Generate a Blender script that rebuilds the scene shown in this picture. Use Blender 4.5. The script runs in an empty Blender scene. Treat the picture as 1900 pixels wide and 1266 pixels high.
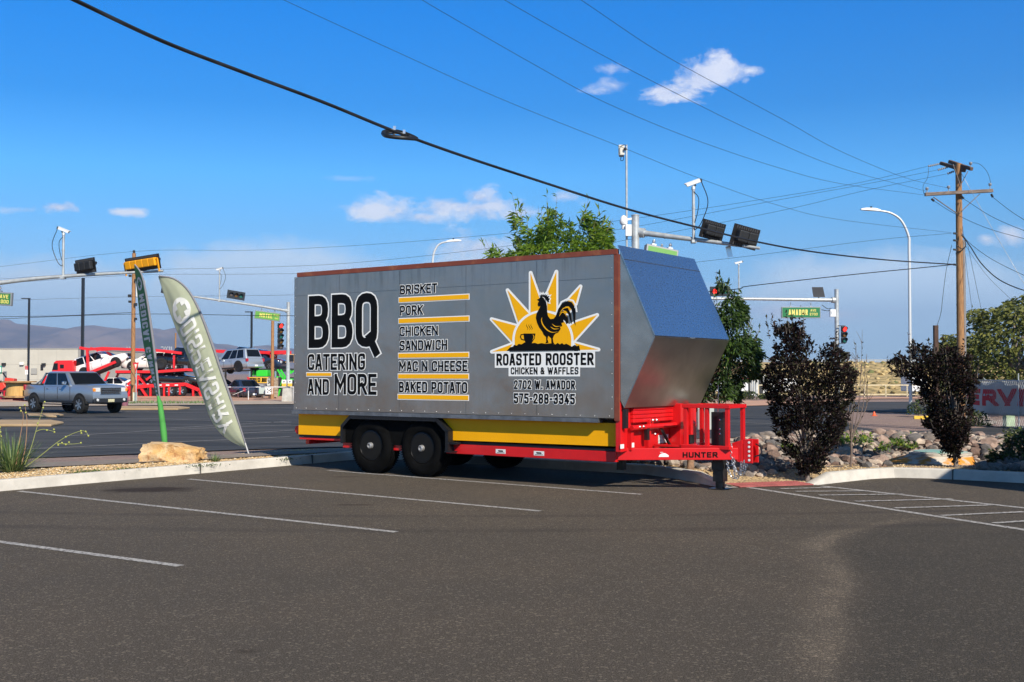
import bpy, bmesh, math, random
import numpy as np
from math import radians as R, sin, cos, pi, atan, atan2, sqrt, exp
from mathutils import Vector, Matrix, noise as mnoise

# ------------------------------------------------------------ camera, sky, sun
C = bpy.context.scene.collection
SC = bpy.context.scene
FPX, HOR, CX, CY, CAMZ = 2080.0, 693.0, 950.0, 633.0, 1.5
PITCH = atan((HOR - CY) / FPX)
cam = bpy.data.cameras.new('camera')
cam.sensor_width = 36.0
cam.lens = FPX / 1900 * 36
cam.clip_start, cam.clip_end = 0.1, 30000
camo = bpy.data.objects.new('camera', cam)
C.objects.link(camo)
camo.location = (0, 0, CAMZ)
camo.rotation_euler = (pi / 2 + PITCH, 0, 0)
SC.camera = camo
SC.view_settings.view_transform = 'Standard'
SC.view_settings.look = 'None'
SC.view_settings.gamma = 1
SC.view_settings.exposure = 0.46
SUN_EL, SUN_AZ = R(36), R(153)          # azimuth from +Y towards +X
SUN_DIR = Vector((sin(SUN_AZ) * cos(SUN_EL), cos(SUN_AZ) * cos(SUN_EL), sin(SUN_EL)))
sl = bpy.data.lights.new('sun', 'SUN')
sl.energy = 4.7
sl.angle = R(0.5)
sl.color = (1.0, 0.92, 0.79)
so = bpy.data.objects.new('sun', sl)
C.objects.link(so)
so.rotation_euler = SUN_DIR.to_track_quat('Z', 'Y').to_euler()


class NT:
    """tiny node-tree helper"""
    def __init__(s, tree):
        s.t = tree

    def n(s, typ, **kw):
        nd = s.t.nodes.new(typ)
        for k, v in kw.items():
            if k.startswith('i_'):
                nd.inputs[int(k[2:]) if k[2:].isdigit() else k[2:].replace('_', ' ')].default_value = v
            else:
                setattr(nd, k, v)
        return nd

    def l(s, a, b):
        s.t.links.new(a, b)

    def math(s, op, a, b=None, clamp=False):
        nd = s.n('ShaderNodeMath', operation=op)
        nd.use_clamp = clamp
        for i, v in enumerate((a, b)):
            if v is None:
                continue
            if isinstance(v, (int, float)):
                nd.inputs[i].default_value = v
            else:
                s.l(v, nd.inputs[i])
        return nd.outputs[0]

    def mix(s, fac, a, b, mode='MIX'):
        nd = s.n('ShaderNodeMix', data_type='RGBA', blend_type=mode)
        for i, v in ((0, fac), (6, a), (7, b)):
            if isinstance(v, (int, float)):
                nd.inputs[i].default_value = v
            elif isinstance(v, tuple):
                nd.inputs[i].default_value = v if len(v) == 4 else v + (1,)
            else:
                s.l(v, nd.inputs[i])
        return nd.outputs[2]

    def maprange(s, v, a, b, c=0.0, d=1.0, smooth=True):
        nd = s.n('ShaderNodeMapRange', interpolation_type='SMOOTHSTEP' if smooth else 'LINEAR')
        s.l(v, nd.inputs[0])
        for i, x in enumerate((a, b, c, d)):
            nd.inputs[i + 1].default_value = x
        return nd.outputs[0]

    def noise(s, vec, scale, detail=4, rough=0.55, dist=0.0):
        nd = s.n('ShaderNodeTexNoise')
        nd.inputs['Scale'].default_value = scale
        nd.inputs['Detail'].default_value = detail
        nd.inputs['Roughness'].default_value = rough
        nd.inputs['Distortion'].default_value = dist
        if vec is not None:
            s.l(vec, nd.inputs['Vector'])
        return nd


W = bpy.data.worlds.new('World')
SC.world = W
W.use_nodes = True
W.node_tree.nodes.clear()
wn = NT(W.node_tree)
out = wn.n('ShaderNodeOutputWorld')
bg = wn.n('ShaderNodeBackground')
SKY_K = 0.088
bg.inputs['Strength'].default_value = SKY_K
wn.l(bg.outputs[0], out.inputs[0])
sky = wn.n('ShaderNodeTexSky', sky_type='NISHITA')
sky.sun_disc = False
sky.sun_elevation = SUN_EL
sky.sun_rotation = SUN_AZ
sky.altitude = 1200
sky.air_density, sky.dust_density, sky.ozone_density = 1.0, 0.4, 2.2
hs = wn.n('ShaderNodeHueSaturation')
hs.inputs['Saturation'].default_value = 1.0
wn.l(sky.outputs[0], hs.inputs['Color'])
tc = wn.n('ShaderNodeTexCoord')
sp = wn.n('ShaderNodeSeparateXYZ')
wn.l(tc.outputs['Generated'], sp.inputs[0])
yy = wn.math('MAXIMUM', sp.outputs[1], 0.02)
uu = wn.math('DIVIDE', sp.outputs[0], yy)
vv = wn.math('DIVIDE', sp.outputs[2], yy)
cmb = wn.n('ShaderNodeCombineXYZ')
wn.l(uu, cmb.inputs[0])
wn.l(wn.math('MULTIPLY', vv, 1.6), cmb.inputs[1])
nz = wn.noise(cmb.outputs[0], 14, 9, 0.62, 0.5)
nz2 = wn.noise(cmb.outputs[0], 55, 6, 0.6)
nsum = wn.math('ADD', wn.math('MULTIPLY', nz.outputs[0], 1.0), wn.math('MULTIPLY', nz2.outputs[0], 0.45))


def cloud(px, py, rx, ry, k=2.4, gain=2.2, tilt=0.0):
    """density of one cloud, placed by its bearing and elevation"""
    cu, cv = (px - CX) / FPX, (HOR - py) / FPX
    du = wn.math('SUBTRACT', uu, cu)
    dv = wn.math('SUBTRACT', vv, cv)
    if tilt:
        dv = wn.math('SUBTRACT', dv, wn.math('MULTIPLY', du, tilt))
    a = wn.math('POWER', wn.math('DIVIDE', du, rx / FPX), 2.0)
    b = wn.math('POWER', wn.math('DIVIDE', dv, ry / FPX), 2.0)
    f = wn.math('SUBTRACT', 1.0, wn.math('SQRT', wn.math('ADD', a, b)))
    d = wn.math('ADD', f, wn.math('MULTIPLY', wn.math('SUBTRACT', nsum, 0.72), k))
    d = wn.math('MULTIPLY', d, gain, True)
    return wn.math('MULTIPLY', d, wn.math('GREATER_THAN', sp.outputs[1], 0.05))


dens = None
for args in ((1300, 140, 76, 40, 4.4, 1.3, .35), (1240, 164, 50, 27, 4.2, 1.3), (1345, 130, 42, 32, 3.4, 1.4), (1140, 121, 36, 15, 3.6, 1.0), (1142, 157, 44, 17, 4.2, .7), (1395, 128, 22, 10, 4, .8),
             (870, 386, 125, 24, 4.6, 1.1), (890, 364, 50, 22, 3.8, 1.1), (700, 389, 80, 21, 4.4, 1.0), (780, 402, 80, 13, 4, .9), (965, 394, 66, 15, 4, .9),
             (110, 384, 58, 13, 4.2, 1.1), (225, 393, 36, 8, 3.4, 1.0), (1052, 365, 42, 14, 3.6, .8), (30, 388, 60, 7, 4, .5),
             (1878, 438, 34, 19, 3.2, 1.0), (1832, 443, 22, 10, 3, .8), (1660, 574, 34, 8, 3, .9), (1420, 575, 95, 19, 4.2, .8), (1560, 582, 120, 15, 4, .6), (890, 462, 90, 34, 4, .8), (640, 330, 60, 6, 4, .3)):
    c = cloud(*args)
    dens = c if dens is None else wn.math('MAXIMUM', dens, c)
# broad thin banks near the horizon
bank = None
for args in ((500, 600, 330, 168, .42, 4.2), (60, 620, 420, 158, .40, 3.6), (1650, 610, 380, 158, .42, 4.0), (900, 560, 150, 125, .8, 3.4), (1300, 590, 200, 70, .7, 2.2)):
    c = cloud(*args)
    bank = c if bank is None else wn.math('MAXIMUM', bank, c)
bank = wn.math('MULTIPLY', bank, wn.maprange(vv, .02, .10, .5, .86))
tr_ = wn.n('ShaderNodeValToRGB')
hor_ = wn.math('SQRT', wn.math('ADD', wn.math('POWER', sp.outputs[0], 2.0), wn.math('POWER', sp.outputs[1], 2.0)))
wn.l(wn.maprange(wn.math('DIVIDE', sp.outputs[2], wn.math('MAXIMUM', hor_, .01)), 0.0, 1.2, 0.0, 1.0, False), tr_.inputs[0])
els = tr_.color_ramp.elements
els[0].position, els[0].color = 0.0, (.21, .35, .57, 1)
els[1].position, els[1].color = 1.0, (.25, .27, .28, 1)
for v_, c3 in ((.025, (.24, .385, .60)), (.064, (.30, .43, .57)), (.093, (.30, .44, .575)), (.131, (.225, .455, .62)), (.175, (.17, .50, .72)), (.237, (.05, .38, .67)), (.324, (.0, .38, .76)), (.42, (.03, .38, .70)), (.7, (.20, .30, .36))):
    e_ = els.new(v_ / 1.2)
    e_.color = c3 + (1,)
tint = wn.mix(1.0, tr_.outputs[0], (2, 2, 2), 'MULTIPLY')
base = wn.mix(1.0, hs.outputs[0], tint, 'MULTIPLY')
pale = wn.mix(bank, base, (6.5, 8.0, 9.7))
shade = wn.maprange(nz.outputs[0], 0.4, 0.62)
ccol = wn.mix(shade, (5.9, 6.5, 8.4), (8.5, 8.6, 9.3))
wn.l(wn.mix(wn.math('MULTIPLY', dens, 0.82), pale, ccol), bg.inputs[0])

# ------------------------------------------------------------ pixel rays and the lie of the land
cp, sp_ = cos(PITCH), sin(PITCH)


def ray(px, py):
    a, b = (px - CX) / FPX, -(py - CY) / FPX
    return Vector((a, cp - b * sp_, sp_ + b * cp))


def Wp(px, py, D):
    """point on the bearing of (px, py) at distance D ahead"""
    r = ray(px, py)
    t = D / r.y
    return Vector((r.x * t, D, CAMZ + r.z * t))


TH = 0.626
U2, V2 = Vector((cos(TH), -sin(TH))), Vector((sin(TH), cos(TH)))
O2 = Vector((-3.443, 17.703))
EDGE = [(-.5, -60), (-.5, 2.4), (5.0, 2.35), (5.75, 1.95), (6.78, 1.2), (7.62, 2.26), (7.95, 3.66), (8.3, 4.2), (9.86, 4.22), (60, 4.6)]


def ab(x, y):
    d = Vector((x, y)) - O2
    return d.dot(U2), d.dot(V2)


def xy(a, b):
    p = O2 + U2 * a + V2 * b
    return p.x, p.y


def edge_d(x, y):
    a, b = ab(x, y)
    best = 1e9
    for (x0, y0), (x1, y1) in zip(EDGE, EDGE[1:]):
        dx, dy = x1 - x0, y1 - y0
        t = max(0, min(1, ((a - x0) * dx + (b - y0) * dy) / (dx * dx + dy * dy)))
        best = min(best, (a - x0 - dx * t) ** 2 + (b - y0 - dy * t) ** 2)
    best = sqrt(best)
    inside = a > -.5
    if inside:
        bm = 4.6
        for (x0, y0), (x1, y1) in zip(EDGE[1:], EDGE[2:]):
            if x0 <= a <= x1:
                bm = y0 + (y1 - y0) * (a - x0) / (x1 - x0)
        inside = b < bm
    return -best if inside else best


LOW = -0.45


def sst(t):
    t = max(0.0, min(1.0, t))
    return t * t * (3 - 2 * t)


def tz(x, y):
    d = edge_d(x, y)
    if d < 0:
        return -0.05
    if d < 0.08:
        return -0.05 + 0.15 * d / 0.08
    z = 0.10 if d < 1.2 else max(LOW, 0.10 - 0.55 * (d - 1.2) / 10.0)
    if .8 < d < 8.5:                       # low berm carrying the rock bed
        a_ = ab(x, y)[0]
        k = sst((a_ - 3.4) / 2.0) * (1 - .42 * sst((a_ - 8.2) / 2.4))
        mx_, my_ = 6.7, 17.7
        k *= sst((sqrt((x - mx_) ** 2 + (y - my_) ** 2) - .75) / .7)
        z += .40 * k * sst((d - .8) / 3.4) * (1 - sst((d - 4.8) / 3.4))
    rx, ry = xy(7.3, 2.0)
    q = sqrt((x - rx) ** 2 + (y - ry) ** 2)
    if q < 1.3:
        z = min(z, -0.01 + 0.11 * max(0, (q - .75) / .55))
    return z


def G(px, py):
    """ground point seen at (px, py)"""
    r = ray(px, py)
    lo = 3.0
    t = lo
    while t < 4000:
        p = Vector((0, 0, CAMZ)) + r * (t / r.y)
        if p.z < max(0 if edge_d(p.x, p.y) < 0 else -9, tz(p.x, p.y)):
            break
        lo = t
        t *= 1.02
    hi = t
    for _ in range(30):
        m = (lo + hi) / 2
        p = Vector((0, 0, CAMZ)) + r * (m / r.y)
        if p.z < (0 if edge_d(p.x, p.y) < 0 else tz(p.x, p.y)):
            hi = m
        else:
            lo = m
    p = Vector((0, 0, CAMZ)) + r * (hi / r.y)
    return p


def G0(px, py, z=0.0):
    r = ray(px, py)
    return Vector((0, 0, CAMZ)) + r * ((z - CAMZ) / r.z)


# ------------------------------------------------------------ materials
MATS = {}


def mat(name, col, rough=.6, metal=0.0, var=0.0, vscale=8.0, bump=0.0, bscale=60.0, col2=None, emit=None, spec=0.5, coat=0.0, trans=0.0, ramp=None, detail=5, stretch=None, rvar=0.0):
    if name in MATS:
        return MATS[name]
    m = bpy.data.materials.new(name)
    m.use_nodes = True
    t = NT(m.node_tree)
    b = m.node_tree.nodes['Principled BSDF']
    b.inputs['Base Color'].default_value = tuple(col) + (1,)
    b.inputs['Roughness'].default_value = rough
    b.inputs['Metallic'].default_value = metal
    b.inputs['Specular IOR Level'].default_value = spec
    if coat:
        b.inputs['Coat Weight'].default_value = coat
        b.inputs['Coat Roughness'].default_value = 0.06
    co = t.n('ShaderNodeTexCoord')
    vec = co.outputs['Object']
    if stretch:
        mp = t.n('ShaderNodeMapping')
        mp.inputs['Scale'].default_value = stretch
        t.l(vec, mp.inputs[0])
        vec = mp.outputs[0]
    if var or col2:
        nz = t.noise(vec, vscale, detail, .6)
        c2 = col2 or tuple(c * (1 - var) for c in col)
        c1 = col if col2 else tuple(min(1, c * (1 + var * .6)) for c in col)
        lo, hi = ramp or (.35, .65)
        f = t.maprange(nz.outputs[0], lo, hi)
        t.l(t.mix(f, tuple(c1), tuple(c2)), b.inputs['Base Color'])
        if rvar:
            t.l(t.maprange(nz.outputs[0], .3, .7, max(.02, rough - rvar), min(1, rough + rvar)), b.inputs['Roughness'])
    if bump:
        nb = t.noise(vec, bscale, 6, .65)
        bp = t.n('ShaderNodeBump')
        bp.inputs['Strength'].default_value = bump
        bp.inputs['Distance'].default_value = 0.02
        t.l(nb.outputs[0], bp.inputs['Height'])
        t.l(bp.outputs[0], b.inputs['Normal'])
    if emit:
        b.inputs['Emission Color'].default_value = tuple(emit[:3]) + (1,)
        b.inputs['Emission Strength'].default_value = emit[3]
    if trans:
        tr = t.n('ShaderNodeBsdfTranslucent')
        tr.inputs[0].default_value = tuple(min(1, c * 1.5) for c in col) + (1,)
        mx = t.n('ShaderNodeMixShader')
        mx.inputs[0].default_value = trans
        t.l(b.outputs[0], mx.inputs[1])
        t.l(tr.outputs[0], mx.inputs[2])
        t.l(mx.outputs[0], m.node_tree.nodes['Material Output'].inputs[0])
    MATS[name] = m
    return m


# ------------------------------------------------------------ mesh builder
class MB:
    def __init__(s):
        s.v, s.f, s.m = [], [], []
        s.mi = 0

    def _q(s, idx):
        s.f.append(tuple(idx))
        s.m.append(s.mi)

    def poly(s, pts):
        k = len(s.v)
        s.v += [tuple(p) for p in pts]
        s._q(range(k, k + len(pts)))

    def hexa(s, p):
        """8 corners: bottom loop 0-3 (ccw from above), top loop 4-7"""
        k = len(s.v)
        s.v += [tuple(q) for q in p]
        for f in ((3, 2, 1, 0), (4, 5, 6, 7), (0, 1, 5, 4), (1, 2, 6, 5), (2, 3, 7, 6), (3, 0, 4, 7)):
            s._q([k + i for i in f])

    def box(s, x0, x1, y0, y1, z0, z1):
        s.hexa([(x0, y0, z0), (x1, y0, z0), (x1, y1, z0), (x0, y1, z0), (x0, y0, z1), (x1, y0, z1), (x1, y1, z1), (x0, y1, z1)])

    def bar(s, p, q, w, h=None, up=(0, 0, 1)):
        h = h or w
        p, q = Vector(p), Vector(q)
        d = (q - p).normalized()
        up = Vector(up)
        if abs(d.dot(up)) > .98:
            up = Vector((0, 1, 0))
        a = d.cross(up).normalized() * (w / 2)
        b = a.cross(d).normalized() * (h / 2)
        s.hexa([p - a - b, p + a - b, q + a - b, q - a - b, p - a + b, p + a + b, q + a + b, q - a + b])

    def tube(s, pts, r, n=8, cap=True):
        pts = [Vector(p) for p in pts]
        rs = r if isinstance(r, (list, tuple)) else [r] * len(pts)
        k0 = len(s.v)
        d0 = (pts[1] - pts[0]).normalized()
        ref = Vector((0, 0, 1)) if abs(d0.z) < .9 else Vector((1, 0, 0))
        a = d0.cross(ref).normalized()
        for i, p in enumerate(pts):
            d = (pts[min(i + 1, len(pts) - 1)] - pts[max(i - 1, 0)]).normalized()
            a = (a - d * a.dot(d)).normalized()
            b = d.cross(a)
            for j in range(n):
                t = 2 * pi * j / n
                s.v.append(tuple(p + (a * cos(t) + b * sin(t)) * rs[i]))
        for i in range(len(pts) - 1):
            for j in range(n):
                j2 = (j + 1) % n
                s._q((k0 + i * n + j, k0 + i * n + j2, k0 + (i + 1) * n + j2, k0 + (i + 1) * n + j))
        if cap:
            s._q([k0 + j for j in range(n)][::-1])
            s._q([k0 + (len(pts) - 1) * n + j for j in range(n)])

    def lathe(s, prof, o=(0, 0, 0), axis=(0, 0, 1), n=24, closed=False):
        """prof: (radius, height along axis)"""
        o, ax = Vector(o), Vector(axis).normalized()
        ref = Vector((0, 0, 1)) if abs(ax.z) < .9 else Vector((1, 0, 0))
        a = ax.cross(ref).normalized()
        b = ax.cross(a)
        k0 = len(s.v)
        for (r, h) in prof:
            for j in range(n):
                t = 2 * pi * j / n
                s.v.append(tuple(o + ax * h + (a * cos(t) + b * sin(t)) * r))
        m = len(prof)
        for i in range(m if closed else m - 1):
            i2 = (i + 1) % m
            for j in range(n):
                j2 = (j + 1) % n
                s._q((k0 + i * n + j, k0 + i * n + j2, k0 + i2 * n + j2, k0 + i2 * n + j))
        if not closed:
            if prof[0][0] > 1e-4:
                s._q([k0 + j for j in range(n)][::-1])
            if prof[-1][0] > 1e-4:
                s._q([k0 + (m - 1) * n + j for j in range(n)])

    def prism(s, loop, vec):
        """loop of 3-d points swept by vec"""
        vec = Vector(vec)
        k, n = len(s.v), len(loop)
        s.v += [tuple(p) for p in loop] + [tuple(Vector(p) + vec) for p in loop]
        s._q(range(k, k + n))
        s._q([k + n + i for i in range(n)][::-1])
        for i in range(n):
            j = (i + 1) % n
            s._q((k + j, k + i, k + n + i, k + n + j))

    def loft(s, secs, closed=True, caps=True):
        k, n = len(s.v), len(secs[0])
        for sec in secs:
            s.v += [tuple(p) for p in sec]
        for i in range(len(secs) - 1):
            for j in range(n if closed else n - 1):
                j2 = (j + 1) % n
                s._q((k + i * n + j, k + i * n + j2, k + (i + 1) * n + j2, k + (i + 1) * n + j))
        if caps and closed:
            s._q([k + j for j in range(n)][::-1])
            s._q([k + (len(secs) - 1) * n + j for j in range(n)])

    def build(s, name, mats, parent=None, smooth=None, bevel=0.0, world=False, recalc=True, seg=2):
        if not isinstance(mats, (list, tuple)):
            mats = [mats]
        v = s.v
        if world and parent is not None:
            inv = parent_matrix(parent).inverted()
            v = [tuple(inv @ Vector(p)) for p in v]
        me = bpy.data.meshes.new(name)
        me.from_pydata(v, [], s.f)
        for m in mats:
            me.materials.append(m)
        if len(mats) > 1:
            me.polygons.foreach_set('material_index', s.m)
        if recalc:
            bm = bmesh.new()
            bm.from_mesh(me)
            bmesh.ops.recalc_face_normals(bm, faces=bm.faces)
            bm.to_mesh(me)
            bm.free()
        if smooth is not None:
            me.polygons.foreach_set('use_smooth', [True] * len(me.polygons))
            me.set_sharp_from_angle(angle=R(smooth))
        me.update()
        o = bpy.data.objects.new(name, me)
        C.objects.link(o)
        if parent is not None:
            o.parent = parent
        if bevel:
            bv = o.modifiers.new('bevel', 'BEVEL')
            bv.width = bevel
            bv.segments = seg
            bv.limit_method = 'ANGLE'
            bv.angle_limit = R(40)
        return o


def parent_matrix(o):
    m = Matrix.LocRotScale(o.location, o.rotation_euler, o.scale)
    return parent_matrix(o.parent) @ m if o.parent else m


def tag(o, label, cat, group=None, kind=None):
    if label:
        o['label'] = label
    if cat:
        o['category'] = cat
    if group:
        o['group'] = group
    if kind:
        o['kind'] = kind
    return o


def thing(name, label, cat, loc=(0, 0, 0), rz=0.0, group=None, rot=None):
    o = bpy.data.objects.new(name, None)
    o.empty_display_size = .2
    C.objects.link(o)
    o.location = loc
    o.rotation_euler = rot or (0, 0, rz)
    return tag(o, label, cat, group)


def dup(root, loc, rot=None, label=None, group=None):
    r = root.copy()
    C.objects.link(r)
    r.location = loc
    if rot is not None:
        r.rotation_euler = rot
    if label:
        r['label'] = label
    if group:
        r['group'] = group
    for ch in list(root.children):
        c = ch.copy()
        C.objects.link(c)
        c.parent = r
        for g in ch.children:
            d = g.copy()
            C.objects.link(d)
            d.parent = c
    return r


def catmull(pts, k=6):
    pts = [Vector(p) for p in pts]
    if len(pts) < 3:
        return [pts[0].lerp(pts[-1], i / k) for i in range(k + 1)]
    res = []
    P = [pts[0] * 2 - pts[1]] + pts + [pts[-1] * 2 - pts[-2]]
    for i in range(1, len(P) - 2):
        a, b, c, d = P[i - 1], P[i], P[i + 1], P[i + 2]
        for j in range(k):
            t = j / k
            res.append(0.5 * ((2 * b) + (c - a) * t + (2 * a - 5 * b + 4 * c - d) * t * t + (3 * b - a - 3 * c + d) * t ** 3))
    res.append(pts[-1])
    return res


rng = np.random.default_rng(7)
random.seed(7)
# ------------------------------------------------------------ stroke lettering
def _b(*p):
    return list(p)


GL = {
    'A': (1.0, [[(0, 0), (.4, 1)], [(1, 0), (.6, 1)], [(.16, .26), (.84, .26)], [(.36, 1), (.64, 1)]]),
    'B': (1.0, [[(0, 0), (0, 1)], [(0, 1), (.95, 1, 1), (.95, .53, 1), (0, .53)], [(0, .5), (1, .5, 1), (1, 0, 1), (0, 0)]]),
    'C': (1.0, [[(1, .77), (1, 1, 1), (0, 1, 1), (0, 0, 1), (1, 0, 1), (1, .23)]]),
    'D': (1.0, [[(0, 0), (0, 1)], [(0, 1), (1, 1, 1), (1, 0, 1), (0, 0)]]),
    'E': (.9, [[(1, 1), (0, 1), (0, 0), (1, 0)], [(0, .5), (.85, .5)]]),
    'F': (.88, [[(1, 1), (0, 1), (0, 0)], [(0, .5), (.85, .5)]]),
    'G': (1.0, [[(1, .80), (1, 1, 1), (0, 1, 1), (0, 0, 1), (1, 0, 1), (1, .48), (.55, .48)]]),
    'H': (1.0, [[(0, 0), (0, 1)], [(1, 0), (1, 1)], [(0, .5), (1, .5)]]),
    'I': (0, [[(.5, 0), (.5, 1)]]),
    'K': (1.0, [[(0, 0), (0, 1)], [(1, 1), (.05, .4)], [(.32, .62), (1, 0)]]),
    'L': (.85, [[(0, 1), (0, 0), (1, 0)]]),
    'M': (1.3, [[(0, 0), (0, 1)], [(1, 0), (1, 1)], [(0, 1), (.5, .3), (1, 1)]]),
    'N': (1.05, [[(0, 0), (0, 1)], [(1, 0), (1, 1)], [(0, 1), (1, 0)]]),
    'O': (1.0, [[(0, .5), (0, 1, 1), (1, 1, 1), (1, 0, 1), (0, 0, 1), (0, .5)]]),
    'P': (1.0, [[(0, 0), (0, 1)], [(0, 1), (1, 1, 1), (1, .42, 1), (0, .42)]]),
    'Q': (1.0, [[(0, .5), (0, 1, 1), (1, 1, 1), (1, 0, 1), (0, 0, 1), (0, .5)], [(.80, .04), (1.04, -.14)]]),
    'R': (1.0, [[(0, 0), (0, 1)], [(0, 1), (1, 1, 1), (1, .45, 1), (0, .45)], [(.5, .45), (1, 0)]]),
    'S': (1.0, [[(1, .80), (1, 1, 1), (0, 1, 1), (0, .52, 1), (1, .5, 1), (1, 0, 1), (0, 0, 1), (0, .20)]]),
    'T': (.95, [[(0, 1), (1, 1)], [(.5, 0), (.5, 1)]]),
    'U': (1.0, [[(0, 1), (0, 0, 1), (1, 0, 1), (1, 1)]]),
    'V': (1.05, [[(0, 1), (.5, 0)], [(1, 1), (.5, 0)]]),
    'W': (1.5, [[(0, 1), (.26, 0)], [(.26, 0), (.5, .8)], [(.5, .8), (.74, 0)], [(.74, 0), (1, 1)]]),
    'Y': (1.0, [[(0, 1), (.5, .42)], [(1, 1), (.5, .42)], [(.5, .45), (.5, 0)]]),
    'Z': (.95, [[(0, 1), (1, 1), (0, 0), (1, 0)]]),
    '0': (1.0, [[(0, .5), (0, 1, 1), (1, 1, 1), (1, 0, 1), (0, 0, 1), (0, .5)]]),
    '1': (.5, [[(.1, .85), (.7, 1), (.7, 0)]]),
    '2': (1.0, [[(0, .7), (0, 1, 1), (1, 1, 1), (1, .58, 1), (0, .12), (0, 0), (1, 0)]]),
    '3': (1.0, [[(0, .82), (0, 1, 1), (1, 1, 1), (1, .52, 1), (.4, .52)], [(.4, .5), (1, .5, 1), (1, 0, 1), (0, 0, 1), (0, .18)]]),
    '4': (1.0, [[(.62, 1), (0, .25), (1, .25)], [(.74, .5), (.74, 0)]]),
    '5': (1.0, [[(1, 1), (0, 1), (0, .58), (1, .58, 1), (1, 0, 1), (0, 0, 1), (0, .18)]]),
    '6': (1.0, [[(1, .75), (1, 1, 1), (0, 1, 1), (0, 0, 1), (1, 0, 1), (1, .55, 1), (0, .55)]]),
    '7': (.95, [[(0, 1), (1, 1), (.4, 0)]]),
    '8': (1.0, [[(.02, .75), (.02, 1, 1), (.98, 1, 1), (.98, .53, 1), (.02, .53, 1), (.02, .75)], [(0, .25), (0, .5, 1), (1, .5, 1), (1, 0, 1), (0, 0, 1), (0, .25)]]),
    '&': (1.05, [[(1, 0), (.12, .72), (.12, 1, 1), (.72, 1, 1), (.72, .66), (0, .4), (0, 0, 1), (.7, 0, 1), (1, .42)]]),
    '-': (.6, [[(0, .46), (1, .46)]]),
    '.': (0, [[(.5, 0), (.5, .04)]]),
    ' ': (.45, []),
}


def stroke_poly(pts, t, y0=None, y1=None, cap=None, closed=False):
    """mitred strip of quads along pts, clipped to y0..y1"""
    n = len(pts)
    hw = t / 2
    cap = hw if cap is None else cap
    P = [Vector(p[:2]) for p in pts]
    if not closed:
        P[0] = P[0] + (P[0] - P[1]).normalized() * cap
        P[-1] = P[-1] + (P[-1] - P[-2]).normalized() * cap
    L, Rr = [], []
    for i in range(n):
        if closed:
            a, b = P[i - 1], P[(i + 1) % n]
        else:
            a, b = (P[i - 1] if i else None), (P[i + 1] if i < n - 1 else None)
        d1 = (P[i] - a).normalized() if a is not None else None
        d2 = (b - P[i]).normalized() if b is not None else None
        if d1 is None:
            d1 = d2
        if d2 is None:
            d2 = d1
        n1, n2 = Vector((-d1.y, d1.x)), Vector((-d2.y, d2.x))
        m = n1 + n2
        if m.length < .05:
            m = n1
        m.normalize()
        k = hw / max(.42, m.dot(n1))
        L.append(P[i] + m * k)
        Rr.append(P[i] - m * k)
    quads = []
    for i in range(n if closed else n - 1):
        j = (i + 1) % n
        q = [L[i], Rr[i], Rr[j], L[j]]
        if y0 is not None:
            for lim, sg in ((y0, 1), (y1, -1)):
                o = []
                for u in range(len(q)):
                    a, b = q[u], q[(u + 1) % len(q)]
                    fa, fb = (a.y - lim) * sg, (b.y - lim) * sg
                    if fa >= 0:
                        o.append(a)
                    if (fa > 0 > fb) or (fa < 0 < fb):
                        o.append(a + (b - a) * (fa / (fa - fb)))
                q = o
                if len(q) < 3:
                    break
        if len(q) >= 3:
            quads.append(q)
    return quads


def round_path(pts, r):
    """replace flagged corners by small arcs"""
    res = []
    for i, p in enumerate(pts):
        if len(p) == 3 and 0 < i < len(pts) - 1:
            v, a, b = Vector(p[:2]), Vector(pts[i - 1][:2]), Vector(pts[i + 1][:2])
            la, lb = (a - v).length, (b - v).length
            rr = min(r, la * .5, lb * .5)
            p1, p2 = v + (a - v) / la * rr, v + (b - v) / lb * rr
            for t in (0, .25, .5, .75, 1):
                res.append(tuple(p1 * (1 - t) ** 2 + v * 2 * t * (1 - t) + p2 * t * t))
        else:
            res.append(tuple(p[:2]))
    o = [res[0]]
    for p in res[1:]:
        if (Vector(p) - Vector(o[-1])).length > 1e-5:
            o.append(p)
    return o


def text2d(s, Wd, h, tk=.15, gap=.09, outline=0.0, rnd=.3):
    """list of (layer, polygon) filling a Wd x h box. tk, gap, outline in units of h"""
    t, g, o = tk * h, gap * h, outline * h
    fix = sum(t for c in s if GL[c][0] == 0) + g * (len(s) - 1)
    units = sum(GL[c][0] for c in s)
    w = (Wd - fix) / max(units, 1e-6)
    x = 0
    res = []
    for c in s:
        k, strokes = GL[c]
        cw = t if k == 0 else k * w
        for li, st in enumerate(strokes):
            pts = [((x + t / 2 + p[0] * (cw - t)) if k else (x + t / 2), t / 2 + p[1] * (h - t)) + tuple(p[2:]) for p in st]
            pts = round_path(pts, rnd * min(w, h))
            lo = -o if c != 'Q' else -h * .2
            closed = len(pts) > 3 and (Vector(pts[0]) - Vector(pts[-1])).length < 1e-4
            if closed:
                pts = pts[:-1]
            diag = len(st) == 2 and abs(st[0][0] - st[1][0]) > .01 and abs(st[0][1] - st[1][1]) > .01
            for q in stroke_poly(pts, t + 2 * o, lo, h + o, (t * .9 if diag else t / 2) + o, closed):
                res.append((li, q))
        x += cw + g
    return res


def add_text(mb, polys, fn, dz=0.0, step=.0003):
    for li, q in polys:
        mb.poly([fn(p.x, p.y, dz + li * step) for p in q])


def fill2d(mb, pts, fn, dz=0.0):
    """triangulated concave polygon"""
    from mathutils.geometry import tessellate_polygon
    tri = tessellate_polygon([[Vector((p[0], p[1], 0)) for p in pts]])
    k = len(mb.v)
    mb.v += [tuple(fn(p[0], p[1], dz)) for p in pts]
    for t in tri:
        mb._q([k + i for i in t])


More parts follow.
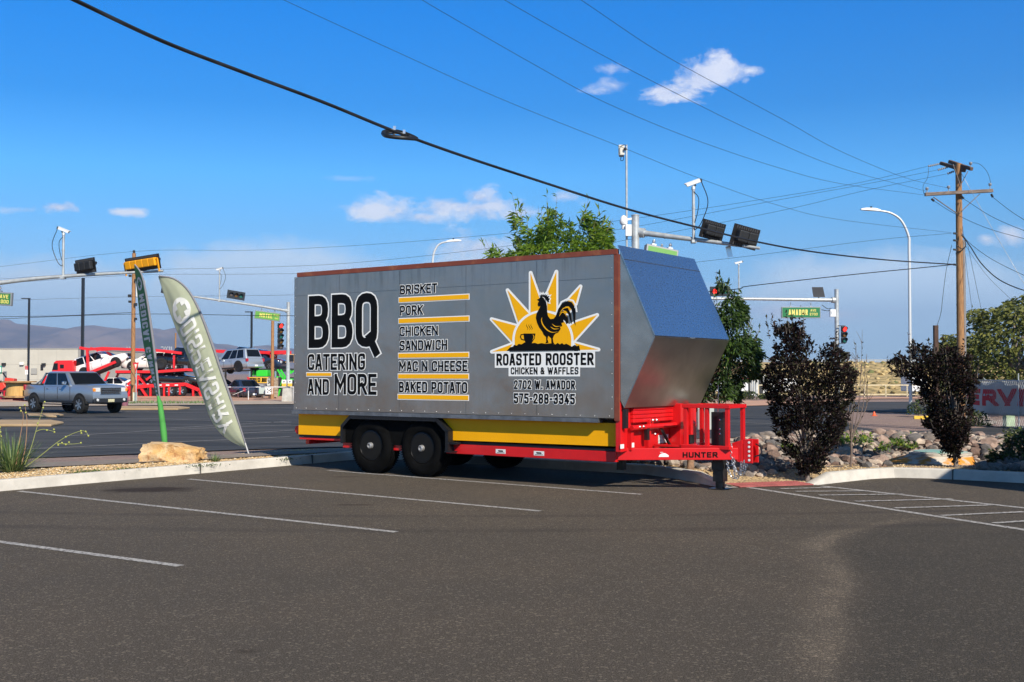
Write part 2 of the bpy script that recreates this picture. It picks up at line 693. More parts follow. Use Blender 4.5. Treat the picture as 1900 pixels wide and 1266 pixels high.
# ------------------------------------------------------------ common materials
RED = mat('red_paint', (.62, .008, .010), .38, var=.08, vscale=3, coat=.25)
GALV = mat('galvanised_steel', (.40, .42, .44), .42, .75, var=.18, vscale=14, bump=.05)
POLEG = mat('pole_galvanised', (.46, .48, .48), .5, .35, var=.15, vscale=6)
BLACK = mat('black_enamel', (.012, .012, .013), .35, coat=.2)
BLK2 = mat('black_plastic', (.016, .017, .018), .6, var=.2, vscale=9)
RUBBER = mat('tyre_rubber', (.0045, .0045, .0045), .95, var=.35, vscale=6, bump=.15, spec=.08)
WHITE = mat('white_enamel', (.78, .78, .76), .4)
CHROME = mat('chrome', (.75, .75, .76), .18, 1.0)
ALU = mat('aluminium', (.6, .6, .61), .35, .9)
GLASS = mat('dark_glass', (.006, .007, .008), .08, spec=.35)
YEL = mat('yellow_belt', (.93, .43, .003), .5, var=.04, vscale=2, spec=.2)
WOODP = mat('weathered_pole_wood', (.40, .21, .085), .85, col2=(.23, .115, .05), vscale=7, bump=.3, bscale=40, stretch=(6, 6, .5))
DKWOOD = mat('dark_timber', (.10, .065, .05), .85, var=.4, vscale=6, stretch=(4, 4, .6))
CONC = mat('concrete', (.50, .47, .42), .85, col2=(.38, .36, .32), vscale=3, bump=.15, bscale=70, detail=9)
# ------------------------------------------------------------ ground
def axis_list(lo, hi, step, outs_lo, outs_hi):
    k = int(round((hi - lo) / step))
    return sorted(outs_lo) + [lo + i * step for i in range(k + 1)] + sorted(outs_hi)


gx = axis_list(-24, 30, .5, [-7000, -3000, -1200, -500, -200, -100, -60, -40, -30], [36, 45, 60, 100, 200, 500, 1200, 3000, 7000])
gy = axis_list(9, 45, .5, [-300, -100, -40, -20, -8, 0, 5], [50, 60, 75, 90, 110, 140, 200, 400, 900, 2000, 4000, 7400])
mb = MB()
for y in gy:
    for x in gx:
        z = tz(x, y) if (-30 <= x <= 36 and 5 <= y <= 60) else (-.05 if edge_d(x, y) < 0 else LOW)
        if 0 <= edge_d(x, y) < .78:
            z = -.06
        mb.v.append((x, y, z))
nx = len(gx)
for j in range(len(gy) - 1):
    for i in range(nx - 1):
        mb._q((j * nx + i, j * nx + i + 1, (j + 1) * nx + i + 1, (j + 1) * nx + i))


def gravel_mat(name, c1, c2, c3, scale, bump=.6, big=0.6):
    m = bpy.data.materials.new(name)
    m.use_nodes = True
    t = NT(m.node_tree)
    b = m.node_tree.nodes['Principled BSDF']
    b.inputs['Roughness'].default_value = .9
    co = t.n('ShaderNodeTexCoord').outputs['Object']
    vo = t.n('ShaderNodeTexVoronoi')
    vo.inputs['Scale'].default_value = scale
    t.l(co, vo.inputs['Vector'])
    sv = t.n('ShaderNodeSeparateColor')
    t.l(vo.outputs['Color'], sv.inputs[0])
    a = t.mix(sv.outputs[0], c1, c2)
    n1 = t.noise(co, big, 6, .65)
    a = t.mix(t.maprange(n1.outputs[0], .42, .68), a, c3)
    a = t.mix(t.maprange(vo.outputs['Distance'], .35, .75, 0, .55), a, (.05, .04, .03))
    t.l(a, b.inputs['Base Color'])
    bp = t.n('ShaderNodeBump')
    bp.inputs['Strength'].default_value = bump
    bp.inputs['Distance'].default_value = .03
    bp.invert = True
    t.l(vo.outputs['Distance'], bp.inputs['Height'])
    t.l(bp.outputs[0], b.inputs['Normal'])
    return m


PINKG = gravel_mat('pink_crushed_gravel', (.40, .26, .21), (.26, .18, .155), (.36, .25, .19), 22)
TANG = gravel_mat('tan_pea_gravel', (.62, .45, .24), (.46, .31, .15), (.56, .42, .25), 26)
tag(mb.build('ground', PINKG, recalc=False), 'pink crushed gravel and bare dirt around the street', 'ground', kind='structure')


# parking lot sheet
def asphalt_lot():
    m = bpy.data.materials.new('lot_asphalt')
    m.use_nodes = True
    t = NT(m.node_tree)
    b = m.node_tree.nodes['Principled BSDF']
    co = t.n('ShaderNodeTexCoord').outputs['Object']
    n1 = t.noise(co, 120, 4, .8)
    vor = t.n('ShaderNodeTexVoronoi')
    vor.inputs['Scale'].default_value = 75
    t.l(co, vor.inputs['Vector'])
    vs = t.n('ShaderNodeSeparateColor')
    t.l(vor.outputs['Color'], vs.inputs[0])
    agg = t.mix(t.maprange(n1.outputs[0], .38, .64), (.022, .018, .0135), (.150, .125, .097))
    agg = t.mix(t.maprange(vs.outputs[0], .80, 1.0, 0, .6), agg, (.25, .205, .155))
    n2 = t.noise(co, .55, 6, .6)
    base = t.mix(t.maprange(n2.outputs[0], .35, .7), agg, t.mix(1.0, agg, (1.16, 1.13, 1.10), 'MULTIPLY'))
    n3 = t.noise(co, 5, 5, .7)
    base = t.mix(t.maprange(n3.outputs[0], .45, .75, 0, .55), base, t.mix(1.0, base, (.8, .79, .78), 'MULTIPLY'))
    xyz = t.n('ShaderNodeSeparateXYZ')
    t.l(co, xyz.inputs[0])
    fc = t.n('ShaderNodeFloatCurve')
    cv = fc.mapping.curves[0]
    pts = [(0, .3), (3.5, .95), (5.44, 1.50), (6.3, 1.82), (7.3, 2.12), (8.1, 2.42), (8.74, 2.56), (9.6, 2.70), (10.4, 3.05), (11.2, 3.75), (11.8, 4.6), (12.3, 6.0), (13.0, 7.9)]
    for i, (y, x) in enumerate(pts):
        p = (y / 16, x / 8)
        if i < 2:
            cv.points[i].location = p
        else:
            cv.points.new(*p)
    fc.mapping.update()
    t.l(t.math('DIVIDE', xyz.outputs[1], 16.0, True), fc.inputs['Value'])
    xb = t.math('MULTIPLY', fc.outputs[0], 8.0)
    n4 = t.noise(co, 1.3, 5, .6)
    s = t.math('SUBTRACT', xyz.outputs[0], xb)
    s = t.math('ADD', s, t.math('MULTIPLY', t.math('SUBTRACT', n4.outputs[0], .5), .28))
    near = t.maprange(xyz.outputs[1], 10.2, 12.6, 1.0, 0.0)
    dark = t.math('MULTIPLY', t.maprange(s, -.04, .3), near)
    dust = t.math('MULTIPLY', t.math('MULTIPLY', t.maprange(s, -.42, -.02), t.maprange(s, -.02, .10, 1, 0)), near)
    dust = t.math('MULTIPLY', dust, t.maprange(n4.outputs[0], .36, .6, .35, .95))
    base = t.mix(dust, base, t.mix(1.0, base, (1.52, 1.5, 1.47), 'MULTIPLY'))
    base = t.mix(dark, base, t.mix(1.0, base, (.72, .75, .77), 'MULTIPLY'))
    # oil stains
    wob = t.noise(co, 3.5, 5, .65)
    for (px, py, rx, ry, k) in ((275, 909, .66, .42, .95), (655, 937, .24, .09, .7), (640, 885, .3, .1, .5), (1010, 893, .5, .12, .5), (455, 1209, .1, .05, .5)):
        c = G0(px, py)
        d = t.math('SQRT', t.math('ADD', t.math('POWER', t.math('DIVIDE', t.math('SUBTRACT', xyz.outputs[0], c.x), rx), 2.0),
                                  t.math('POWER', t.math('DIVIDE', t.math('SUBTRACT', xyz.outputs[1], c.y), ry), 2.0)))
        d = t.math('ADD', d, t.math('MULTIPLY', t.math('SUBTRACT', wob.outputs[0], .5), 1.5))
        base = t.mix(t.maprange(d, .45, 1.15, k, 0), base, (.028, .017, .011))
    # curved tyre tracks
    for (px, py, rad, ww) in ((900, 958, 34, .10), (900, 985, 30, .12)):
        c = G0(px, py)
        dx = t.math('SUBTRACT', xyz.outputs[0], c.x - .5)
        dy = t.math('SUBTRACT', xyz.outputs[1], c.y + rad)
        d = t.math('ABSOLUTE', t.math('SUBTRACT', t.math('SQRT', t.math('ADD', t.math('POWER', dx, 2.0), t.math('POWER', dy, 2.0))), rad))
        base = t.mix(t.math('MULTIPLY', t.maprange(d, ww * .4, ww * 1.6, .34, 0), t.maprange(n4.outputs[0], .35, .6, .4, 1)), base, (.03, .026, .024))
    t.l(base, b.inputs['Base Color'])
    b.inputs['Roughness'].default_value = .88
    b.inputs['Specular IOR Level'].default_value = .25
    bp = t.n('ShaderNodeBump')
    bp.inputs['Strength'].default_value = .8
    bp.inputs['Distance'].default_value = .014
    t.l(t.math('ADD', n1.outputs[0], t.math('MULTIPLY', vor.outputs['Distance'], -.5)), bp.inputs['Height'])
    t.l(bp.outputs[0], b.inputs['Normal'])
    return m


mb = MB()
loop = [xy(a, b) for a, b in EDGE] + [xy(60, -60)]
fill2d(mb, loop, lambda x, y, dz: (x, y, 0))
lot = tag(mb.build('parking_lot', asphalt_lot(), recalc=False), 'worn grey parking lot asphalt with white stall lines', 'parking lot', kind='structure')
lot.data.flip_normals() if lot.data.polygons[0].normal.z < 0 else None

PAINT = mat('worn_white_paint', (.42, .40, .375), .8, col2=(.10, .09, .08), vscale=30, ramp=(.42, .64), detail=10)


def line_px(p, q, w=.1):
    a, b = G0(*p), G0(*q)
    d = (b - a).normalized()
    n = Vector((-d.y, d.x, 0)) * w / 2
    mb = MB()
    mb.poly([Vector((v.x, v.y, .004)) for v in (a - n, b - n, b + n, a + n)])
    o = mb.build('stall_line', PAINT, lot)
    return o


for p, q in (((-60, 998), (335, 1051)), ((35, 912), (735, 988)), ((350, 889.5), (1003, 949)), ((608, 873.5), (1190, 918))):
    line_px(p, q, .085)
hl = MB()


def hatch(p, q, w, z):
    a, b = G0(*p), G0(*q)
    d = (b - a).normalized()
    n = Vector((-d.y, d.x, 0)) * w / 2
    hl.poly([Vector((v.x, v.y, z)) for v in (a - n, b - n, b + n, a + n)])


hatch((1385, 904.5), (2000, 999), .1, .004)
hatch((1524, 902.5), (2000, 954), .1, .004)
for p, q in (((1448, 908), (1545, 905.5)), ((1476, 913), (1605, 912)), ((1520, 920), (1677, 918)), ((1587, 931.5), (1767, 927)), ((1660, 944), (1848, 938)),
             ((1745, 958), (1900, 951)), ((1844, 972), (1990, 962))):
    hatch(p, q, .085, .008)
hl.build('hatched_marking', PAINT, lot, recalc=False)


# ------------------------------------------------------------ draped sheets
def poly_at(pts, x):
    for (x0, y0), (x1, y1) in zip(pts, pts[1:]):
        if x0 <= x <= x1:
            return y0 + (y1 - y0) * (x - x0) / (x1 - x0)
    return pts[-1][1] if x > pts[-1][0] else pts[0][1]


def strip_px(name, near, far, m, off, cols=40, rows=6, parent=None, label=None, cat=None):
    x0, x1 = near[0][0], near[-1][0]
    mb = MB()
    for i in range(cols + 1):
        x = x0 + (x1 - x0) * i / cols
        a, b = G(x, poly_at(near, x)), G(x, poly_at(far, x))
        for j in range(rows + 1):
            p = a.lerp(b, j / rows)
            mb.v.append((p.x, p.y, tz(p.x, p.y) + off))
    for i in range(cols):
        for j in range(rows):
            k = i * (rows + 1) + j
            mb._q((k, k + rows + 1, k + rows + 2, k + 1))
    o = mb.build(name, m, parent, recalc=False)
    if label:
        tag(o, label, cat, kind='structure')
    return o


ROADM = mat('street_asphalt', (.020, .0195, .019), .85, col2=(.060, .056, .052), vscale=.7, bump=.2, bscale=120, stretch=(.25, 1.6, 1), detail=8)
road_far = [(-900, 758), (0, 757), (540, 749), (1000, 750), (1330, 750), (1480, 752), (1540, 770), (1600, 797), (1700, 801), (1900, 791), (2500, 780)]
road = strip_px('road', [(-900, 868), (0, 852), (100, 850), (450, 836), (900, 824), (1400, 812), (1640, 813), (1900, 830), (2500, 850)], road_far, ROADM, .02, 90, 14,
                label='dark asphalt street crossing behind the trailer', cat='road')
road2 = strip_px('side_road', [(1440, 763), (1760, 767), (2200, 770)], [(1440, 748), (1760, 746), (2200, 745)], ROADM, .035, 20, 4,
                 label='darker asphalt lane beyond the dirt corner', cat='road')
LANE = mat('road_line_paint', (.30, .29, .275), .8, col2=(.14, .135, .13), vscale=9, ramp=(.4, .75), detail=8)


def lane(pts, w=.12, off=.03):
    P = [G(*p) for p in pts]
    mb = MB()
    for a, b in zip(P, P[1:]):
        d = (b - a).normalized()
        n = Vector((-d.y, d.x, 0)).normalized() * w / 2
        K = 8
        for i in range(K):
            u, v = a.lerp(b, i / K), a.lerp(b, (i + 1) / K)
            mb.poly([Vector((p.x, p.y, tz(p.x, p.y) + off)) for p in (u - n, v - n, v + n, u + n)])
    mb.build('lane_line', LANE, road, recalc=False)


for pts in ([(0, 838), (230, 827), (540, 812)], [(120, 811), (330, 798), (540, 790)], [(300, 797), (540, 783)], [(120, 781), (300, 779), (540, 786)],
            [(100, 768), (330, 762), (540, 757)], [(430, 807), (545, 800)], [(1380, 786), (1560, 792)], [(1660, 815), (1900, 806)], [(200, 764), (540, 771)]):
    lane(pts)

SIDEW = mat('sidewalk_concrete', (.25, .20, .16), .9, col2=(.19, .155, .125), vscale=2.5, bump=.12, bscale=90)
strip_px('sidewalk', [(-200, 876), (0, 872), (100, 869.5), (260, 862), (400, 855), (520, 847), (700, 838)], [(-200, 867), (100, 860.5), (260, 855), (400, 848), (520, 841), (700, 832)], SIDEW, .03, 40, 3,
         label='grey brown concrete sidewalk between gravel strips', cat='sidewalk')
strip_px('far_sidewalk', [(-100, 757), (540, 751.5), (800, 752)], [(-100, 748), (540, 745), (800, 745)], mat('far_walk_concrete', (.42, .34, .26), .9, var=.2, vscale=1.5), .06, 30, 2, label='pale concrete sidewalk across the street', cat='sidewalk')
PINK2 = mat('salmon_dirt', (.56, .31, .20), .95, col2=(.46, .27, .18), vscale=.8, bump=.3, bscale=20)
strip_px('gravel_bank', [(-100, 748), (260, 748), (540, 745), (800, 745)], [(-100, 730), (260, 731), (540, 729), (800, 730)], PINK2, .04, 30, 4, label='salmon coloured gravel bank across the street', cat='ground')
strip_px('right_sidewalk', [(1300, 757), (1480, 752), (1620, 741), (2000, 741)], [(1300, 746), (1480, 743), (1620, 738), (2000, 738)], PINK2, .05, 20, 2, label='pink brick verge in front of the beige rail', cat='sidewalk')
MEDK = mat('median_concrete', (.44, .31, .18), .85, col2=(.36, .25, .13), vscale=1.2, bump=.1)


def slab(name, pts, h, m, label, cat):
    P = [G(*p) for p in pts]
    mb = MB()
    mb.prism([Vector((p.x, p.y, LOW + .021)) for p in P], (0, 0, h))
    return tag(mb.build(name, m, bevel=.03), label, cat, kind='structure')


slab('median', [(-200, 793), (95, 793), (118, 788), (95, 784), (-200, 784)], .09, MEDK, 'yellowish concrete median nose in the street, near one', 'median')
slab('median', [(54, 776.5), (105, 776), (118, 773.5), (108, 771.5), (50, 771.5)], .09, MEDK, 'small yellowish traffic island beside the pickup', 'median')
slab('median', [(222, 762), (330, 762), (352, 759.5), (330, 757), (222, 757)], .09, MEDK, 'tan concrete island ahead of the pickup', 'median')

# kerbs
KERBM = mat('kerb_concrete', (.60, .565, .50), .85, col2=(.46, .43, .38), vscale=2.2, bump=.12, bscale=80, detail=9)


def kerb(ablist, heights, label):
    prof = [(-.005, -.06), (.03, 1.0), (.05, 1.12), (.15, 1.12), (.165, 1.0), (.165, -.06)]
    secs = []
    n = len(ablist)
    for i, (a, b) in enumerate(ablist):
        p = Vector(xy(a, b))
        d = Vector((0, 0))
        if i:
            d += (p - Vector(xy(*ablist[i - 1]))).normalized()
        if i < n - 1:
            d += (Vector(xy(*ablist[i + 1])) - p).normalized()
        d.normalize()
        nn = Vector((-d.y, d.x))
        secs.append([(p.x + nn.x * u, p.y + nn.y * u, (heights[i] * v if v > 0 else v)) for u, v in prof])
    mb = MB()
    mb.loft(secs)
    return tag(mb.build('kerb', KERBM, smooth=30), label, 'kerb', kind='structure')


H_ = .125
kerb([(-.5, -30), (-.5, -6), (-.5, -3), (-.5, 0), (-.5, 2.4)], [H_] * 5, 'pale concrete kerb along the gravel bed on the left')
kerb([(-.33, 2.4), (2, 2.38), (5.0, 2.35), (5.75, 1.95), (6.1, 1.7), (6.70, 1.25)], [H_, H_, H_, H_, H_, .012], 'short shaded concrete kerb behind the trailer')
kerb([(7.62, 2.26), (7.72, 2.75), (7.95, 3.6), (8.15, 4.0), (8.6, 4.18), (9.86, 4.22), (20, 4.3), (40, 4.5)], [.012, H_, H_, H_, H_, H_, H_, H_], 'curved pale kerb below the purple shrub')

JNT = mat('kerb_joint_dark', (.10, .09, .08), .9)
for (a_, b_), along in (((-.5, -7.5), 1), ((-.5, -4.6), 1), ((-.5, -1.4), 1), ((-.5, .9), 1), ((8.9, 4.19), 0)):
    p_ = Vector(xy(a_, b_))
    d_ = V2 if along else U2
    n_ = -U2 if along else V2
    mb = MB()
    q_ = [p_ - n_ * .006 - d_ * .006, p_ + n_ * .17 - d_ * .006, p_ + n_ * .17 + d_ * .006, p_ - n_ * .006 + d_ * .006]
    mb.prism([(v.x, v.y, .0) for v in q_], (0, 0, .143))
    kj_ = mb.build('kerb_joint', JNT, None)
    kj_.parent = bpy.data.objects['kerb'] if along else bpy.data.objects['kerb.002']

# tan gravel along the kerbs
mb = MB()
ok = []
for (p0, p1, n) in (((-.5, -14), (-.5, 2.4), 30), ((-.5, 2.4), (5, 2.35), 12), ((5, 2.35), (5.75, 1.95), 3), ((5.75, 1.95), (6.78, 1.2), 4), ((6.78, 1.2), (7.62, 2.26), 4), ((7.62, 2.26), (7.95, 3.66), 4), ((7.95, 3.66), (8.3, 4.2), 3), ((8.3, 4.2), (9.86, 4.22), 4), ((9.86, 4.22), (16, 4.3), 8)):
    for i in range(n):
        t = i / n
        ok.append((p0[0] + (p1[0] - p0[0]) * t, p0[1] + (p1[1] - p0[1]) * t))
for (a, b) in ok:
    i = ok.index((a, b))
    pa, pb = ok[max(0, i - 1)], ok[min(len(ok) - 1, i + 1)]
    d = (Vector(pb) - Vector(pa)).normalized()
    nn = Vector((-d.y, d.x))
    wd = 1.75 if a < -.4 else 2.2
    for j in range(5):
        u = .15 + wd * j / 4
        x, y = xy(a + nn.x * u, b + nn.y * u)
        mb.v.append((x, y, tz(x, y) + .012))
for i in range(len(ok) - 1):
    for j in range(4):
        k = i * 5 + j
        mb._q((k, k + 5, k + 6, k + 1))
tag(mb.build('gravel_bed', TANG, recalc=False), 'tan pea gravel bed behind the kerb', 'gravel', kind='structure')

# ramp slab with red tactile mat
mb = MB()
mb.poly([Vector((*xy(a, b), .006)) for a, b in ((6.62, 1.3), (6.78, 1.16), (7.64, 2.24), (7.5, 3.1), (6.3, 2.3))])
tag(mb.build('kerb_ramp', CONC, recalc=False), 'concrete kerb ramp behind the jack', 'ramp', kind='structure')
mb = MB()
MATB = mat('red_tactile_mat', (.36, .10, .09), .8, var=.25, vscale=6)
q = [Vector((*xy(a, b), 0)) for a, b in ((6.95, 1.35), (7.62, 2.22), (7.25, 2.5), (6.6, 1.63))]
mb.prism([v + Vector((0, 0, .008)) for v in q], (0, 0, .012))
for i in range(22):
    for j in range(12):
        c = q[0].lerp(q[1], (i + .5) / 22).lerp(q[3].lerp(q[2], (i + .5) / 22), (j + .5) / 12)
        mb.lathe([(.014, .019), (.010, .026), (0, .027)], c, n=6)
tag(mb.build('tactile_mat', MATB), 'red dimpled tactile mat on the kerb ramp', 'tactile paving')

# ------------------------------------------------------------ loose stones
def stone_mesh(seed, sub=1, flat=.7):
    bm = bmesh.new()
    bmesh.ops.create_icosphere(bm, subdivisions=sub, radius=1)
    for v in bm.verts:
        n = mnoise.noise(v.co * 1.0 + Vector((seed * 3.1, 0, 0))) * .6 + mnoise.noise(v.co * 2.3 + Vector((0, seed * 1.7, 0))) * .32
        v.co *= 1 + n
        v.co.z *= flat
    V = np.array([v.co[:] for v in bm.verts])
    F = [[v.index for v in f.verts] for f in bm.faces]
    bm.free()
    return V, F


def scatter(name, items, mats, smooth=None, protos=None):
    """items: (x,y,z,scale,rotz,protoindex,matindex) gathered into one mesh"""
    V, F, M = [], [], []
    k = 0
    for (x, y, z, s, r, pi_, mi) in items:
        P, Fs = protos[pi_]
        c, n = cos(r), sin(r)
        Q = np.column_stack((P[:, 0] * c - P[:, 1] * n, P[:, 0] * n + P[:, 1] * c, P[:, 2])) * s + (x, y, z)
        V.append(Q)
        F += [[i + k for i in f] for f in Fs]
        M += [mi] * len(Fs)
        k += len(P)
    me = bpy.data.meshes.new(name)
    me.from_pydata(np.concatenate(V).tolist(), [], F)
    for m in mats:
        me.materials.append(m)
    me.polygons.foreach_set('material_index', M)
    if smooth is not None:
        me.polygons.foreach_set('use_smooth', [True] * len(F))
        me.set_sharp_from_angle(angle=R(smooth))
    o = bpy.data.objects.new(name, me)
    C.objects.link(o)
    return o


peb = [stone_mesh(i, 1, .6) for i in range(5)]
PB = [mat('pebble_tan', (.60, .43, .23), .9), mat('pebble_pale', (.70, .58, .40), .9), mat('pebble_brown', (.40, .26, .13), .9), mat('pebble_ochre', (.55, .36, .15), .9)]
items = []
while len(items) < 8500:
    if random.random() < .55:
        a, b = -.68 - random.random() * 1.7, random.uniform(-7, 2.4)
    else:
        a, b = random.uniform(4.5, 11), random.uniform(1.2, 6.5)
    x, y = xy(a, b)
    d = edge_d(x, y)
    if d < .2 or d > (2.0 if a < 0 else 1.5):
        continue
    if a > 0 and (x - 2.7) ** 2 + (y - 15) ** 2 < .5:
        continue
    s = random.uniform(.007, .017)
    items.append((x, y, tz(x, y) + .012 + s * .2, s, random.random() * 6.3, random.randrange(5), random.choices(range(4), (5, 3, 2, 3))[0]))
tag(scatter('gravel', items, PB, 50, peb), 'loose tan pebbles along the kerb', 'gravel', kind='stuff')

RKM = [mat('rock_grey', (.19, .16, .14), .85, var=.35, vscale=7, bump=.4, bscale=22), mat('rock_brown', (.17, .11, .085), .85, var=.35, vscale=7, bump=.4, bscale=22),
       mat('rock_pink', (.31, .22, .175), .85, var=.3, vscale=7, bump=.4, bscale=22), mat('rock_pale', (.40, .335, .275), .85, var=.25, vscale=7, bump=.3, bscale=22),
       mat('rock_slate', (.12, .11, .105), .8, var=.35, vscale=7, bump=.4, bscale=22), mat('rock_cream', (.48, .385, .30), .85, var=.25, vscale=7, bump=.3, bscale=22)]
rockp = [stone_mesh(20 + i, 2, .78) for i in range(9)]
cells = {}
rocks = []
tries = 0
while tries < 70000:
    tries += 1
    x, y = random.uniform(.4, 16), random.uniform(14.5, 25)
    px = CX + x / y * FPX
    if px < 1060 or px > 2000:
        continue
    d = edge_d(x, y)
    if d < (.5 if px < 1330 or px > 1600 else .95) or d > 7.2:
        continue
    if px < 1170 and d > 3.5 and random.random() < .5:
        continue
    if (x - 6.6) ** 2 + (y - 17.7) ** 2 < .62 or (x - 6.45) ** 2 + (y - 17.0) ** 2 < .75:
        continue
    s = random.choice((.04, .045, .05, .06, .065, .07, .075, .085, .10, .125))
    ci, cj = int(x / .4), int(y / .4)
    bad = False
    for i in range(ci - 1, ci + 2):
        for j in range(cj - 1, cj + 2):
            for (u, v, w) in cells.get((i, j), ()):
                if (u - x) ** 2 + (v - y) ** 2 < ((w + s) * .62) ** 2:
                    bad = True
    if bad:
        continue
    cells.setdefault((ci, cj), []).append((x, y, s))
    hump = .05 * max(0, mnoise.noise(Vector((x * .5, y * .5, 3))))
    rocks.append((x, y, tz(x, y) + s * random.uniform(.2, .5) + hump, s, random.random() * 6.3, random.randrange(9), random.choices(range(6), (5, 3, 4, 3, 3, 2))[0]))
rocks.sort(key=lambda r: r[1] - r[3] * 14)
rme = {}
for r in rocks[:270]:
    key = (r[5], r[6])
    if key not in rme:
        V, F = rockp[r[5]]
        me = bpy.data.meshes.new('river_rock')
        me.from_pydata(V.tolist(), [], F)
        me.materials.append(RKM[r[6]])
        me.polygons.foreach_set('use_smooth', [True] * len(F))
        me.set_sharp_from_angle(angle=R(24))
        rme[key] = me
    o = bpy.data.objects.new('river_rock', rme[key])
    C.objects.link(o)
    o.location = r[:3]
    o.scale = (r[3] * random.uniform(.9, 1.25), r[3], r[3])
    o.rotation_euler = (random.uniform(-.3, .3), random.uniform(-.3, .3), r[4])
    tag(o, 'rounded fist to head sized rock lying loose in the rock bed', 'rock', 'rocks of the rock bed behind the trailer')
tag(scatter('rock_bed_stones', rocks[270:], RKM, 24, rockp), 'grey and pink river rocks covering the far side of the rock bed', 'rocks', kind='stuff')
mb = MB()
UNDER = gravel_mat('rock_bed_soil', (.16, .12, .10), (.10, .08, .07), (.2, .15, .12), 9, 1.0)
N_X, N_Y, ST = 62, 46, .25
for j in range(N_Y + 1):
    for i in range(N_X + 1):
        x, y = .2 + i * ST, 14.6 + j * ST
        mb.v.append((x, y, tz(x, y) + .016))
for j in range(N_Y):
    for i in range(N_X):
        x, y = .2 + (i + .5) * ST, 14.6 + (j + .5) * ST
        if .75 < edge_d(x, y) < 8.4 and CX + x / y * FPX > 1040:
            k = j * (N_X + 1) + i
            mb._q((k, k + 1, k + N_X + 2, k + N_X + 1))
tag(mb.build('rock_bed_soil', UNDER, recalc=False), 'brown soil under the river rocks', 'ground', kind='structure')

# ------------------------------------------------------------ far land
ridge = [(-900, 640), (-500, 618), (-250, 600), (-60, 590), (0, 594), (20, 593), (35, 601), (74, 604), (118, 609), (147, 612), (159, 606), (177, 604), (200, 607), (230, 610.5), (265, 609), (300, 610.5), (312, 616),
         (321, 612), (345, 606), (375, 622), (402, 638.5), (427, 639), (442, 643), (457, 648), (471, 644), (500, 640.6), (540, 646), (700, 668), (900, 688), (1000, 694)]
mb = MB()
DM = 6000.0
NXm, NYm = 420, 34
for i in range(NXm + 1):
    px = -900 + 1900 * i / NXm
    top = (HOR - poly_at(ridge, px)) * DM / FPX + CAMZ
    top = max(0, top)
    for j in range(NYm + 1):
        t = j / NYm
        D = DM * (.72 + .36 * t)
        x = (px - CX) / FPX * DM
        h = min(1, t / .78)
        h = h * h * (3 - 2 * h) if h < 1 else 1
        if t > .78:
            h = 1 - (t - .78) / .22 * .8
        z = top * h
        g = mnoise.fractal(Vector((x * .0022, D * .0016, 1.3)), 1.0, 2.1, 6)
        r1 = abs(mnoise.noise(Vector((x * .0045, D * .0009, 5))))
        if t < .78:
            z *= 1 - (.55 * r1 + .18 * abs(g)) * (1 - abs(2 * h - 1)) * 1.0
        z += mnoise.noise(Vector((x * .02, D * .02, 0))) * 2.5 * (h if t < .78 else 1)
        mb.v.append((x, D, max(z, -1) + LOW))
for i in range(NXm):
    for j in range(NYm):
        k = i * (NYm + 1) + j
        mb._q((k, k + NYm + 1, k + NYm + 2, k + 1))
MTN = mat('desert_mountain', (.13, .105, .10), .95, col2=(.27, .20, .165), vscale=.004, detail=10, bump=.0)
tag(mb.build('mountains', MTN, smooth=60, recalc=False), 'bare rocky mountain range on the horizon', 'mountains', kind='structure')

# embankment on the right with guard rail
mb = MB()
emb = []
for i in range(81):
    X = 8 + 172 * i / 80
    for j, (D, z) in enumerate(((98, LOW - .2), (101, .1), (106, .75), (111, 1.35), (116, 1.95), (121, 2.5), (125, 2.72), (132, 2.75), (160, 2.7))):
        n = mnoise.noise(Vector((X * .25, D * .3, 0))) * .16 if 0 < j < 7 else 0
        mb.v.append((X, D + .15 * (X - 8) * .0, z + n))
for i in range(80):
    for j in range(8):
        k = i * 9 + j
        mb._q((k, k + 9, k + 10, k + 1))
DRY = mat('dry_grass_bank', (.50, .36, .16), .95, col2=(.22, .17, .07), vscale=.95, detail=10, bump=.5, bscale=6, ramp=(.42, .62), stretch=(1, 1.4, 3))
tag(mb.build('embankment', DRY, smooth=60, recalc=False), 'dry grass highway embankment behind the corner', 'embankment', kind='structure')
tuft = []
for i in range(900):
    X, D = random.uniform(30, 70), random.uniform(99, 124)
    s = random.uniform(.12, .38)
    z = np.interp(D, (98, 101, 106, 111, 116, 121, 125), (LOW, .1, .75, 1.35, 1.95, 2.5, 2.72))
    tuft.append((X, D, z + s * .2, s, random.random() * 6, random.randrange(5), random.choices((0, 1, 2), (6, 3, 1.4))[0]))
tag(scatter('dry_grass', tuft, [mat('tuft_straw', (.47, .35, .16), .95), mat('tuft_olive', (.25, .20, .09), .95), mat('tuft_green', (.13, .14, .05), .95)], 60, peb), 'straw coloured tufts dotting the embankment', 'grass', kind='stuff')
t_ = thing('guard_rail', 'long grey steel guard rail on top of the embankment', 'guard rail', (50, 126, 2.7))
mb = MB()
mb.box(-40, 130, -.05, .05, .10, .38)
mb.build('rail', GALV, t_)
mb = MB()
for i in range(43):
    mb.box(-40 + i * 4 - .06, -40 + i * 4 + .06, .052, .2, -.2, .36)
mb.build('post', GALV, t_)['kind'] = 'stuff'
t_ = thing('pipe_railing', 'beige metal railing along the foot of the embankment', 'railing', (42, 91, LOW))
BEI = mat('beige_rail_paint', (.66, .56, .36), .6)
mb = MB()
mb.bar((-22, 0, 1.0), (30, 0, 1.0), .07)
mb.bar((-22, 0, .25), (30, 0, .25), .06)
mb.build('rail', BEI, t_)
for i in range(31):
    mb = MB()
    mb.bar((-22 + i * 1.72, 0, 0), (-22 + i * 1.72, 0, .995), .06)
    mb.build('post', BEI, t_)
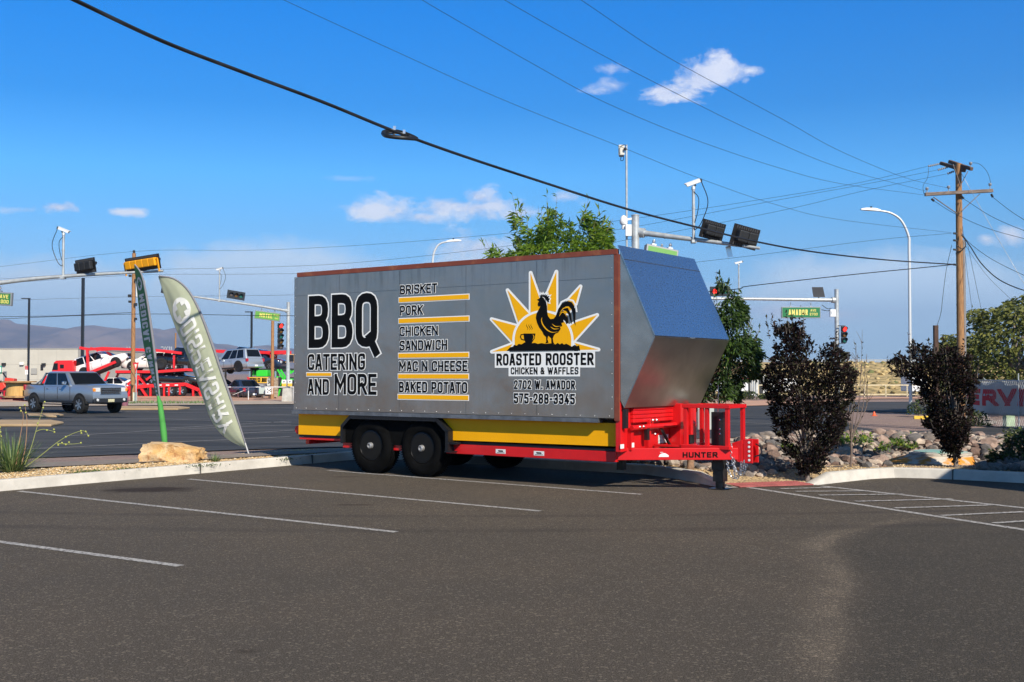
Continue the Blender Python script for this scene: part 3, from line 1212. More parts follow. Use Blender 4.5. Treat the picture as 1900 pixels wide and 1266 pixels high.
# ------------------------------------------------------------ concession trailer
TR = thing('concession_trailer', 'grey steel sided barbecue trailer on a red dump trailer frame with yellow belt', 'trailer', (O2.x, O2.y, 0), -TH)
U3, V3, O3 = Vector((U2.x, U2.y, 0)), Vector((V2.x, V2.y, 0)), Vector((O2.x, O2.y, 0))


def tl(px, py, y=0.0):
    """(x, z) in trailer space of the point seen at px,py on the plane y"""
    r = ray(px, py)
    o = Vector((0, 0, CAMZ)) - O3
    t = (y - o.dot(V3)) / r.dot(V3)
    p = o + r * t
    return p.dot(U3), p.z


ZB, ZT, LEN, WID = .928, 3.017, 5.85, 2.14


def panel_metal():
    m = bpy.data.materials.new('brushed_panel_steel')
    m.use_nodes = True
    t = NT(m.node_tree)
    b = m.node_tree.nodes['Principled BSDF']
    co = t.n('ShaderNodeTexCoord').outputs['Object']
    n1 = t.noise(co, 1.3, 6, .6, .4)
    n2 = t.noise(co, 9, 6, .7)
    c = t.mix(t.maprange(n1.outputs[0], .3, .7), (.285, .268, .25), (.365, .34, .315))
    c = t.mix(t.maprange(n2.outputs[0], .62, .8, 0, .5), c, (.42, .43, .44))
    xz = t.n('ShaderNodeSeparateXYZ')
    t.l(co, xz.inputs[0])
    m2 = t.n('ShaderNodeMapping')
    m2.inputs['Scale'].default_value = (7, 1, .5)
    t.l(co, m2.inputs[0])
    n4 = t.noise(m2.outputs[0], 1.5, 7, .65)
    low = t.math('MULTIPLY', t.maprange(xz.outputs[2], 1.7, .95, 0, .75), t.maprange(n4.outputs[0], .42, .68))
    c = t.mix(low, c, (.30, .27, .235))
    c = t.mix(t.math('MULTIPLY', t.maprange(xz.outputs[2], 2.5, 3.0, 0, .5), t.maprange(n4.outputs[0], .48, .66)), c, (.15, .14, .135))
    t.l(c, b.inputs['Base Color'])
    b.inputs['Metallic'].default_value = .70
    t.l(t.maprange(n1.outputs[0], .3, .7, .17, .27), b.inputs['Roughness'])
    mp = t.n('ShaderNodeMapping')
    mp.inputs['Scale'].default_value = (1.1, 1, .8)
    t.l(co, mp.inputs[0])
    n3 = t.noise(mp.outputs[0], 1.6, 3, .5)
    bp = t.n('ShaderNodeBump')
    bp.inputs['Strength'].default_value = .3
    bp.inputs['Distance'].default_value = .05
    t.l(n3.outputs[0], bp.inputs['Height'])
    t.l(bp.outputs[0], b.inputs['Normal'])
    return m


PANEL = panel_metal()
SEAM = mat('panel_seam', (.09, .095, .10), .5, .6)
RIVET = mat('rivet_steel', (.6, .6, .6), .35, .8)
mb = MB()
mb.box(0, LEN, 0, .025, ZB, ZT)
mb.mi = 1
for px in (629, 741, 864.5, 996):
    x = tl(px, 640)[0]
    mb.box(x - .002, x + .002, -.002, .0, ZB + .01, ZT - .01)
zs = tl(700, 531)[1]
mb.box(.01, LEN - .01, -.0015, 0, 2.72, 2.724)
mb.mi = 2
for i in range(27):
    mb.lathe([(.007, 0), (.004, .005), (0, .006)], (.06 + i * .22, 0, ZB + .028), (0, -1, 0), 6)
for i in range(14):
    for xx in (LEN - .03, .03):
        mb.lathe([(.006, 0), (.004, .005), (0, .006)], (xx, 0, ZB + .12 + i * .15), (0, -1, 0), 6)
mb.build('side_panel', [PANEL, SEAM, RIVET], TR)
RUST = mat('rust_red_channel', (.20, .045, .025), .7, col2=(.33, .12, .05), vscale=4, ramp=(.5, .8), bump=.15)
mb = MB()
mb.box(0.03, LEN - .01, .03, WID, ZB + .01, ZT - .02)
mb.build('box_body', PANEL, TR)
mb = MB()
mb.box(.06, 5.90, -.004, .05, ZT + .003, ZT + .07)
for x in (1.3, 2.75, 4.28, 5.6):
    mb.box(x - .06, x + .06, -.0065, .052, ZT + .004, ZT + .072)
mb.box(.06, 5.90, WID - .05, WID, ZT + .003, ZT + .07)
mb.box(.06, .11, .052, WID - .052, ZT + .003, ZT + .07)
mb.build('roof_channel', RUST, TR)
mb = MB()
mb.box(LEN + .004, LEN + .075, 0, .07, ZB - .03, ZT + .001)
mb.build('corner_post', RUST, TR)
mb = MB()
mb.box(-.11, -.002, .3, 1.9, 2.62, 2.66)
mb.prism([(-.002, .3, 2.66), (-.002, .3, 2.78), (-.11, .3, 2.66)], (0, 1.6, 0))
mb.build('rear_awning', BLACK, TR)
# lip under the panel
mb = MB()
mb.box(-.035, 5.62, -.012, .10, .868, ZB - .006)
mb.box(-.035, 5.62, .101, .20, .90, ZB - .006)
mb.build('panel_lip', mat('lip_steel', (.24, .25, .26), .45, .7, var=.25, vscale=6), TR)

# hood
hx, hz, bx_, bz = 6.424, 1.969, 5.983, 1.068
y0, y1 = .02, WID
x0h, zt2 = 5.93, 3.075
mb = MB()
th = .012


def side(y):
    return [(x0h, y, zt2), (hx, y, hz), (bx_, y, bz), (x0h, y, 1.16)]


A_, B_ = side(y0), side(y1)
mb.prism(A_, (0, .012, 0))
GOREM = mat('hood_side_steel', (.43, .395, .35), .27, .82, var=.12, vscale=3, bump=.12, bscale=2.2)
mb.build('hood_side', GOREM, TR)
mb = MB()
mb.prism(B_, (0, -.012, 0))
mb.build('hood_side', GOREM, TR)
HOODM = mat('hood_galvanised', (.54, .555, .575), .25, .97, var=.14, vscale=45, bump=.08, bscale=70, rvar=.06)
mb = MB()
n_up = Vector((zt2 - hz, 0, hx - x0h)).normalized()
P = lambda x, y, z: Vector((x, y, z))
mb.prism([P(x0h - .03, y0 - .01, zt2 + .055), P(hx + .006, y0 - .01, hz), P(hx + .006, y1 + .01, hz), P(x0h - .03, y1 + .01, zt2 + .055)], n_up * .012)
d_ = (P(hx, 0, hz) - P(x0h - .03, 0, zt2 + .055)).normalized()
q0 = P(x0h - .03, 0, zt2 + .055) + d_ * .20
mb.build('hood_top', HOODM, TR)
mb = MB()
mb.prism([P(q0.x, y0 - .012, q0.z) + n_up * .013, P(q0.x, y1 + .012, q0.z) + n_up * .013, P(q0.x, y1 + .012, q0.z) + n_up * .013 + d_ * .007, P(q0.x, y0 - .012, q0.z) + n_up * .013 + d_ * .007], n_up * .004)
mb.build('hood_seam', SEAM, TR)
LOWM = mat('hood_lower_steel', (.47, .445, .41), .36, .95, var=.10, vscale=2.5, bump=.10, bscale=1.8)
n_dn = Vector((hz - bz, 0, -(hx - bx_))).normalized()
mb = MB()
mb.prism([P(hx + .004, y0 - .008, hz - .004), P(bx_, y0 - .008, bz), P(bx_, y1 + .008, bz), P(hx + .004, y1 + .008, hz - .004)], n_dn * .012)
e_ = (P(bx_, 0, bz) - P(hx, 0, hz)).normalized()
q0 = P(hx, 0, hz) + e_ * .12
mb.build('hood_lower', LOWM, TR)
mb = MB()
mb.prism([P(q0.x, y0 - .01, q0.z) + n_dn * .012, P(q0.x, y1 + .01, q0.z) + n_dn * .012, P(q0.x, y1 + .01, q0.z) + n_dn * .012 + e_ * .007, P(q0.x, y0 - .01, q0.z) + n_dn * .012 + e_ * .005], n_dn * .003)
mb.build('hood_seam', SEAM, TR)

# bed with yellow belt
YB = .106
mb = MB()
mb.prism([(.0, YB, .535), (5.83, YB, .565), (5.83, YB, .86), (0, YB, .86)], (0, WID - .2, 0))
mb.build('yellow_belt', YEL, TR)
mb = MB()
mb.box(-.02, 5.82, YB + .03, WID - .1, .50, .533)
mb.box(0, 5.82, YB + .2, WID - .3, .46, .50)
mb.build('bed_floor', BLK2, TR)

# chassis
mb = MB()
mb.box(.95, 5.80, .128, .21, .36, .495)
mb.box(-.02, .949, .14, .21, .455, .495)
mb.box(-.02, 5.80, WID - .23, WID - .15, .36, .495)
for x in (.05, .9, 1.6, 3.2, 4.2, 5.2):
    mb.box(x, x + .08, .211, WID - .231, .38, .47)
CL = WID / 2
for s in (-1, 1):
    a = P(5.75, CL + s * (CL - .168), .46)
    b = P(7.10, CL + s * .10, .475)
    mb.bar(a, b, .07, .15)
mb.build('chassis_rail', RED, TR, bevel=.006)
mb = MB()
mb.box(7.05, 7.13, CL - .11, CL + .11, .38, .60)
mb.prism([(7.0, CL - .12, .60), (7.17, CL - .12, .655), (7.17, CL - .12, .36), (7.0, CL - .12, .40)], (0, .02, 0))
mb.prism([(7.0, CL + .10, .60), (7.17, CL + .10, .655), (7.17, CL + .10, .36), (7.0, CL + .10, .40)], (0, .02, 0))
mb.box(7.172, 7.30, CL - .10, CL - .075, .36, .66)
mb.box(7.172, 7.30, CL + .075, CL + .10, .36, .66)
mb.box(7.172, 7.19, CL - .074, CL + .074, .36, .66)
cpl = mb.build('coupler', RED, TR, bevel=.005)
mb = MB()
for i in range(5):
    for yy_ in (CL - .1,):
        mb.lathe([(.016, 0), (.016, .004), (0, .005)], (7.255, yy_, .40 + i * .056), (0, -1, 0), 10)
mb.build('bolt_hole', WHITE, cpl)
# front wall of the bed
XF = 5.86
FW = [mat('red_wall_paint', (.60, .008, .010), .42, var=.1, vscale=2.5, coat=.2)]
mb = MB()
mb.box(XF, XF + .05, YB + .0, WID - .1, .50, 1.10)
mb.box(XF, XF + .075, .02, YB - .002, .50, 1.13)
mb.box(XF, XF + .075, WID - .098, WID, .50, 1.13)
mb.build('front_wall', RED, TR, bevel=.004)
mb = MB()
for k in range(4):
    z = .86 + k * .052
    mb.box(XF + .051, XF + .10, YB + .2, 1.42, z, z + .049)
mb.box(XF + .051, XF + .11, YB + .2, 1.42, 1.07, 1.09)
mb.build('tarp_roll', RED, TR, bevel=.012)
mb = MB()
mb.tube([(XF + .13, YB + .10, .80), (XF + .13, 1.95, .80)], .035, 10)
for yy_ in (YB + .16, .72, 1.5, 1.9):
    mb.box(XF + .051, XF + .11, yy_ - .035, yy_ + .035, .51, .80)
mb.box(XF + .051, XF + .22, 1.38, 1.46, .50, 1.09)
mb.box(XF + .051, XF + .2, 1.72, 1.80, .50, 1.08)
mb.bar((XF + .09, .72, .84), (XF + .14, .72, .84), .1)
mb.build('front_brace', RED, TR, bevel=.004)
mb = MB()
for (yy_, z) in ((.70, .885), (.80, .885), (.76, .70), (YB + .25, .81), (.45, .81)):
    mb.lathe([(.020, 0), (.020, .03), (.012, .04), (0, .042)], (XF + .14, yy_, z), (1, 0, 0), 8)
mb.build('hook', CHROME, TR)
mb = MB()
mb.box(XF + .052, XF + .056, 1.05, 1.33, .56, .67)
mb.build('paper_label', mat('sticker_white', (.75, .74, .70), .5, col2=(.35, .35, .36), vscale=26, ramp=(.5, .7)), TR)
mb = MB()
mb.box(XF + .076, XF + .079, YB + .02 - .12, YB - .01, .545, .60)
mb.box(XF + .112, XF + .114, YB + .13, YB + .19, .55, .61)
mb.build('small_sticker', WHITE, TR)
# black latch strip, hooks, pump, braces
for nm, fn_ in (('latch_strip', lambda m_: m_.box(XF + .08, XF + .13, .05, .12, .80, 1.05)), ('hook_plate', lambda m_: m_.box(XF + .11, XF + .16, .56, .62, .63, .80)),
                ('pump', lambda m_: m_.box(XF + .20, XF + .30, 1.50, 1.62, .50, .66)), ('strut', lambda m_: m_.bar((XF + .1, 1.05, .76), (XF + .1, 1.30, .52), .03)),
                ('strut', lambda m_: m_.bar((XF + .12, 1.55, .76), (XF + .12, 1.75, .52), .03))):
    mb = MB()
    fn_(mb)
    mb.build(nm, BLACK, TR)
mb = MB()
mb.box(6.15, 6.30, 1.74, 1.96, .72, 1.02)
mb.build('control_box', mat('grey_box', (.48, .52, .50), .5), TR, bevel=.008)
# cage round the jack
mb = MB()
cy0, cy1 = .86, 1.32
cx0, cxm, cx1 = (tl(q_, 790, cy0)[0] for q_ in (1273, 1312, 1350))
for (x, y) in ((cx0, cy0), (cx1, cy0), (cx0, cy1), (cx1, cy1)):
    mb.box(x - .025, x + .025, y - .025, y + .025, .53, 1.05)
mb.box(cxm - .025, cxm + .025, cy0 - .025, cy0 + .025, .53, 1.05)
for y in (cy0, cy1):
    mb.box(cx0 - .04, cx1 + .04, y - .035, y + .035, 1.051, 1.10)
    mb.box(cx0 - .06, cx1 + .04, y - .04, y + .04, .528, .575)
for x in (cx0, cx1):
    mb.box(x - .034, x + .034, cy0 + .036, cy1 - .036, 1.052, 1.098)
    mb.box(x - .034, x + .034, cy0 + .041, cy1 - .041, .53, .57)
mb.box(XF + .08, cx0 - .061, cy0 + .02, cy0 + .07, .53, .56)
mb.build('jack_cage', RED, TR, bevel=.004)
mb = MB()
JX = tl(1336, 850, CL)[0]
mb.box(JX - .085, JX + .085, CL - .08, CL + .08, .50, 1.0)
mb.box(JX - .072, JX + .072, CL - .072, CL + .072, .10, .50)
mb.box(JX - .084, JX + .084, CL - .084, CL + .084, .25, .36)
mb.lathe([(.062, .0), (.062, .12)], (JX, CL, .014), n=14)
mb.box(JX - .12, JX + .12, CL - .12, CL + .12, .001, .014)
mb.bar((JX + .1, CL - .05, .30), (JX + .2, CL - .05, .29), .05)
jk = mb.build('jack', BLACK, TR, bevel=.005)
mb = MB()
for z in (.72, .78, .9):
    mb.lathe([(.011, 0), (.011, .006), (0, .008)], (JX + .04, CL - .08, z), (0, -1, 0), 8)
mb.tube([(JX - .01, CL - .02, 1.0), (JX - .01, CL - .02, 1.35)], .007, 6)
mb.build('jack_bolt', CHROME, jk)


def chain(mb, pts, r=.017, w=.0045):
    P_ = catmull(pts, 8)
    L_ = [0]
    for a, b in zip(P_, P_[1:]):
        L_.append(L_[-1] + (b - a).length)
    n = int(L_[-1] / (r * 1.9))
    for i in range(n):
        s = L_[-1] * (i + .5) / n
        j = max(k for k in range(len(L_)) if L_[k] <= s)
        j = min(j, len(P_) - 2)
        p = P_[j].lerp(P_[j + 1], (s - L_[j]) / max(1e-6, L_[j + 1] - L_[j]))
        d = (P_[j + 1] - P_[j]).normalized()
        side_ = d.cross(Vector((0, 1, 0) if i % 2 else (1, 0, .3))).normalized()
        loop = [p + d * cos(t) * r * 1.35 + side_ * sin(t) * r * .75 for t in [2 * pi * k / 10 for k in range(11)]]
        mb.tube(loop, w, 5, cap=False)


mb = MB()
yc = CL - .17
chain(mb, [(7.05, yc, .60), (7.04, yc, .45), (7.10, yc, .28), (7.2, yc, .22), (7.25, yc, .35)])
chain(mb, [(6.98, yc, .40), (7.02, yc, .22), (7.12, yc, .17), (7.2, yc, .30), (7.22, yc, .40)])
chain(mb, [(7.08, yc, .42), (7.09, yc, .20), (7.16, yc, .25), (7.18, yc, .38)])
mb.build('safety_chain', mat('chain_zinc', (.55, .56, .58), .35, .9), TR, smooth=50)
mb = MB()
mb.tube(catmull([(7.28, CL + .05, .60), (7.36, CL + .02, .56), (7.37, CL, .48), (7.29, CL - .02, .44)], 6), .009, 6)
mb.tube(catmull([(6.95, CL - .13, .58), (6.97, CL - .14, .50), (6.96, CL - .135, .42)], 6), .012, 6)
mb.tube(catmull([(6.2, 1.8, .72), (6.25, 1.7, .64), (6.3, 1.6, .6)], 6), .010, 6)
mb.build('cable', BLACK, TR, smooth=50)
# leg behind
mb = MB()
mb.box(5.0, 5.1, 1.5, 1.6, .13, .36)
mb.build('support_leg', BLACK, TR)
# rear lug
mb = MB()
mb.prism([(-.02, .16, .52), (-.10, .16, .535), (-.15, .16, .60), (-.13, .16, .66), (-.02, .16, .68)], (0, .03, 0))
mb.prism([(-.02, .30, .52), (-.10, .30, .535), (-.15, .30, .60), (-.13, .30, .66), (-.02, .30, .68)], (0, .03, 0))
mb.build('rear_lug', RED, TR, bevel=.004)

# fenders
DIA = mat('tread_plate', (.014, .014, .015), .4, .3, bump=.5, bscale=55)


def fender(ya, yb, yl):
    pr = [(1.03, .44), (1.03, .70), (1.21, .858), (2.93, .858), (3.13, .69), (3.13, .40)]
    mb = MB()
    for (p, q) in zip(pr, pr[1:]):
        d = Vector((q[0] - p[0], q[1] - p[1])).normalized()
        n = Vector((-d.y, d.x)) * .008
        mb.prism([(p[0], ya, p[1]), (q[0], ya, q[1]), (q[0] + n.x, ya, q[1] + n.y), (p[0] + n.x, ya, p[1] + n.y)], (0, yb - ya, 0))
        m_ = Vector((d.y, -d.x)) * .045
        mb.prism([(p[0], yl, p[1]), (q[0], yl, q[1]), (q[0] + m_.x, yl, q[1] + m_.y), (p[0] + m_.x, yl, p[1] + m_.y)], (0, .006, 0))
    mb.box(3.13, 3.27, ya + .02, ya + .12, .50, .53)
    mb.box(3.08, 3.2, ya - .02, ya + .15, .385, .40)
    fb_ = mb.build('fender', DIA, TR)
    mb = MB()
    yk = yb if yl < 1 else ya - .012
    mb.prism([(x, yk - .075 if yl < 1 else yk + .06, z) for x, z in [(1.04, .44)] + pr[1:-1] + [(3.12, .44)]], (0, .01, 0))
    mb.build('fender_liner', mat('fender_liner_black', (.004, .004, .004), .9, spec=.08), TR)
    return fb_


fender(.0, YB + .07, -.006)
fender(WID - .08, WID + .12, WID + .115)


def wheel(x, y, s, rad=.418, wid=.25):
    """s=-1: outer face towards -y"""
    mb = MB()
    R_ = rad
    prof = [(.225, .02), (.245, .0), (.31, -.014), (.375, .004), (.402, .03), (R_, .058)]
    for k in range(3):
        u = .055 + (wid - .11) * (k + .5) / 3 - .004
        prof += [(R_, u - .012), (R_ - .010, u - .008), (R_ - .010, u + .008), (R_, u + .012)]
    prof += [(R_, wid - .055), (.402, wid - .03), (.375, wid - .004), (.31, wid + .01), (.245, wid), (.225, wid - .02)]
    mb.lathe(prof, (x, y, rad), (0, -s, 0), 56, closed=True)
    # tread lugs
    for k in range(70):
        t = 2 * pi * k / 70
        for v0, v1 in ((.028, .058), (wid - .058, wid - .028)):
            a = Vector((x + cos(t) * (R_ - .004), y - s * v0, rad + sin(t) * (R_ - .004)))
            b = Vector((x + cos(t) * (R_ - .001), y - s * v1, rad + sin(t) * (R_ - .001)))
            mb.bar(a, b, .014, .012, up=(cos(t), 0, sin(t)))
    w = mb.build('wheel', RUBBER, TR, smooth=40)
    mb = MB()
    mb.lathe([(.238, .018), (.214, .012), (.204, .03), (.190, .075), (.165, .095), (.150, .10), (.118, .075), (.10, .07), (.06, .068), (.055, .07)], (x, y, rad), (0, -s, 0), 40)
    mb.build('rim', mat('gloss_black_rim', (.004, .004, .0045), .28, spec=.3), w, smooth=35)
    mb = MB()
    mb.lathe([(.055, .07), (.052, .03), (.048, .012), (.046, -.018), (.030, -.03), (.026, -.028), (.024, -.012), (0, -.012)], (x, y, rad), (0, -s, 0), 24)
    mb.build('hub', mat('hub_metal', (.42, .41, .40), .4, .6), w, smooth=35)
    mb = MB()
    for k in range(8):
        t = 2 * pi * k / 8 + .2
        mb.lathe([(.017, .068), (.017, .045), (.010, .034), (0, .033)], (x + cos(t) * .083, y, rad + sin(t) * .083), (0, -s, 0), 6)
    mb.build('lug_nut', mat('nut_zinc', (.75, .75, .74), .45, .3), w)
    return w


for x in (1.582, 2.587):
    wheel(x, .06, -1)
    wheel(x, WID + .06, 1)
mb = MB()
for x in (1.582, 2.587):
    mb.bar((x, .30, .36), (x, WID - .2, .36), .10)
mb.bar((1.58, .33, .42), (2.6, .33, .42), .05, .09)
mb.build('axle', BLK2, TR)

# ------------------------------------------------------------ lettering on the panel
INK = mat('vinyl_black', (.004, .004, .004), .6, spec=.12)
VW = mat('vinyl_white', (.90, .90, .86), .5, spec=.3)
VY = mat('vinyl_yellow', (.95, .46, .004), .5, spec=.2)
L0 = -.0030


def z5(x, y):
    return tl(530 + x / 4.219, 480 + y / 4.219)


def z6(x, y):
    return tl(880 + x / 4.2214, 480 + y / 4.2214)


mbB, mbW, mbY = MB(), MB(), MB()


def plane_fn(x0, z0, base, y=0.0):
    return lambda x, z, dz: (x0 + x, y + base - dz, z0 + z)


def put(s, bl, tr, zf, tk=.15, gap=.1, ol=.04, rnd=.3, white=True):
    (xa, za), (xb, zb) = zf(*bl), zf(*tr)
    W_, H2 = xb - xa, zb - za
    if white and ol:
        add_text(mbW, text2d(s, W_, H2, tk, gap, ol, rnd), plane_fn(xa, za, L0))
    add_text(mbB, text2d(s, W_, H2, tk, gap, 0, rnd), plane_fn(xa, za, L0 - .003))


def rect(mb, bl, tr, zf, base, grow=0):
    (xa, za), (xb, zb) = zf(*bl), zf(*tr)
    mb.poly([(xa - grow, base, za - grow), (xb + grow, base, za - grow), (xb + grow, base, zb + grow), (xa - grow, base, zb + grow)])


put('BBQ', (181, 700), (720, 264), z5, .163, .078, .027, .42)
put('CATERING', (174, 872), (624, 742), z5, .17, .10, .05)
put('AND', (174, 1064), (342, 943), z5, .17, .10, .05)
put('MORE', (385, 1062), (714, 902), z5, .16, .09, .04)
for bl, tr in (((166, 917), (358, 897)), ((889, 337), (1436, 286)), ((888, 502), (1436, 456)), ((885, 775), (1434, 738)), ((883, 938), (1433, 906)), ((881, 1101), (1432, 1070))):
    # keep every bar level at its mean height
    (xa, za), (xb, zb) = z5(*bl), z5(*tr)
    hh = .062 if bl[0] > 800 else .045
    zm = (za + zb) / 2
    for mb_, g_, base in ((mbW, .012, L0), (mbY, 0, L0 - .003)):
        mb_.poly([(xa - g_, base, zm - hh / 2 - g_), (xb + g_, base, zm - hh / 2 - g_), (xb + g_, base, zm + hh / 2 + g_), (xa - g_, base, zm + hh / 2 + g_)])
put('BRISKET', (898, 282), (1188, 192), z5, .18, .12, .06)
put('PORK', (898, 446), (1076, 362), z5, .18, .12, .06)
put('CHICKEN', (894, 608), (1194, 524), z5, .18, .12, .06)
put('SANDWICH', (894, 720), (1267, 634), z5, .18, .12, .06)
put('MAC N CHEESE', (891, 883), (1426, 799), z5, .18, .12, .06)
put('BAKED POTATO', (890, 1047), (1424, 966), z5, .18, .12, .06)
# logo
rays = [[(137, 475), (345, 530), (308, 662)], [(262, 248), (428, 430), (350, 508)], [(443, 112), (520, 330), (525, 410), (443, 425)], [(645, 103), (645, 420), (575, 405), (572, 280)],
        [(834, 218), (797, 355), (735, 430), (690, 430), (742, 320)], [(965, 442), (782, 645), (740, 535), (800, 497)], [(975, 713), (826, 716), (785, 660)], [(140, 730), (305, 668), (262, 724)]]


def lf(x, y, dz=0.0):
    X, Z = z6(x, y)
    return (X, L0 - dz, Z)


def stroke6(mb, pts, w, dz, closed=False, taper=False):
    """stroke in logo pixels, w in logo pixels"""
    if taper:
        P_ = [Vector(p) for p in pts]
        n = len(P_)
        Ls, Rs = [], []
        for i in range(n):
            d = (P_[min(i + 1, n - 1)] - P_[max(i - 1, 0)]).normalized()
            nn = Vector((-d.y, d.x))
            k = w / 2 * (sin(pi * min(1, .08 + .92 * i / (n - 1))) if taper == 2 else 1 - .92 * i / (n - 1))
            Ls.append(P_[i] + nn * k)
            Rs.append(P_[i] - nn * k)
        for i in range(n - 1):
            mb.poly([lf(p.x, p.y, dz) for p in (Ls[i], Rs[i], Rs[i + 1], Ls[i + 1])])
        return
    for q in stroke_poly([tuple(p) for p in pts], w, None, None, 0, closed):
        mb.poly([lf(p.x, p.y, dz) for p in q])


dz_ = .0004
for i, r in enumerate(rays):
    for p in r:
        fill2d(mbW, [(p[0] + 15 * cos(t), p[1] + 15 * sin(t)) for t in [2 * pi * k / 18 for k in range(18)]], lf, dz_)
        dz_ += .00004
    for p, q in zip(r, r[1:] + r[:1]):
        d = (Vector(q) - Vector(p)).normalized() * 15
        mbW.poly([lf(*v, dz_) for v in ((p[0] - d.y, p[1] + d.x), (p[0] + d.y, p[1] - d.x), (q[0] + d.y, q[1] - d.x), (q[0] - d.y, q[1] + d.x))])
        dz_ += .00004
    fill2d(mbY, r, lf, .0031)
arc = [(540 + 240 * cos(pi * k / 40), 640 - 236 * sin(pi * k / 40)) for k in range(41)]
fill2d(mbW, [(786, 724)] + [(780, 690)] + arc + [(300, 690), (294, 724)], lf, .0034)
arc = [(540 + 222 * cos(pi * k / 40), 640 - 219 * sin(pi * k / 40)) for k in range(41)]
fill2d(mbY, [(760, 700)] + arc + [(320, 700)], lf, .0037)
hill = [(256, 724), (282, 695), (305, 690), (315, 675), (335, 682), (350, 668), (372, 672), (398, 656), (440, 664), (478, 660), (500, 668), (530, 662), (560, 668), (600, 664), (640, 672), (655, 660), (672, 672), (690, 662), (705, 674), (722, 666), (745, 678), (765, 690), (790, 676), (806, 686), (824, 680), (832, 722)]
fill2d(mbB, hill, lf, .0042)
rect(mbW, (162, 856), (948, 724.5), z6, L0 - .0015)
rect(mbW, (270, 922), (830, 842), z6, L0 - .0012)
put('ROASTED ROOSTER', (176, 838), (936, 736), z6, .19, .10, 0, white=False)
put('CHICKEN & WAFFLES', (288, 907), (818, 850), z6, .19, .12, 0, white=False)
put('2702 W. AMADOR', (314, 1021), (791, 954), z6, .18, .12, .07)
put('575-288-3345', (313, 1133), (790, 1060), z6, .18, .12, .07)
# the last two lines of the sign sit proud of the white boxes
rooster = [(493, 323), (510, 314), (520, 301), (513, 284), (523, 291), (526, 277), (534, 288), (541, 275), (548, 288), (560, 276), (562, 290), (576, 280), (573, 297), (593, 292), (583, 308), (595, 315), (587, 330), (590, 345), (578, 342),
           (570, 330), (560, 322), (566, 345), (572, 375), (574, 415), (580, 450), (598, 474), (622, 472), (640, 452), (650, 425), (660, 395), (690, 352), (730, 332), (765, 342), (786, 372), (793, 420), (792, 470), (796, 527), (779, 490), (775, 440),
           (764, 398), (742, 374), (712, 376), (737, 390), (757, 428), (764, 478), (768, 518), (752, 480), (742, 440), (722, 411), (690, 402), (716, 428), (735, 462), (738, 505), (725, 515), (714, 490), (700, 478), (704, 500), (686, 505), (692, 530), (674, 535), (680, 550), (660, 580),
           (640, 588), (628, 600), (618, 625), (622, 655), (630, 668), (606, 668), (606, 655), (604, 625), (582, 605), (576, 632), (584, 660), (558, 666), (566, 650), (564, 615), (546, 598), (534, 572), (510, 540), (494, 505), (484, 465), (490, 430), (508, 398), (520, 372), (508, 378), (498, 365), (501, 345), (510, 336)]
stroke6(mbW, rooster[10:32][::-1] if False else rooster[3:19], 16, .0040)
stroke6(mbW, [(640, 440), (652, 400), (685, 340), (730, 318), (776, 330), (798, 368), (805, 420)], 13, .0041)
fill2d(mbB, rooster, lf, .0044)
fill2d(mbB, [(388, 587), (482, 587), (476, 625), (452, 664), (405, 664), (392, 630)], lf, .0045)
stroke6(mbB, [(390, 594), (370, 596), (364, 612), (372, 632), (396, 640)], 8, .0046)
for sx in (0, 18, 34):
    stroke6(mbB, [(416 + sx, 562), (424 + sx, 548), (416 + sx, 534), (410 + sx, 522), (418 + sx, 508)], 5, .0046, taper=2)
for w_, pts in ((9, [(532, 462), (530, 490), (544, 525), (575, 560), (615, 578), (668, 572)]), (6, [(600, 535), (630, 552), (670, 548)]), (6, [(612, 512), (640, 532), (682, 528)]), (5, [(535, 300), (552, 312), (560, 335)]), (6, [(462, 594), (470, 615), (458, 640)])):
    P_ = [v for v in catmull([(p[0], p[1], 0) for p in pts], 5)]
    stroke6(mbY if w_ != 5 else mbW, [(p.x, p.y) for p in P_], w_, .0052, taper=2)
for pts in ([(672, 430), (700, 392), (738, 384), (760, 405)], [(668, 452), (690, 420), (712, 430), (728, 460)]):
    P_ = [v for v in catmull([(p[0], p[1], 0) for p in pts], 5)]
    stroke6(mbY, [(p.x, p.y) for p in P_], 7, .0052, taper=2)
mbW.build('lettering_outline', VW, TR, recalc=False)
mbB.build('lettering', INK, TR, recalc=False)
mbY.build('sun_emblem', VY, TR, recalc=False)

# frame lettering and stickers: on the near tongue beam
a = P(5.75, CL - (CL - .168), .46)
b = P(7.10, CL - .10, .475)
dB = (b - a).normalized()
nB = dB.cross(Vector((0, 0, 1))).normalized()
nB = nB if nB.y < 0 else -nB


def on_beam(x, z, dz):
    return a + dB * x + nB * (.0375 + dz) + Vector((0, 0, z))


mb = MB()
LB = (b - a).length
add_text(mb, text2d('HUNTER', .44, .070, .24, .2, 0, .12), lambda x, y, dz: on_beam(LB * .555 + x, y - .045, dz))
mb.build('frame_lettering', INK, TR, recalc=False)
mb = MB()
fill2d(mb, [(0, 0), (.13, 0), (.13, .02), (.11, .035), (.08, .05), (.04, .045), (.015, .03)], lambda x, y, dz: on_beam(LB * .36 + x, y - .035, .001))
add_text(mb, text2d('-', .04, .03, .2, .2), lambda x, y, dz: on_beam(LB * .36 + .02 + x, y + .01, .001))
for x in (3.88, 4.52):
    mb.poly([(x, .126, .395), (x + .17, .126, .395), (x + .17, .126, .455), (x, .126, .455)])
mb.build('frame_sticker', WHITE, TR, recalc=False)
mb = MB()
for x in (3.88, 4.52):
    mb.poly([(x + .05, .1245, .42), (x + .13, .1245, .42), (x + .12, .1245, .44), (x + .04, .1245, .44)])
    mb.poly([(x + .02, .1245, .405), (x + .15, .1245, .405), (x + .15, .1245, .411), (x + .02, .1245, .411)])
mb.build('sticker_print', INK, TR, recalc=False)
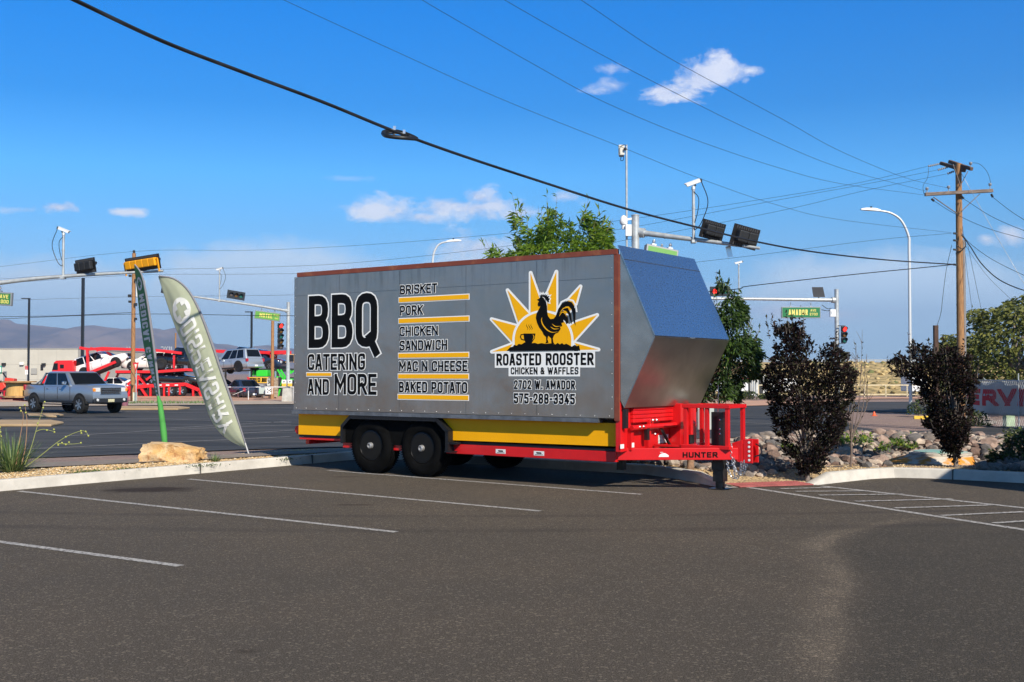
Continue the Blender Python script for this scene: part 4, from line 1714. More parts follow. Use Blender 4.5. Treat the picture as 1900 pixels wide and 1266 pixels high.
# ------------------------------------------------------------ boulder, flags, plants
bm = bmesh.new()
bmesh.ops.create_icosphere(bm, subdivisions=4, radius=1)
for v in bm.verts:
    c = v.co.copy()
    c = Vector([max(-.60, min(.60, q)) / .60 for q in c])
    n = mnoise.noise(c * 1.4 + Vector((4, 1, 0))) * .15 + mnoise.noise(c * 4 + Vector((1, 3, 0))) * .05 + abs(mnoise.noise(c * 2.2 + Vector((7, 0, 0)))) * -.14
    c *= 1 + n
    v.co = Vector((c.x * .45, c.y * .30, c.z * .172 - (.05 * max(0, c.x)) * (c.z > 0)))
me = bpy.data.meshes.new('boulder')
bm.to_mesh(me)
bm.free()
BOUL = bpy.data.materials.new('sandstone')
BOUL.use_nodes = True
t = NT(BOUL.node_tree)
b = BOUL.node_tree.nodes['Principled BSDF']
co = t.n('ShaderNodeTexCoord').outputs['Object']
n1, n2 = t.noise(co, 3.2, 8, .65, .6), t.noise(co, 9, 6, .7)
c = t.mix(t.maprange(n1.outputs[0], .40, .60), (.70, .50, .28), (.62, .36, .13))
c = t.mix(t.maprange(n2.outputs[0], .52, .68, 0, .9), c, (.40, .17, .06))
c = t.mix(t.maprange(n1.outputs[0], .62, .7, 0, .8), c, (.76, .62, .42))
t.l(c, b.inputs['Base Color'])
b.inputs['Roughness'].default_value = .9
bp = t.n('ShaderNodeBump')
bp.inputs['Strength'].default_value = .8
bp.inputs['Distance'].default_value = .05
t.l(t.math('ADD', n1.outputs[0], n2.outputs[0]), bp.inputs['Height'])
t.l(bp.outputs[0], b.inputs['Normal'])
me.materials.append(BOUL)
me.polygons.foreach_set('use_smooth', [True] * len(me.polygons))
me.set_sharp_from_angle(angle=R(38))
bo = bpy.data.objects.new('boulder', me)
C.objects.link(bo)
g_ = G(314, 859)
bo.location = (g_.x, g_.y + .28, g_.z + .11)
bo.rotation_euler = (0, R(2), R(-4))
tag(bo, 'big cream and rust coloured sandstone boulder at the foot of the green flag', 'boulder')


def cloth(name, base, bright=.25):
    m = mat(name, base, .75, trans=bright, var=.06, vscale=5)
    return m


def flag(name, label, base_px, D, left, right, depthL, depthR, mats, lettering, foot_px, bulge):
    """feather flag: left / right outline in pixels, offsets in depth per edge"""
    p0 = Wp(*base_px, D)
    root = thing(name, label, 'flag', tuple(p0))
    NV, NU = 130, 44

    def along(pts, v):
        P_ = [Vector((p[0], p[1], 0)) for p in pts]
        L_ = [0]
        for a, b in zip(P_, P_[1:]):
            L_.append(L_[-1] + (b - a).length)
        s = v * L_[-1]
        for i in range(len(P_) - 1):
            if s <= L_[i + 1] + 1e-9:
                return P_[i].lerp(P_[i + 1], (s - L_[i]) / max(1e-9, L_[i + 1] - L_[i]))
        return P_[-1]

    lf_ = [tuple(p)[:2] for p in catmull([(x, y, 0) for x, y in left], 6)]
    rt_ = [tuple(p)[:2] for p in catmull([(x, y, 0) for x, y in right], 6)]

    def surf(u, v, off=0.0):
        """u 0 (free edge) .. 1 (pole), v 0 top .. 1 bottom"""
        a, b = along(lf_, v), along(rt_, v)
        A = Wp(a.x, a.y, D + depthL(v))
        B = Wp(b.x, b.y, D + depthR(v))
        p = A.lerp(B, u)
        n = Vector((0, -1, 0))
        k = bulge * sin(pi * u) * min(1, 4 * v) * min(1, 5 * (1 - v)) + .010 * sin(u * 17 + v * 9) * (1 - u) * sin(pi * v) + .005 * sin(v * 30 + u * 6) * (1 - u) * u * 2
        return p + n * (k + off)

    mb = MB()
    for i in range(NV + 1):
        for j in range(NU + 1):
            mb.v.append(tuple(surf(j / NU, i / NV)))
    for i in range(NV):
        for j in range(NU):
            k = i * (NU + 1) + j
            mb._q((k, k + 1, k + NU + 2, k + NU + 1))
    fb = mb.build('fabric', mats[0], root, smooth=60, world=True)
    sd = fb.modifiers.new('thickness', 'SOLIDIFY')
    sd.thickness = .002
    # sleeve with the pole inside
    pole = [surf(1.0, v) for v in [i / 40 for i in range(41)]]
    mb = MB()
    mb.tube(pole, [.012 + .012 * sin(pi * i / 40) for i in range(41)], 8)
    mb.build('sleeve', mats[1], root, smooth=60, world=True)
    ft = Wp(*foot_px, D)
    mb = MB()
    e = pole[-1]
    mid = e.lerp(ft, .55)
    mb.tube([pole[-3], e, mid, mid.lerp(ft, .02), ft], [.013, .013, .013, .010, .010], 8)
    mb.lathe([(.018, -.02), (.018, .02)], mid, (ft - e), 10)
    mb.build('pole', [mat('pole_tip_grey', (.5, .5, .5), .5, .2)], root, smooth=40, world=True)
    # lettering follows the cloth
    mb = MB()
    lettering(mb, surf)
    mb.build('lettering', mats[2], root, world=True, recalc=False)
    return root


def run_text(mb, surf, s, v0, v1, u0, u1, mirror=True, tk=.19, gap=.12, off=.014, hh=1.6):
    """letters run down the flag; their feet towards the pole edge, seen from behind"""
    H2 = 1.0
    Wd = (v1 - v0)
    polys = text2d(s, 10.0, hh, tk, gap, 0, .25)
    for li, q in polys:
        n = len(q)
        # subdivide long quads
        pts = []
        for i in range(n):
            a, b = q[i], q[(i + 1) % n]
            k = max(1, int((b - a).length / .14))
            for j in range(k):
                pts.append(a.lerp(b, j / k))
        out_ = []
        for p in pts:
            v = v0 + (v1 - v0) * p.x / 10.0
            w = p.y / hh
            u = u1 - (u1 - u0) * w if mirror else u0 + (u1 - u0) * w
            out_.append(surf(u, v, off + li * .0006))
        k = len(mb.v)
        mb.v += [tuple(p) for p in out_]
        mb._q(range(k, k + len(out_)))


def cross_disc(mb, surf, uc, vc, ru, rv, off=.014):
    N_ = 28
    for q in range(4):
        # ring quadrant plus the four white corners left around a cross
        ring = []
        for i in range(9):
            t = pi / 2 * (q + i / 8)
            ring.append((cos(t), sin(t)))
        cq, sq = (1, 1) if q == 0 else (-1, 1) if q == 1 else (-1, -1) if q == 2 else (1, -1)
        w, l = .24, .62
        inner = [(cq * w, sq * l), (cq * w, sq * w), (cq * l, sq * w)]
        inner = inner if q in (0, 2) else inner[::-1]
        # outer arc runs from one axis to the next
        a0, a1 = ring[0], ring[-1]
        cut = [(p[0], p[1]) for p in ring]
        if q in (0, 2):
            ax_in = [(cq * 0, sq * l), (cq * w, sq * l), (cq * w, sq * w), (cq * l, sq * w), (cq * l, 0)]
        else:
            ax_in = [(cq * l, 0), (cq * l, sq * w), (cq * w, sq * w), (cq * w, sq * l), (0, sq * l)]
        pts = cut + ax_in
        fill2d(mb, pts, lambda x, y, dz: surf(uc + ru * x, vc + rv * y, off))


FL_L = cloth('flag_pale_green', (.53, .555, .41), .42)
FL_G = cloth('flag_green', (.09, .30, .12), .3)
SLV = mat('flag_sleeve_grey', (.20, .20, .22), .8)
FLW = mat('flag_print_white', (.80, .80, .76), .7, trans=.2)


def let1(mb, surf):
    run_text(mb, surf, 'DISPENSARY', .29, .865, .12, .78, tk=.15)
    cross_disc(mb, surf, .46, .225, .36, .062)


flag('feather_flag', 'pale green dispensary feather flag leaning left, its mirrored white print showing through', (465, 853), 19.3,
     [(294, 514), (306, 552), (322, 598), (341, 645), (359, 692), (376, 738), (391, 778), (408, 803), (430, 820), (457, 832)],
     [(295, 512), (322, 517), (345, 534), (362, 560), (378, 596), (394, 640), (409, 685), (424, 728), (440, 776), (458, 832)],
     lambda v: .22 * sin(pi * v) + .05, lambda v: 0.0, [FL_L, SLV, FLW], let1, (465, 854), .10)


def let2(mb, surf):
    run_text(mb, surf, 'MEDICAL', .20, .52, .22, .78, tk=.19, hh=2.6)
    run_text(mb, surf, 'CANNABIS', .55, .90, .20, .72, tk=.19, hh=2.4)
    cross_disc(mb, surf, .48, .13, .34, .045)


fl2 = flag('feather_flag', 'narrow dark green feather flag seen almost edge on, rising behind the boulder', (307, 824), 19.9,
           [(249, 494), (252, 520), (256, 556), (260, 596), (266, 640), (275, 678), (284, 710), (292, 742), (298, 768)],
           [(250, 491), (262, 508), (270, 540), (277, 582), (284, 632), (289, 672), (293, 710), (297, 745), (299, 770)],
           lambda v: .62 * sin(pi * min(1, .08 + v)) ** .7, lambda v: 0.0, [FL_G, SLV, FLW], let2, (307, 828), .03)
mb = MB()
P_ = [Wp(x, y, 19.9 - .03) for x, y in ((293, 735), (297, 750), (301, 780), (304, 805), (306, 826))]
mb.tube(P_, [.02, .045, .05, .055, .045], 10)
mb.build('wrapped_cloth', cloth('flag_bright_green', (.10, .42, .09), .3), fl2, smooth=60, world=True)


# ---------------- leaves
def leaves_mesh(name, pts, dirs, size, mats, mi, parent, width=.42, fold=.25, jitter=.35, curl=.15):
    """one 2-quad folded leaf per point; numpy"""
    n = len(pts)
    P_ = np.asarray(pts)
    Dv = np.asarray(dirs)
    Dv = Dv + rng.normal(0, jitter, Dv.shape)
    Dv /= np.linalg.norm(Dv, axis=1, keepdims=True) + 1e-9
    up = rng.normal(0, .6, (n, 3)) + np.array([0, -.35, .9])
    S = np.cross(Dv, up)
    S /= np.linalg.norm(S, axis=1, keepdims=True) + 1e-9
    Nn = np.cross(S, Dv)
    sz = (size * rng.uniform(.65, 1.25, n))[:, None]
    a = P_
    tip = P_ + Dv * sz - Nn * sz * curl
    m1 = P_ + Dv * sz * .45
    lft = m1 + S * sz * width * .5 + Nn * sz * fold * .3
    rgt = m1 - S * sz * width * .5 + Nn * sz * fold * .3
    V = np.stack([a, lft, tip, rgt], 1).reshape(-1, 3)
    idx = np.arange(n) * 4
    F = np.concatenate([np.stack([idx, idx + 1, idx + 2], 1), np.stack([idx, idx + 2, idx + 3], 1)])
    M = np.concatenate([mi, mi]).astype(int)
    me = bpy.data.meshes.new(name)
    me.from_pydata(V.tolist(), [], F.tolist())
    for m in mats:
        me.materials.append(m)
    me.polygons.foreach_set('material_index', M.tolist())
    o = bpy.data.objects.new(name, me)
    C.objects.link(o)
    o.parent = parent
    return o


def inside(poly, x, y):
    c = False
    j = len(poly) - 1
    for i in range(len(poly)):
        xi, yi = poly[i]
        xj, yj = poly[j]
        if (yi > y) != (yj > y) and x < (xj - xi) * (y - yi) / (yj - yi) + xi:
            c = not c
        j = i
    return c


def shoots_on(P2, n, ln, leaf, depth):
    """short leafy shoots breaking the outline: points, directions, twig paths"""
    pts, dirs, paths = [], [], []
    cx_ = sum(p[0] for p in P2) / len(P2)
    zs_ = [p[1] for p in P2]
    zc_ = min(zs_) + .35 * (max(zs_) - min(zs_))
    for _ in range(n):
        i = rng.integers(0, len(P2))
        p, q = P2[i], P2[(i + 1) % len(P2)]
        t = rng.random()
        x, z = p[0] + (q[0] - p[0]) * t, p[1] + (q[1] - p[1]) * t
        if z < zc_ and rng.random() < .6:
            continue
        d = Vector((x - cx_, rng.normal(0, .3), abs(z - zc_) + .35)).normalized()
        d = (d + Vector((0, 0, .6))).normalized()
        y = rng.normal(0, depth * .3)
        a = Vector((x, y, z)) - d * ln * .5
        l = ln * rng.uniform(.6, 1.5)
        paths.append((a, a + d * l))
        for k in range(int(l / leaf * 2.6)):
            u = rng.random()
            pts.append(tuple(a + d * l * u))
            r = Vector(rng.normal(0, 1, 3)).normalized()
            dirs.append(tuple((d * .6 + r).normalized()))
    return pts, dirs, paths


def crown_tree(name, label, cat, base_px, D, poly, depth, n, leaf, mats, weights, trunk_r, limbs, barkm, clump=3.0, thr=-.12, droop=-.3, zbase=None, group=None, width=.42, stems=14, shoots=None, ground=True, front=None, jag=.055, clear=False):
    """crown fills a real volume whose silhouette (in metres at distance D) is poly"""
    b0 = Wp(*base_px, D)
    b0.z = tz(b0.x, b0.y) if zbase is None else zbase
    root = thing(name, label, cat, tuple(b0), group=group)
    W_ = [Wp(px, py, D) for px, py in poly]
    P2 = [(p.x - b0.x, p.z - b0.z) for p in W_]
    xs, zs_ = [p[0] for p in P2], [p[1] for p in P2]
    ex_ = (max(xs) - min(xs)) * .06
    pts, mi, dirs = [], [], []
    tries = 0
    seed = rng.uniform(0, 50)
    cxs = {}
    while len(pts) < n and tries < n * 40:
        tries += 1
        x, z = rng.uniform(min(xs) - ex_, max(xs) + ex_), rng.uniform(min(zs_), max(zs_) + ex_)
        jn = (max(xs) - min(xs)) * jag
        jx_ = mnoise.noise(Vector((x / jn * .8 + seed, z / jn * .8, 2))) * jn * 1.3 + rng.normal(0, jn * .22)
        jz_ = mnoise.noise(Vector((x / jn * .8, z / jn * .8 + seed, 9))) * jn * 1.3 + rng.normal(0, jn * .22)
        if not inside(P2, x + jx_, z + jz_):
            continue
        key = round(z * 12)
        if key not in cxs:
            q = [xx for xx in np.linspace(min(xs), max(xs), 60) if inside(P2, xx, (key + .01) / 12)]
            cxs[key] = (min(q), max(q)) if q else (x - .1, x + .1)
        lo, hi = cxs[key]
        c, h = (lo + hi) / 2, max(.05, (hi - lo) / 2)
        dd = depth * min(1.0, h / (max(xs) - min(xs)) * 2.2)
        e = sqrt(max(0, 1 - min(1, abs(x - c) / h) ** 2))
        yv = rng.uniform(-1, 1)
        if rng.random() < .55:
            yv = np.sign(yv) * (1 - (1 - abs(yv)) * .5)
        y = yv * dd * max(.25, e)
        if front is not None and y < -front:
            continue
        if clear:
            ta, tb = ab(b0.x + x, b0.y + y)
            if tb < 2.3 and ta < 6.6:
                continue
        nv = mnoise.noise(Vector((x * clump + seed, y * clump, z * clump))) + .5 * mnoise.noise(Vector((x * clump * 2.4, y * clump * 2.4 + seed, z * clump * 2.4)))
        if nv < thr + rng.uniform(-.08, .08):
            continue
        pts.append((x, y, z))
        r = Vector((x - c, y, .4)).normalized()
        dirs.append((r.x * .8, r.y * .8, droop + r.z * .3))
        ww = list(weights)
        if nv > .35:
            ww[0] *= 2.2
        mi.append(rng.choice(len(mats), p=np.array(ww) / sum(ww)))
    tw_ = []
    if shoots:
        sp_, sd_, tw_ = shoots_on(P2, shoots[0], shoots[1], leaf, depth)
        if clear:
            ok_ = [i for i, q in enumerate(sp_) if ab(b0.x + q[0], b0.y + q[1])[1] > 2.3 or ab(b0.x + q[0], b0.y + q[1])[0] > 6.6]
            sp_, sd_ = [sp_[i] for i in ok_], [sd_[i] for i in ok_]
            tw_ = [t_ for t_ in tw_ if ab(b0.x + t_[0].x, b0.y + t_[0].y)[1] > 2.3]
        pts += sp_
        dirs += sd_
        mi += list(rng.choice(len(mats), len(sp_), p=np.array(weights) / sum(weights)))
    leaves_mesh('crown', pts, dirs, leaf, mats, np.array(mi), root, width=width)
    mb = MB()
    for a_, b_ in tw_:
        mb.tube([a_, b_], [.004, .0015], 4)
    pp = np.array(pts)
    if limbs:
        fork = limbs
        mb.tube(catmull([(0, 0, -.05), (.01, 0, fork * .5), (.0, 0, fork)], 4), [trunk_r * 1.25] + [trunk_r * 1.05] * 7 + [trunk_r * .95], 10)
        sel = pp[rng.choice(len(pp), min(stems, len(pp)), replace=False)]
        for q in sel:
            q = Vector(q)
            m1 = Vector((q.x * .25, q.y * .25, fork + (q.z - fork) * .45))
            path = catmull([(0, 0, fork * .9), tuple(m1), tuple(q)], 4)
            k = len(path)
            mb.tube(path, [trunk_r * (.55 * (1 - i / (k - 1)) + .05) for i in range(k)], 6)
    mb.build('trunk', barkm, root, smooth=60)
    return root


BARK = mat('brown_bark', (.26, .16, .10), .9, var=.4, vscale=14, bump=.5, bscale=40)
BARKG = mat('grey_bark', (.20, .165, .14), .9, var=.4, vscale=14, bump=.5, bscale=40)
PLUM = [mat('plum_leaf_dark', (.0125, .0085, .0085), .65, trans=.12, spec=.15), mat('plum_leaf_red', (.028, .012, .011), .6, trans=.18, spec=.2), mat('plum_leaf_green', (.030, .030, .013), .6, trans=.15, spec=.2)]
plum1 = [(1488, 884), (1476, 868), (1462, 840), (1446, 812), (1438, 780), (1430, 752), (1424, 726), (1420, 690), (1432, 668), (1444, 655), (1440, 640), (1452, 628), (1437, 612), (1450, 606), (1462, 604), (1466, 600), (1478, 601), (1488, 606),
         (1492, 615), (1488, 640), (1498, 622), (1510, 618), (1504, 640), (1507, 664), (1518, 676), (1524, 660), (1536, 652), (1530, 645), (1543, 632), (1548, 644), (1562, 655), (1574, 668), (1582, 688), (1590, 702), (1578, 712), (1582, 730), (1568, 752), (1572, 772), (1560, 800), (1546, 830), (1530, 858), (1512, 880)]
crown_tree('plum_shrub', 'tall dark purple leaved shrub with two tips, standing left of the bare sapling', 'shrub', (1497, 886), 15.5, plum1, .52, 13000, .056, PLUM, (5, 1.6, 2.4), .035, .16, BARKG, clump=4.0, thr=-.17, droop=.25, width=.55, stems=24, jag=.045, shoots=(42, .22))
plum2 = [(1768, 862), (1762, 850), (1748, 826), (1732, 800), (1716, 788), (1722, 768), (1704, 740), (1712, 722), (1694, 708), (1668, 694), (1654, 678), (1672, 662), (1690, 668), (1700, 655), (1692, 642), (1708, 640), (1722, 652), (1734, 668), (1742, 650),
         (1752, 642), (1768, 648), (1784, 655), (1800, 664), (1796, 682), (1816, 700), (1806, 722), (1800, 745), (1802, 764), (1794, 780), (1796, 806), (1786, 830), (1778, 856)]
crown_tree('plum_shrub', 'lopsided dark purple leaved shrub growing in front of the concrete manhole cone', 'shrub', (1773, 872), 16.6, plum2, .55, 10500, .056, PLUM, (5, 1.8, 1.8), .032, .22, BARKG, clump=3.8, thr=-.13, droop=.25, width=.55, stems=24, jag=.045, shoots=(40, .22))
GRN = [mat('leaf_mid_green', (.050, .095, .018), .5, trans=.25), mat('leaf_dark_green', (.022, .048, .012), .5, trans=.2), mat('leaf_fresh_green', (.085, .15, .022), .5, trans=.3)]
tree1 = [(1336, 516), (1329, 532), (1331, 560), (1316, 585), (1295, 640), (1240, 690), (1230, 740), (1300, 760), (1318, 742), (1352, 738), (1372, 748), (1366, 722), (1380, 706), (1400, 700), (1412, 690), (1418, 664), (1408, 640), (1402, 622), (1392, 604),
         (1384, 620), (1386, 596), (1378, 566), (1362, 548), (1366, 534), (1352, 540), (1342, 524)]
crown_tree('young_tree', 'young green tree with feathery leaves standing behind the steel hood', 'tree', (1281, 874), 16.3, tree1, .7, 9500, .085, GRN, (4, 5, 2), .05, 1.0, BARK, clump=3.2, thr=-.02, droop=-.5, width=.34, stems=22, front=.6, jag=.03, shoots=(26, .2), clear=True)
BRT = [mat('leaf_bright_green', (.19, .30, .03), .5, trans=.4), mat('leaf_olive_green', (.08, .14, .02), .5, trans=.3), mat('leaf_yellow_green', (.28, .36, .04), .5, trans=.4)]
tree2 = [(950, 398), (958, 394), (970, 404), (984, 428), (996, 442), (1004, 430), (998, 418), (1006, 416), (1020, 428), (1016, 405), (1014, 394), (1028, 395), (1036, 412), (1052, 418), (1064, 432), (1078, 448), (1094, 458), (1086, 436), (1080, 420), (1076, 402), (1086, 396),
         (1098, 408), (1110, 420), (1124, 424), (1130, 440), (1132, 470), (1136, 520), (1130, 620), (960, 620), (930, 520), (905, 520), (908, 466), (914, 463), (926, 470), (932, 484), (952, 470), (966, 474), (968, 455), (960, 430)]
crown_tree('ash_tree', 'bright green tree whose leafy shoots rise above the trailer roof', 'tree', (1040, 850), 22.5, tree2, 1.0, 10500, .16, BRT, (5, 4, 2), .09, 1.8, BARK, jag=.02, shoots=(60, .4), clump=2.6, thr=-.06, droop=-.15, width=.24, stems=16)
BIG = [mat('elm_leaf_olive', (.13, .14, .032), .6, trans=.25, spec=.25), mat('elm_leaf_dark', (.062, .078, .022), .6, trans=.2, spec=.25), mat('elm_leaf_light', (.21, .21, .055), .6, trans=.3, spec=.25)]
tree3 = [(1745, 705), (1742, 660), (1752, 640), (1768, 620), (1790, 612), (1800, 600), (1812, 590), (1818, 578), (1832, 572), (1846, 575), (1858, 566), (1868, 560), (1874, 548), (1886, 545), (1900, 556), (1960, 540), (2040, 560), (2060, 720), (1745, 735)]
crown_tree('elm_tree', 'large olive green tree behind the hanging banner', 'tree', (1880, 770), 52, tree3, 3.2, 11000, .26, BIG, (5, 5, 2), .22, 2.0, BARKG, clump=.8, thr=-.16, droop=-.2, width=.55, stems=20)
bush = [(1842, 872), (1838, 850), (1846, 838), (1852, 842), (1862, 830), (1868, 812), (1876, 800), (1886, 805), (1900, 798), (1930, 790), (1960, 810), (1975, 840), (1975, 876)]
BSH = [mat('bush_green', (.055, .085, .020), .5, trans=.2), mat('bush_dark', (.020, .035, .012), .5, trans=.15), mat('bush_yellow', (.12, .14, .03), .5, trans=.25)]
crown_tree('round_bush', 'low green bush in half shade at the right kerb', 'bush', (1900, 878), 16.9, bush, .5, 3000, .075, BSH, (4, 5, 2), .03, .1, BARKG, clump=4, thr=-.25, droop=.1, width=.5)
far_shrubs = [((1395, 745), 84, [(1366, 742), (1368, 732), (1382, 727), (1398, 728), (1412, 733), (1418, 741)], 'dark green shrub in front of the white box trailer'),
              ((1436, 744), 84, [(1412, 742), (1416, 734), (1436, 729), (1452, 736), (1456, 742)], 'smaller green shrub right of the white box trailer'),
              ((1328, 745), 84, [(1296, 744), (1300, 730), (1322, 726), (1336, 734), (1340, 744)], 'green shrub half hidden by the steel hood'),
              ((1356, 745), 82, [(1342, 743), (1346, 736), (1356, 734), (1366, 740)], 'yellowish dry shrub left of the dark green one'),
              ((1705, 762), 50, [(1685, 770), (1688, 752), (1700, 746), (1718, 742), (1730, 752), (1736, 770)], 'dark green shrub at the foot of the curved street lamp'),
              ((1815, 792), 41.5, [(1795, 792), (1798, 770), (1812, 764), (1830, 768), (1836, 792)], 'weedy olive shrub below the left end of the banner')]
for bp_, D_, pl, lb in far_shrubs:
    crown_tree('far_shrub', lb, 'shrub', bp_, D_, pl, .5, 420, .22 if D_ > 70 else .13, BSH if 'yellow' not in lb else [mat('straw_leaf', (.36, .30, .08), .7)] * 3, (4, 4, 2), .03, .1, BARKG, clump=1.2, thr=-.4, droop=.3, width=.5)

# bare sapling
sap = thing('bare_sapling', 'thin leafless sapling rising out of the rock bed', 'sapling', tuple(G(1578, 868)))
S0 = sap.location.copy()
Dsap = S0.y
mb = MB()
TW = mat('twig_bark', (.16, .12, .10), .9)


def sp3(px, py, dy=0):
    return Wp(px, py, Dsap + dy) - S0


mb.tube(catmull([(0, 0, -.03), sp3(1580, 840), sp3(1579, 822)], 4), [.016] * 8 + [.015], 7)
stems_ = []
for k, (px, py, mx) in enumerate(((1592, 655, 1584), (1600, 612, 1592), (1604, 668, 1600), (1576, 690, 1574), (1589, 640, 1580), (1608, 690, 1606))):
    dy = random.uniform(-.25, .25)
    path = catmull([sp3(1579, 828 - k * 3), sp3(mx, 760, dy * .5), sp3((mx + px) / 2 + 2, (760 + py) / 2, dy), sp3(px, py, dy)], 6)
    stems_.append(path)
    n = len(path)
    mb.tube(path, [.009 * (1 - .8 * i / (n - 1)) for i in range(n)], 5)
    for q in range(9):
        i = random.randrange(n // 3, n - 2)
        p = path[i]
        e = p + Vector((random.uniform(-.12, .12), random.uniform(-.1, .1), random.uniform(.10, .28)))
        mb.tube([p, p.lerp(e, .5) + Vector((.01, 0, -.01)), e], [.0035, .003, .0015], 4)
mb.build('stem', TW, sap)
pts = [tuple(random.choice(pa)[:]) for pa in stems_ for _ in range(9)]
leaves_mesh('leaf_tuft', pts, [(0, -.2, .5)] * len(pts), .05, [GRN[1]], np.zeros(len(pts)), sap)['kind'] = 'stuff'


# hesperaloe clump on the left
def blades(mb, n, r0, lmin, lmax, spread, w):
    for i in range(n):
        a = random.random() * 2 * pi
        l = random.uniform(lmin, lmax)
        tilt = random.random() ** .8 * spread
        b = Vector((cos(a) * r0 * random.random(), sin(a) * r0 * random.random(), 0))
        d = Vector((cos(a) * sin(tilt), sin(a) * sin(tilt), cos(tilt)))
        pts = []
        for k in range(5):
            t = k / 4
            pts.append(b + d * l * t + Vector((cos(a), sin(a), 0)) * (.12 * l * t * t) + Vector((0, 0, -.16 * l * t * t * sin(tilt))))
        s = d.cross(Vector((0, 0, 1)))
        s = s.normalized() if s.length > .05 else Vector((1, 0, 0))
        k0 = len(mb.v)
        for k, p in enumerate(pts):
            ww = w * (1 - .8 * (k / 4) ** 1.4)
            mb.v += [tuple(p - s * ww), tuple(p + s * ww)]
        mb.mi = random.randrange(3)
        for k in range(4):
            mb._q((k0 + 2 * k, k0 + 2 * k + 1, k0 + 2 * k + 3, k0 + 2 * k + 2))
    mb.mi = 0


YUC = [mat('yucca_green', (.085, .15, .045), .5, trans=.15), mat('yucca_dark', (.045, .085, .03), .5, trans=.15), mat('yucca_pale', (.20, .26, .09), .5, trans=.2)]
yp = G(22, 878)
yu = thing('red_yucca', 'grassy red yucca clump with long flower stalks beside the left kerb', 'yucca', tuple(yp))
mb = MB()
blades(mb, 420, .13, .35, .66, 1.25, .0065)
mb.build('leaf_clump', YUC, yu, recalc=False)
Dy = yp.y
STK = [mat('stalk_green', (.30, .33, .10), .6), mat('stalk_brown', (.34, .20, .11), .7)]
PODM = mat('seed_pod', (.36, .38, .08), .5)
for pts, m, pods in (([(30, 850), (48, 800), (68, 755), (85, 748)][:0] or [(30, 862), (36, 820), (41, 790), (43, 770), (37, 757)], 1, [(37, 757), (39, 763)]),
                     ([(40, 862), (47, 830), (50, 790), (49, 770), (46, 752)], 1, [(46, 752), (48, 766)]),
                     ([(46, 862), (58, 830), (68, 795), (76, 770), (83, 746)], 0, [(83, 746), (70, 786), (80, 757)]),
                     ([(67, 801), (74, 798), (84, 797), (100, 801)], 0, [(87, 798.5), (100, 797), (101, 802)]),
                     ([(48, 866), (75, 846), (105, 822), (128, 808), (150, 800), (160, 802), (163, 809)], 0, [(150, 800), (151, 804), (164, 809), (122, 811), (159, 801), (115, 822)]),
                     ([(106, 823), (120, 824), (138, 824), (152, 822)], 0, [(122, 825), (128, 821), (150, 822), (108, 826)]),
                     ([(4, 850), (2, 820), (1, 802), (0, 790)], 0, [(1, 802), (2, 810), (0, 793)])):
    mb = MB()
    path = [Wp(x, y, Dy - .1 - .0008 * x) - yp for x, y in pts]
    pa = catmull(path, 5)
    mb.tube(pa, [.006 * (1 - .6 * i / (len(pa) - 1)) for i in range(len(pa))], 5)
    st = mb.build('flower_stalk', STK[m], yu, smooth=60)
    for x, y in pods:
        mb = MB()
        c = Wp(x, y, Dy - .11 - .0008 * x) - yp
        mb.lathe([(0, -.014), (.010, -.010), (.014, 0), (.010, .010), (0, .014)], c, n=8)
        mb.build('seed_pod', PODM, st, smooth=60)


def tuftx(px, py, h, n, label, name='weed', spread=1.2, w=.006, mats=None):
    p = G(px, py)
    mb = MB()
    blades(mb, n, h * .35, h * .5, h, spread, w)
    return tag_at(mb.build(name, mats or YUC, recalc=False), p, label)


def tag_at(o, p, label, cat='weed', group=None):
    o.location = p
    return tag(o, label, cat, group)


tuftx(399, 858, .17, 60, 'small spiky green tuft right of the boulder', w=.007, spread=1.0)
for px, py, lb in ((176, 878, 'low green weed left of the boulder in the tan gravel'), (236, 874, 'low green weed nearest the boulder on its left'), (152, 880, 'farthest left low weed in the tan gravel'), (382, 866, 'tiny weed below the spiky tuft'), (520, 855, 'yellow green weed beside the flag pole'), (352, 868, 'tiny weed in front of the boulder')):
    p = G(px, py)
    pts = [(rng.normal(0, .12), rng.normal(0, .07), abs(rng.normal(0, .015)) + .012) for _ in range(170)]
    o = leaves_mesh('weed', pts, [(0, 0, .6)] * len(pts), .022, GRN, rng.integers(0, 3, len(pts)), None, width=.7, jitter=.8)
    tag_at(o, p, lb)
k_ = 0
for px, py, lb in ((1553, 838, 'leafy weed cluster left of the sapling'), (1601, 836, 'leafy weed cluster just right of the sapling'), (1668, 842, 'leafy weed cluster left of the manhole cone'), (1636, 848, 'small leafy weed midway between sapling and manhole'), (1692, 846, 'small leafy weed touching the manhole cone'), (1570, 832, 'small weed beside the sapling stem'), (1457, 847, 'small green weed left of the purple shrub')):
    p = G(px, py)
    p.z += .12
    n_ = 130 if 'cluster' in lb else 60
    s_ = .10 if 'cluster' in lb else .06
    pts = [(rng.normal(0, s_), rng.normal(0, s_), abs(rng.normal(0, s_ * .7))) for _ in range(n_)]
    o = leaves_mesh('weed', pts, [(0, -.3, .5)] * n_, .055, [GRN[2], GRN[0], BRT[2]], rng.integers(0, 3, n_), None, width=.8, jitter=.7)
    tag_at(o, p, lb)
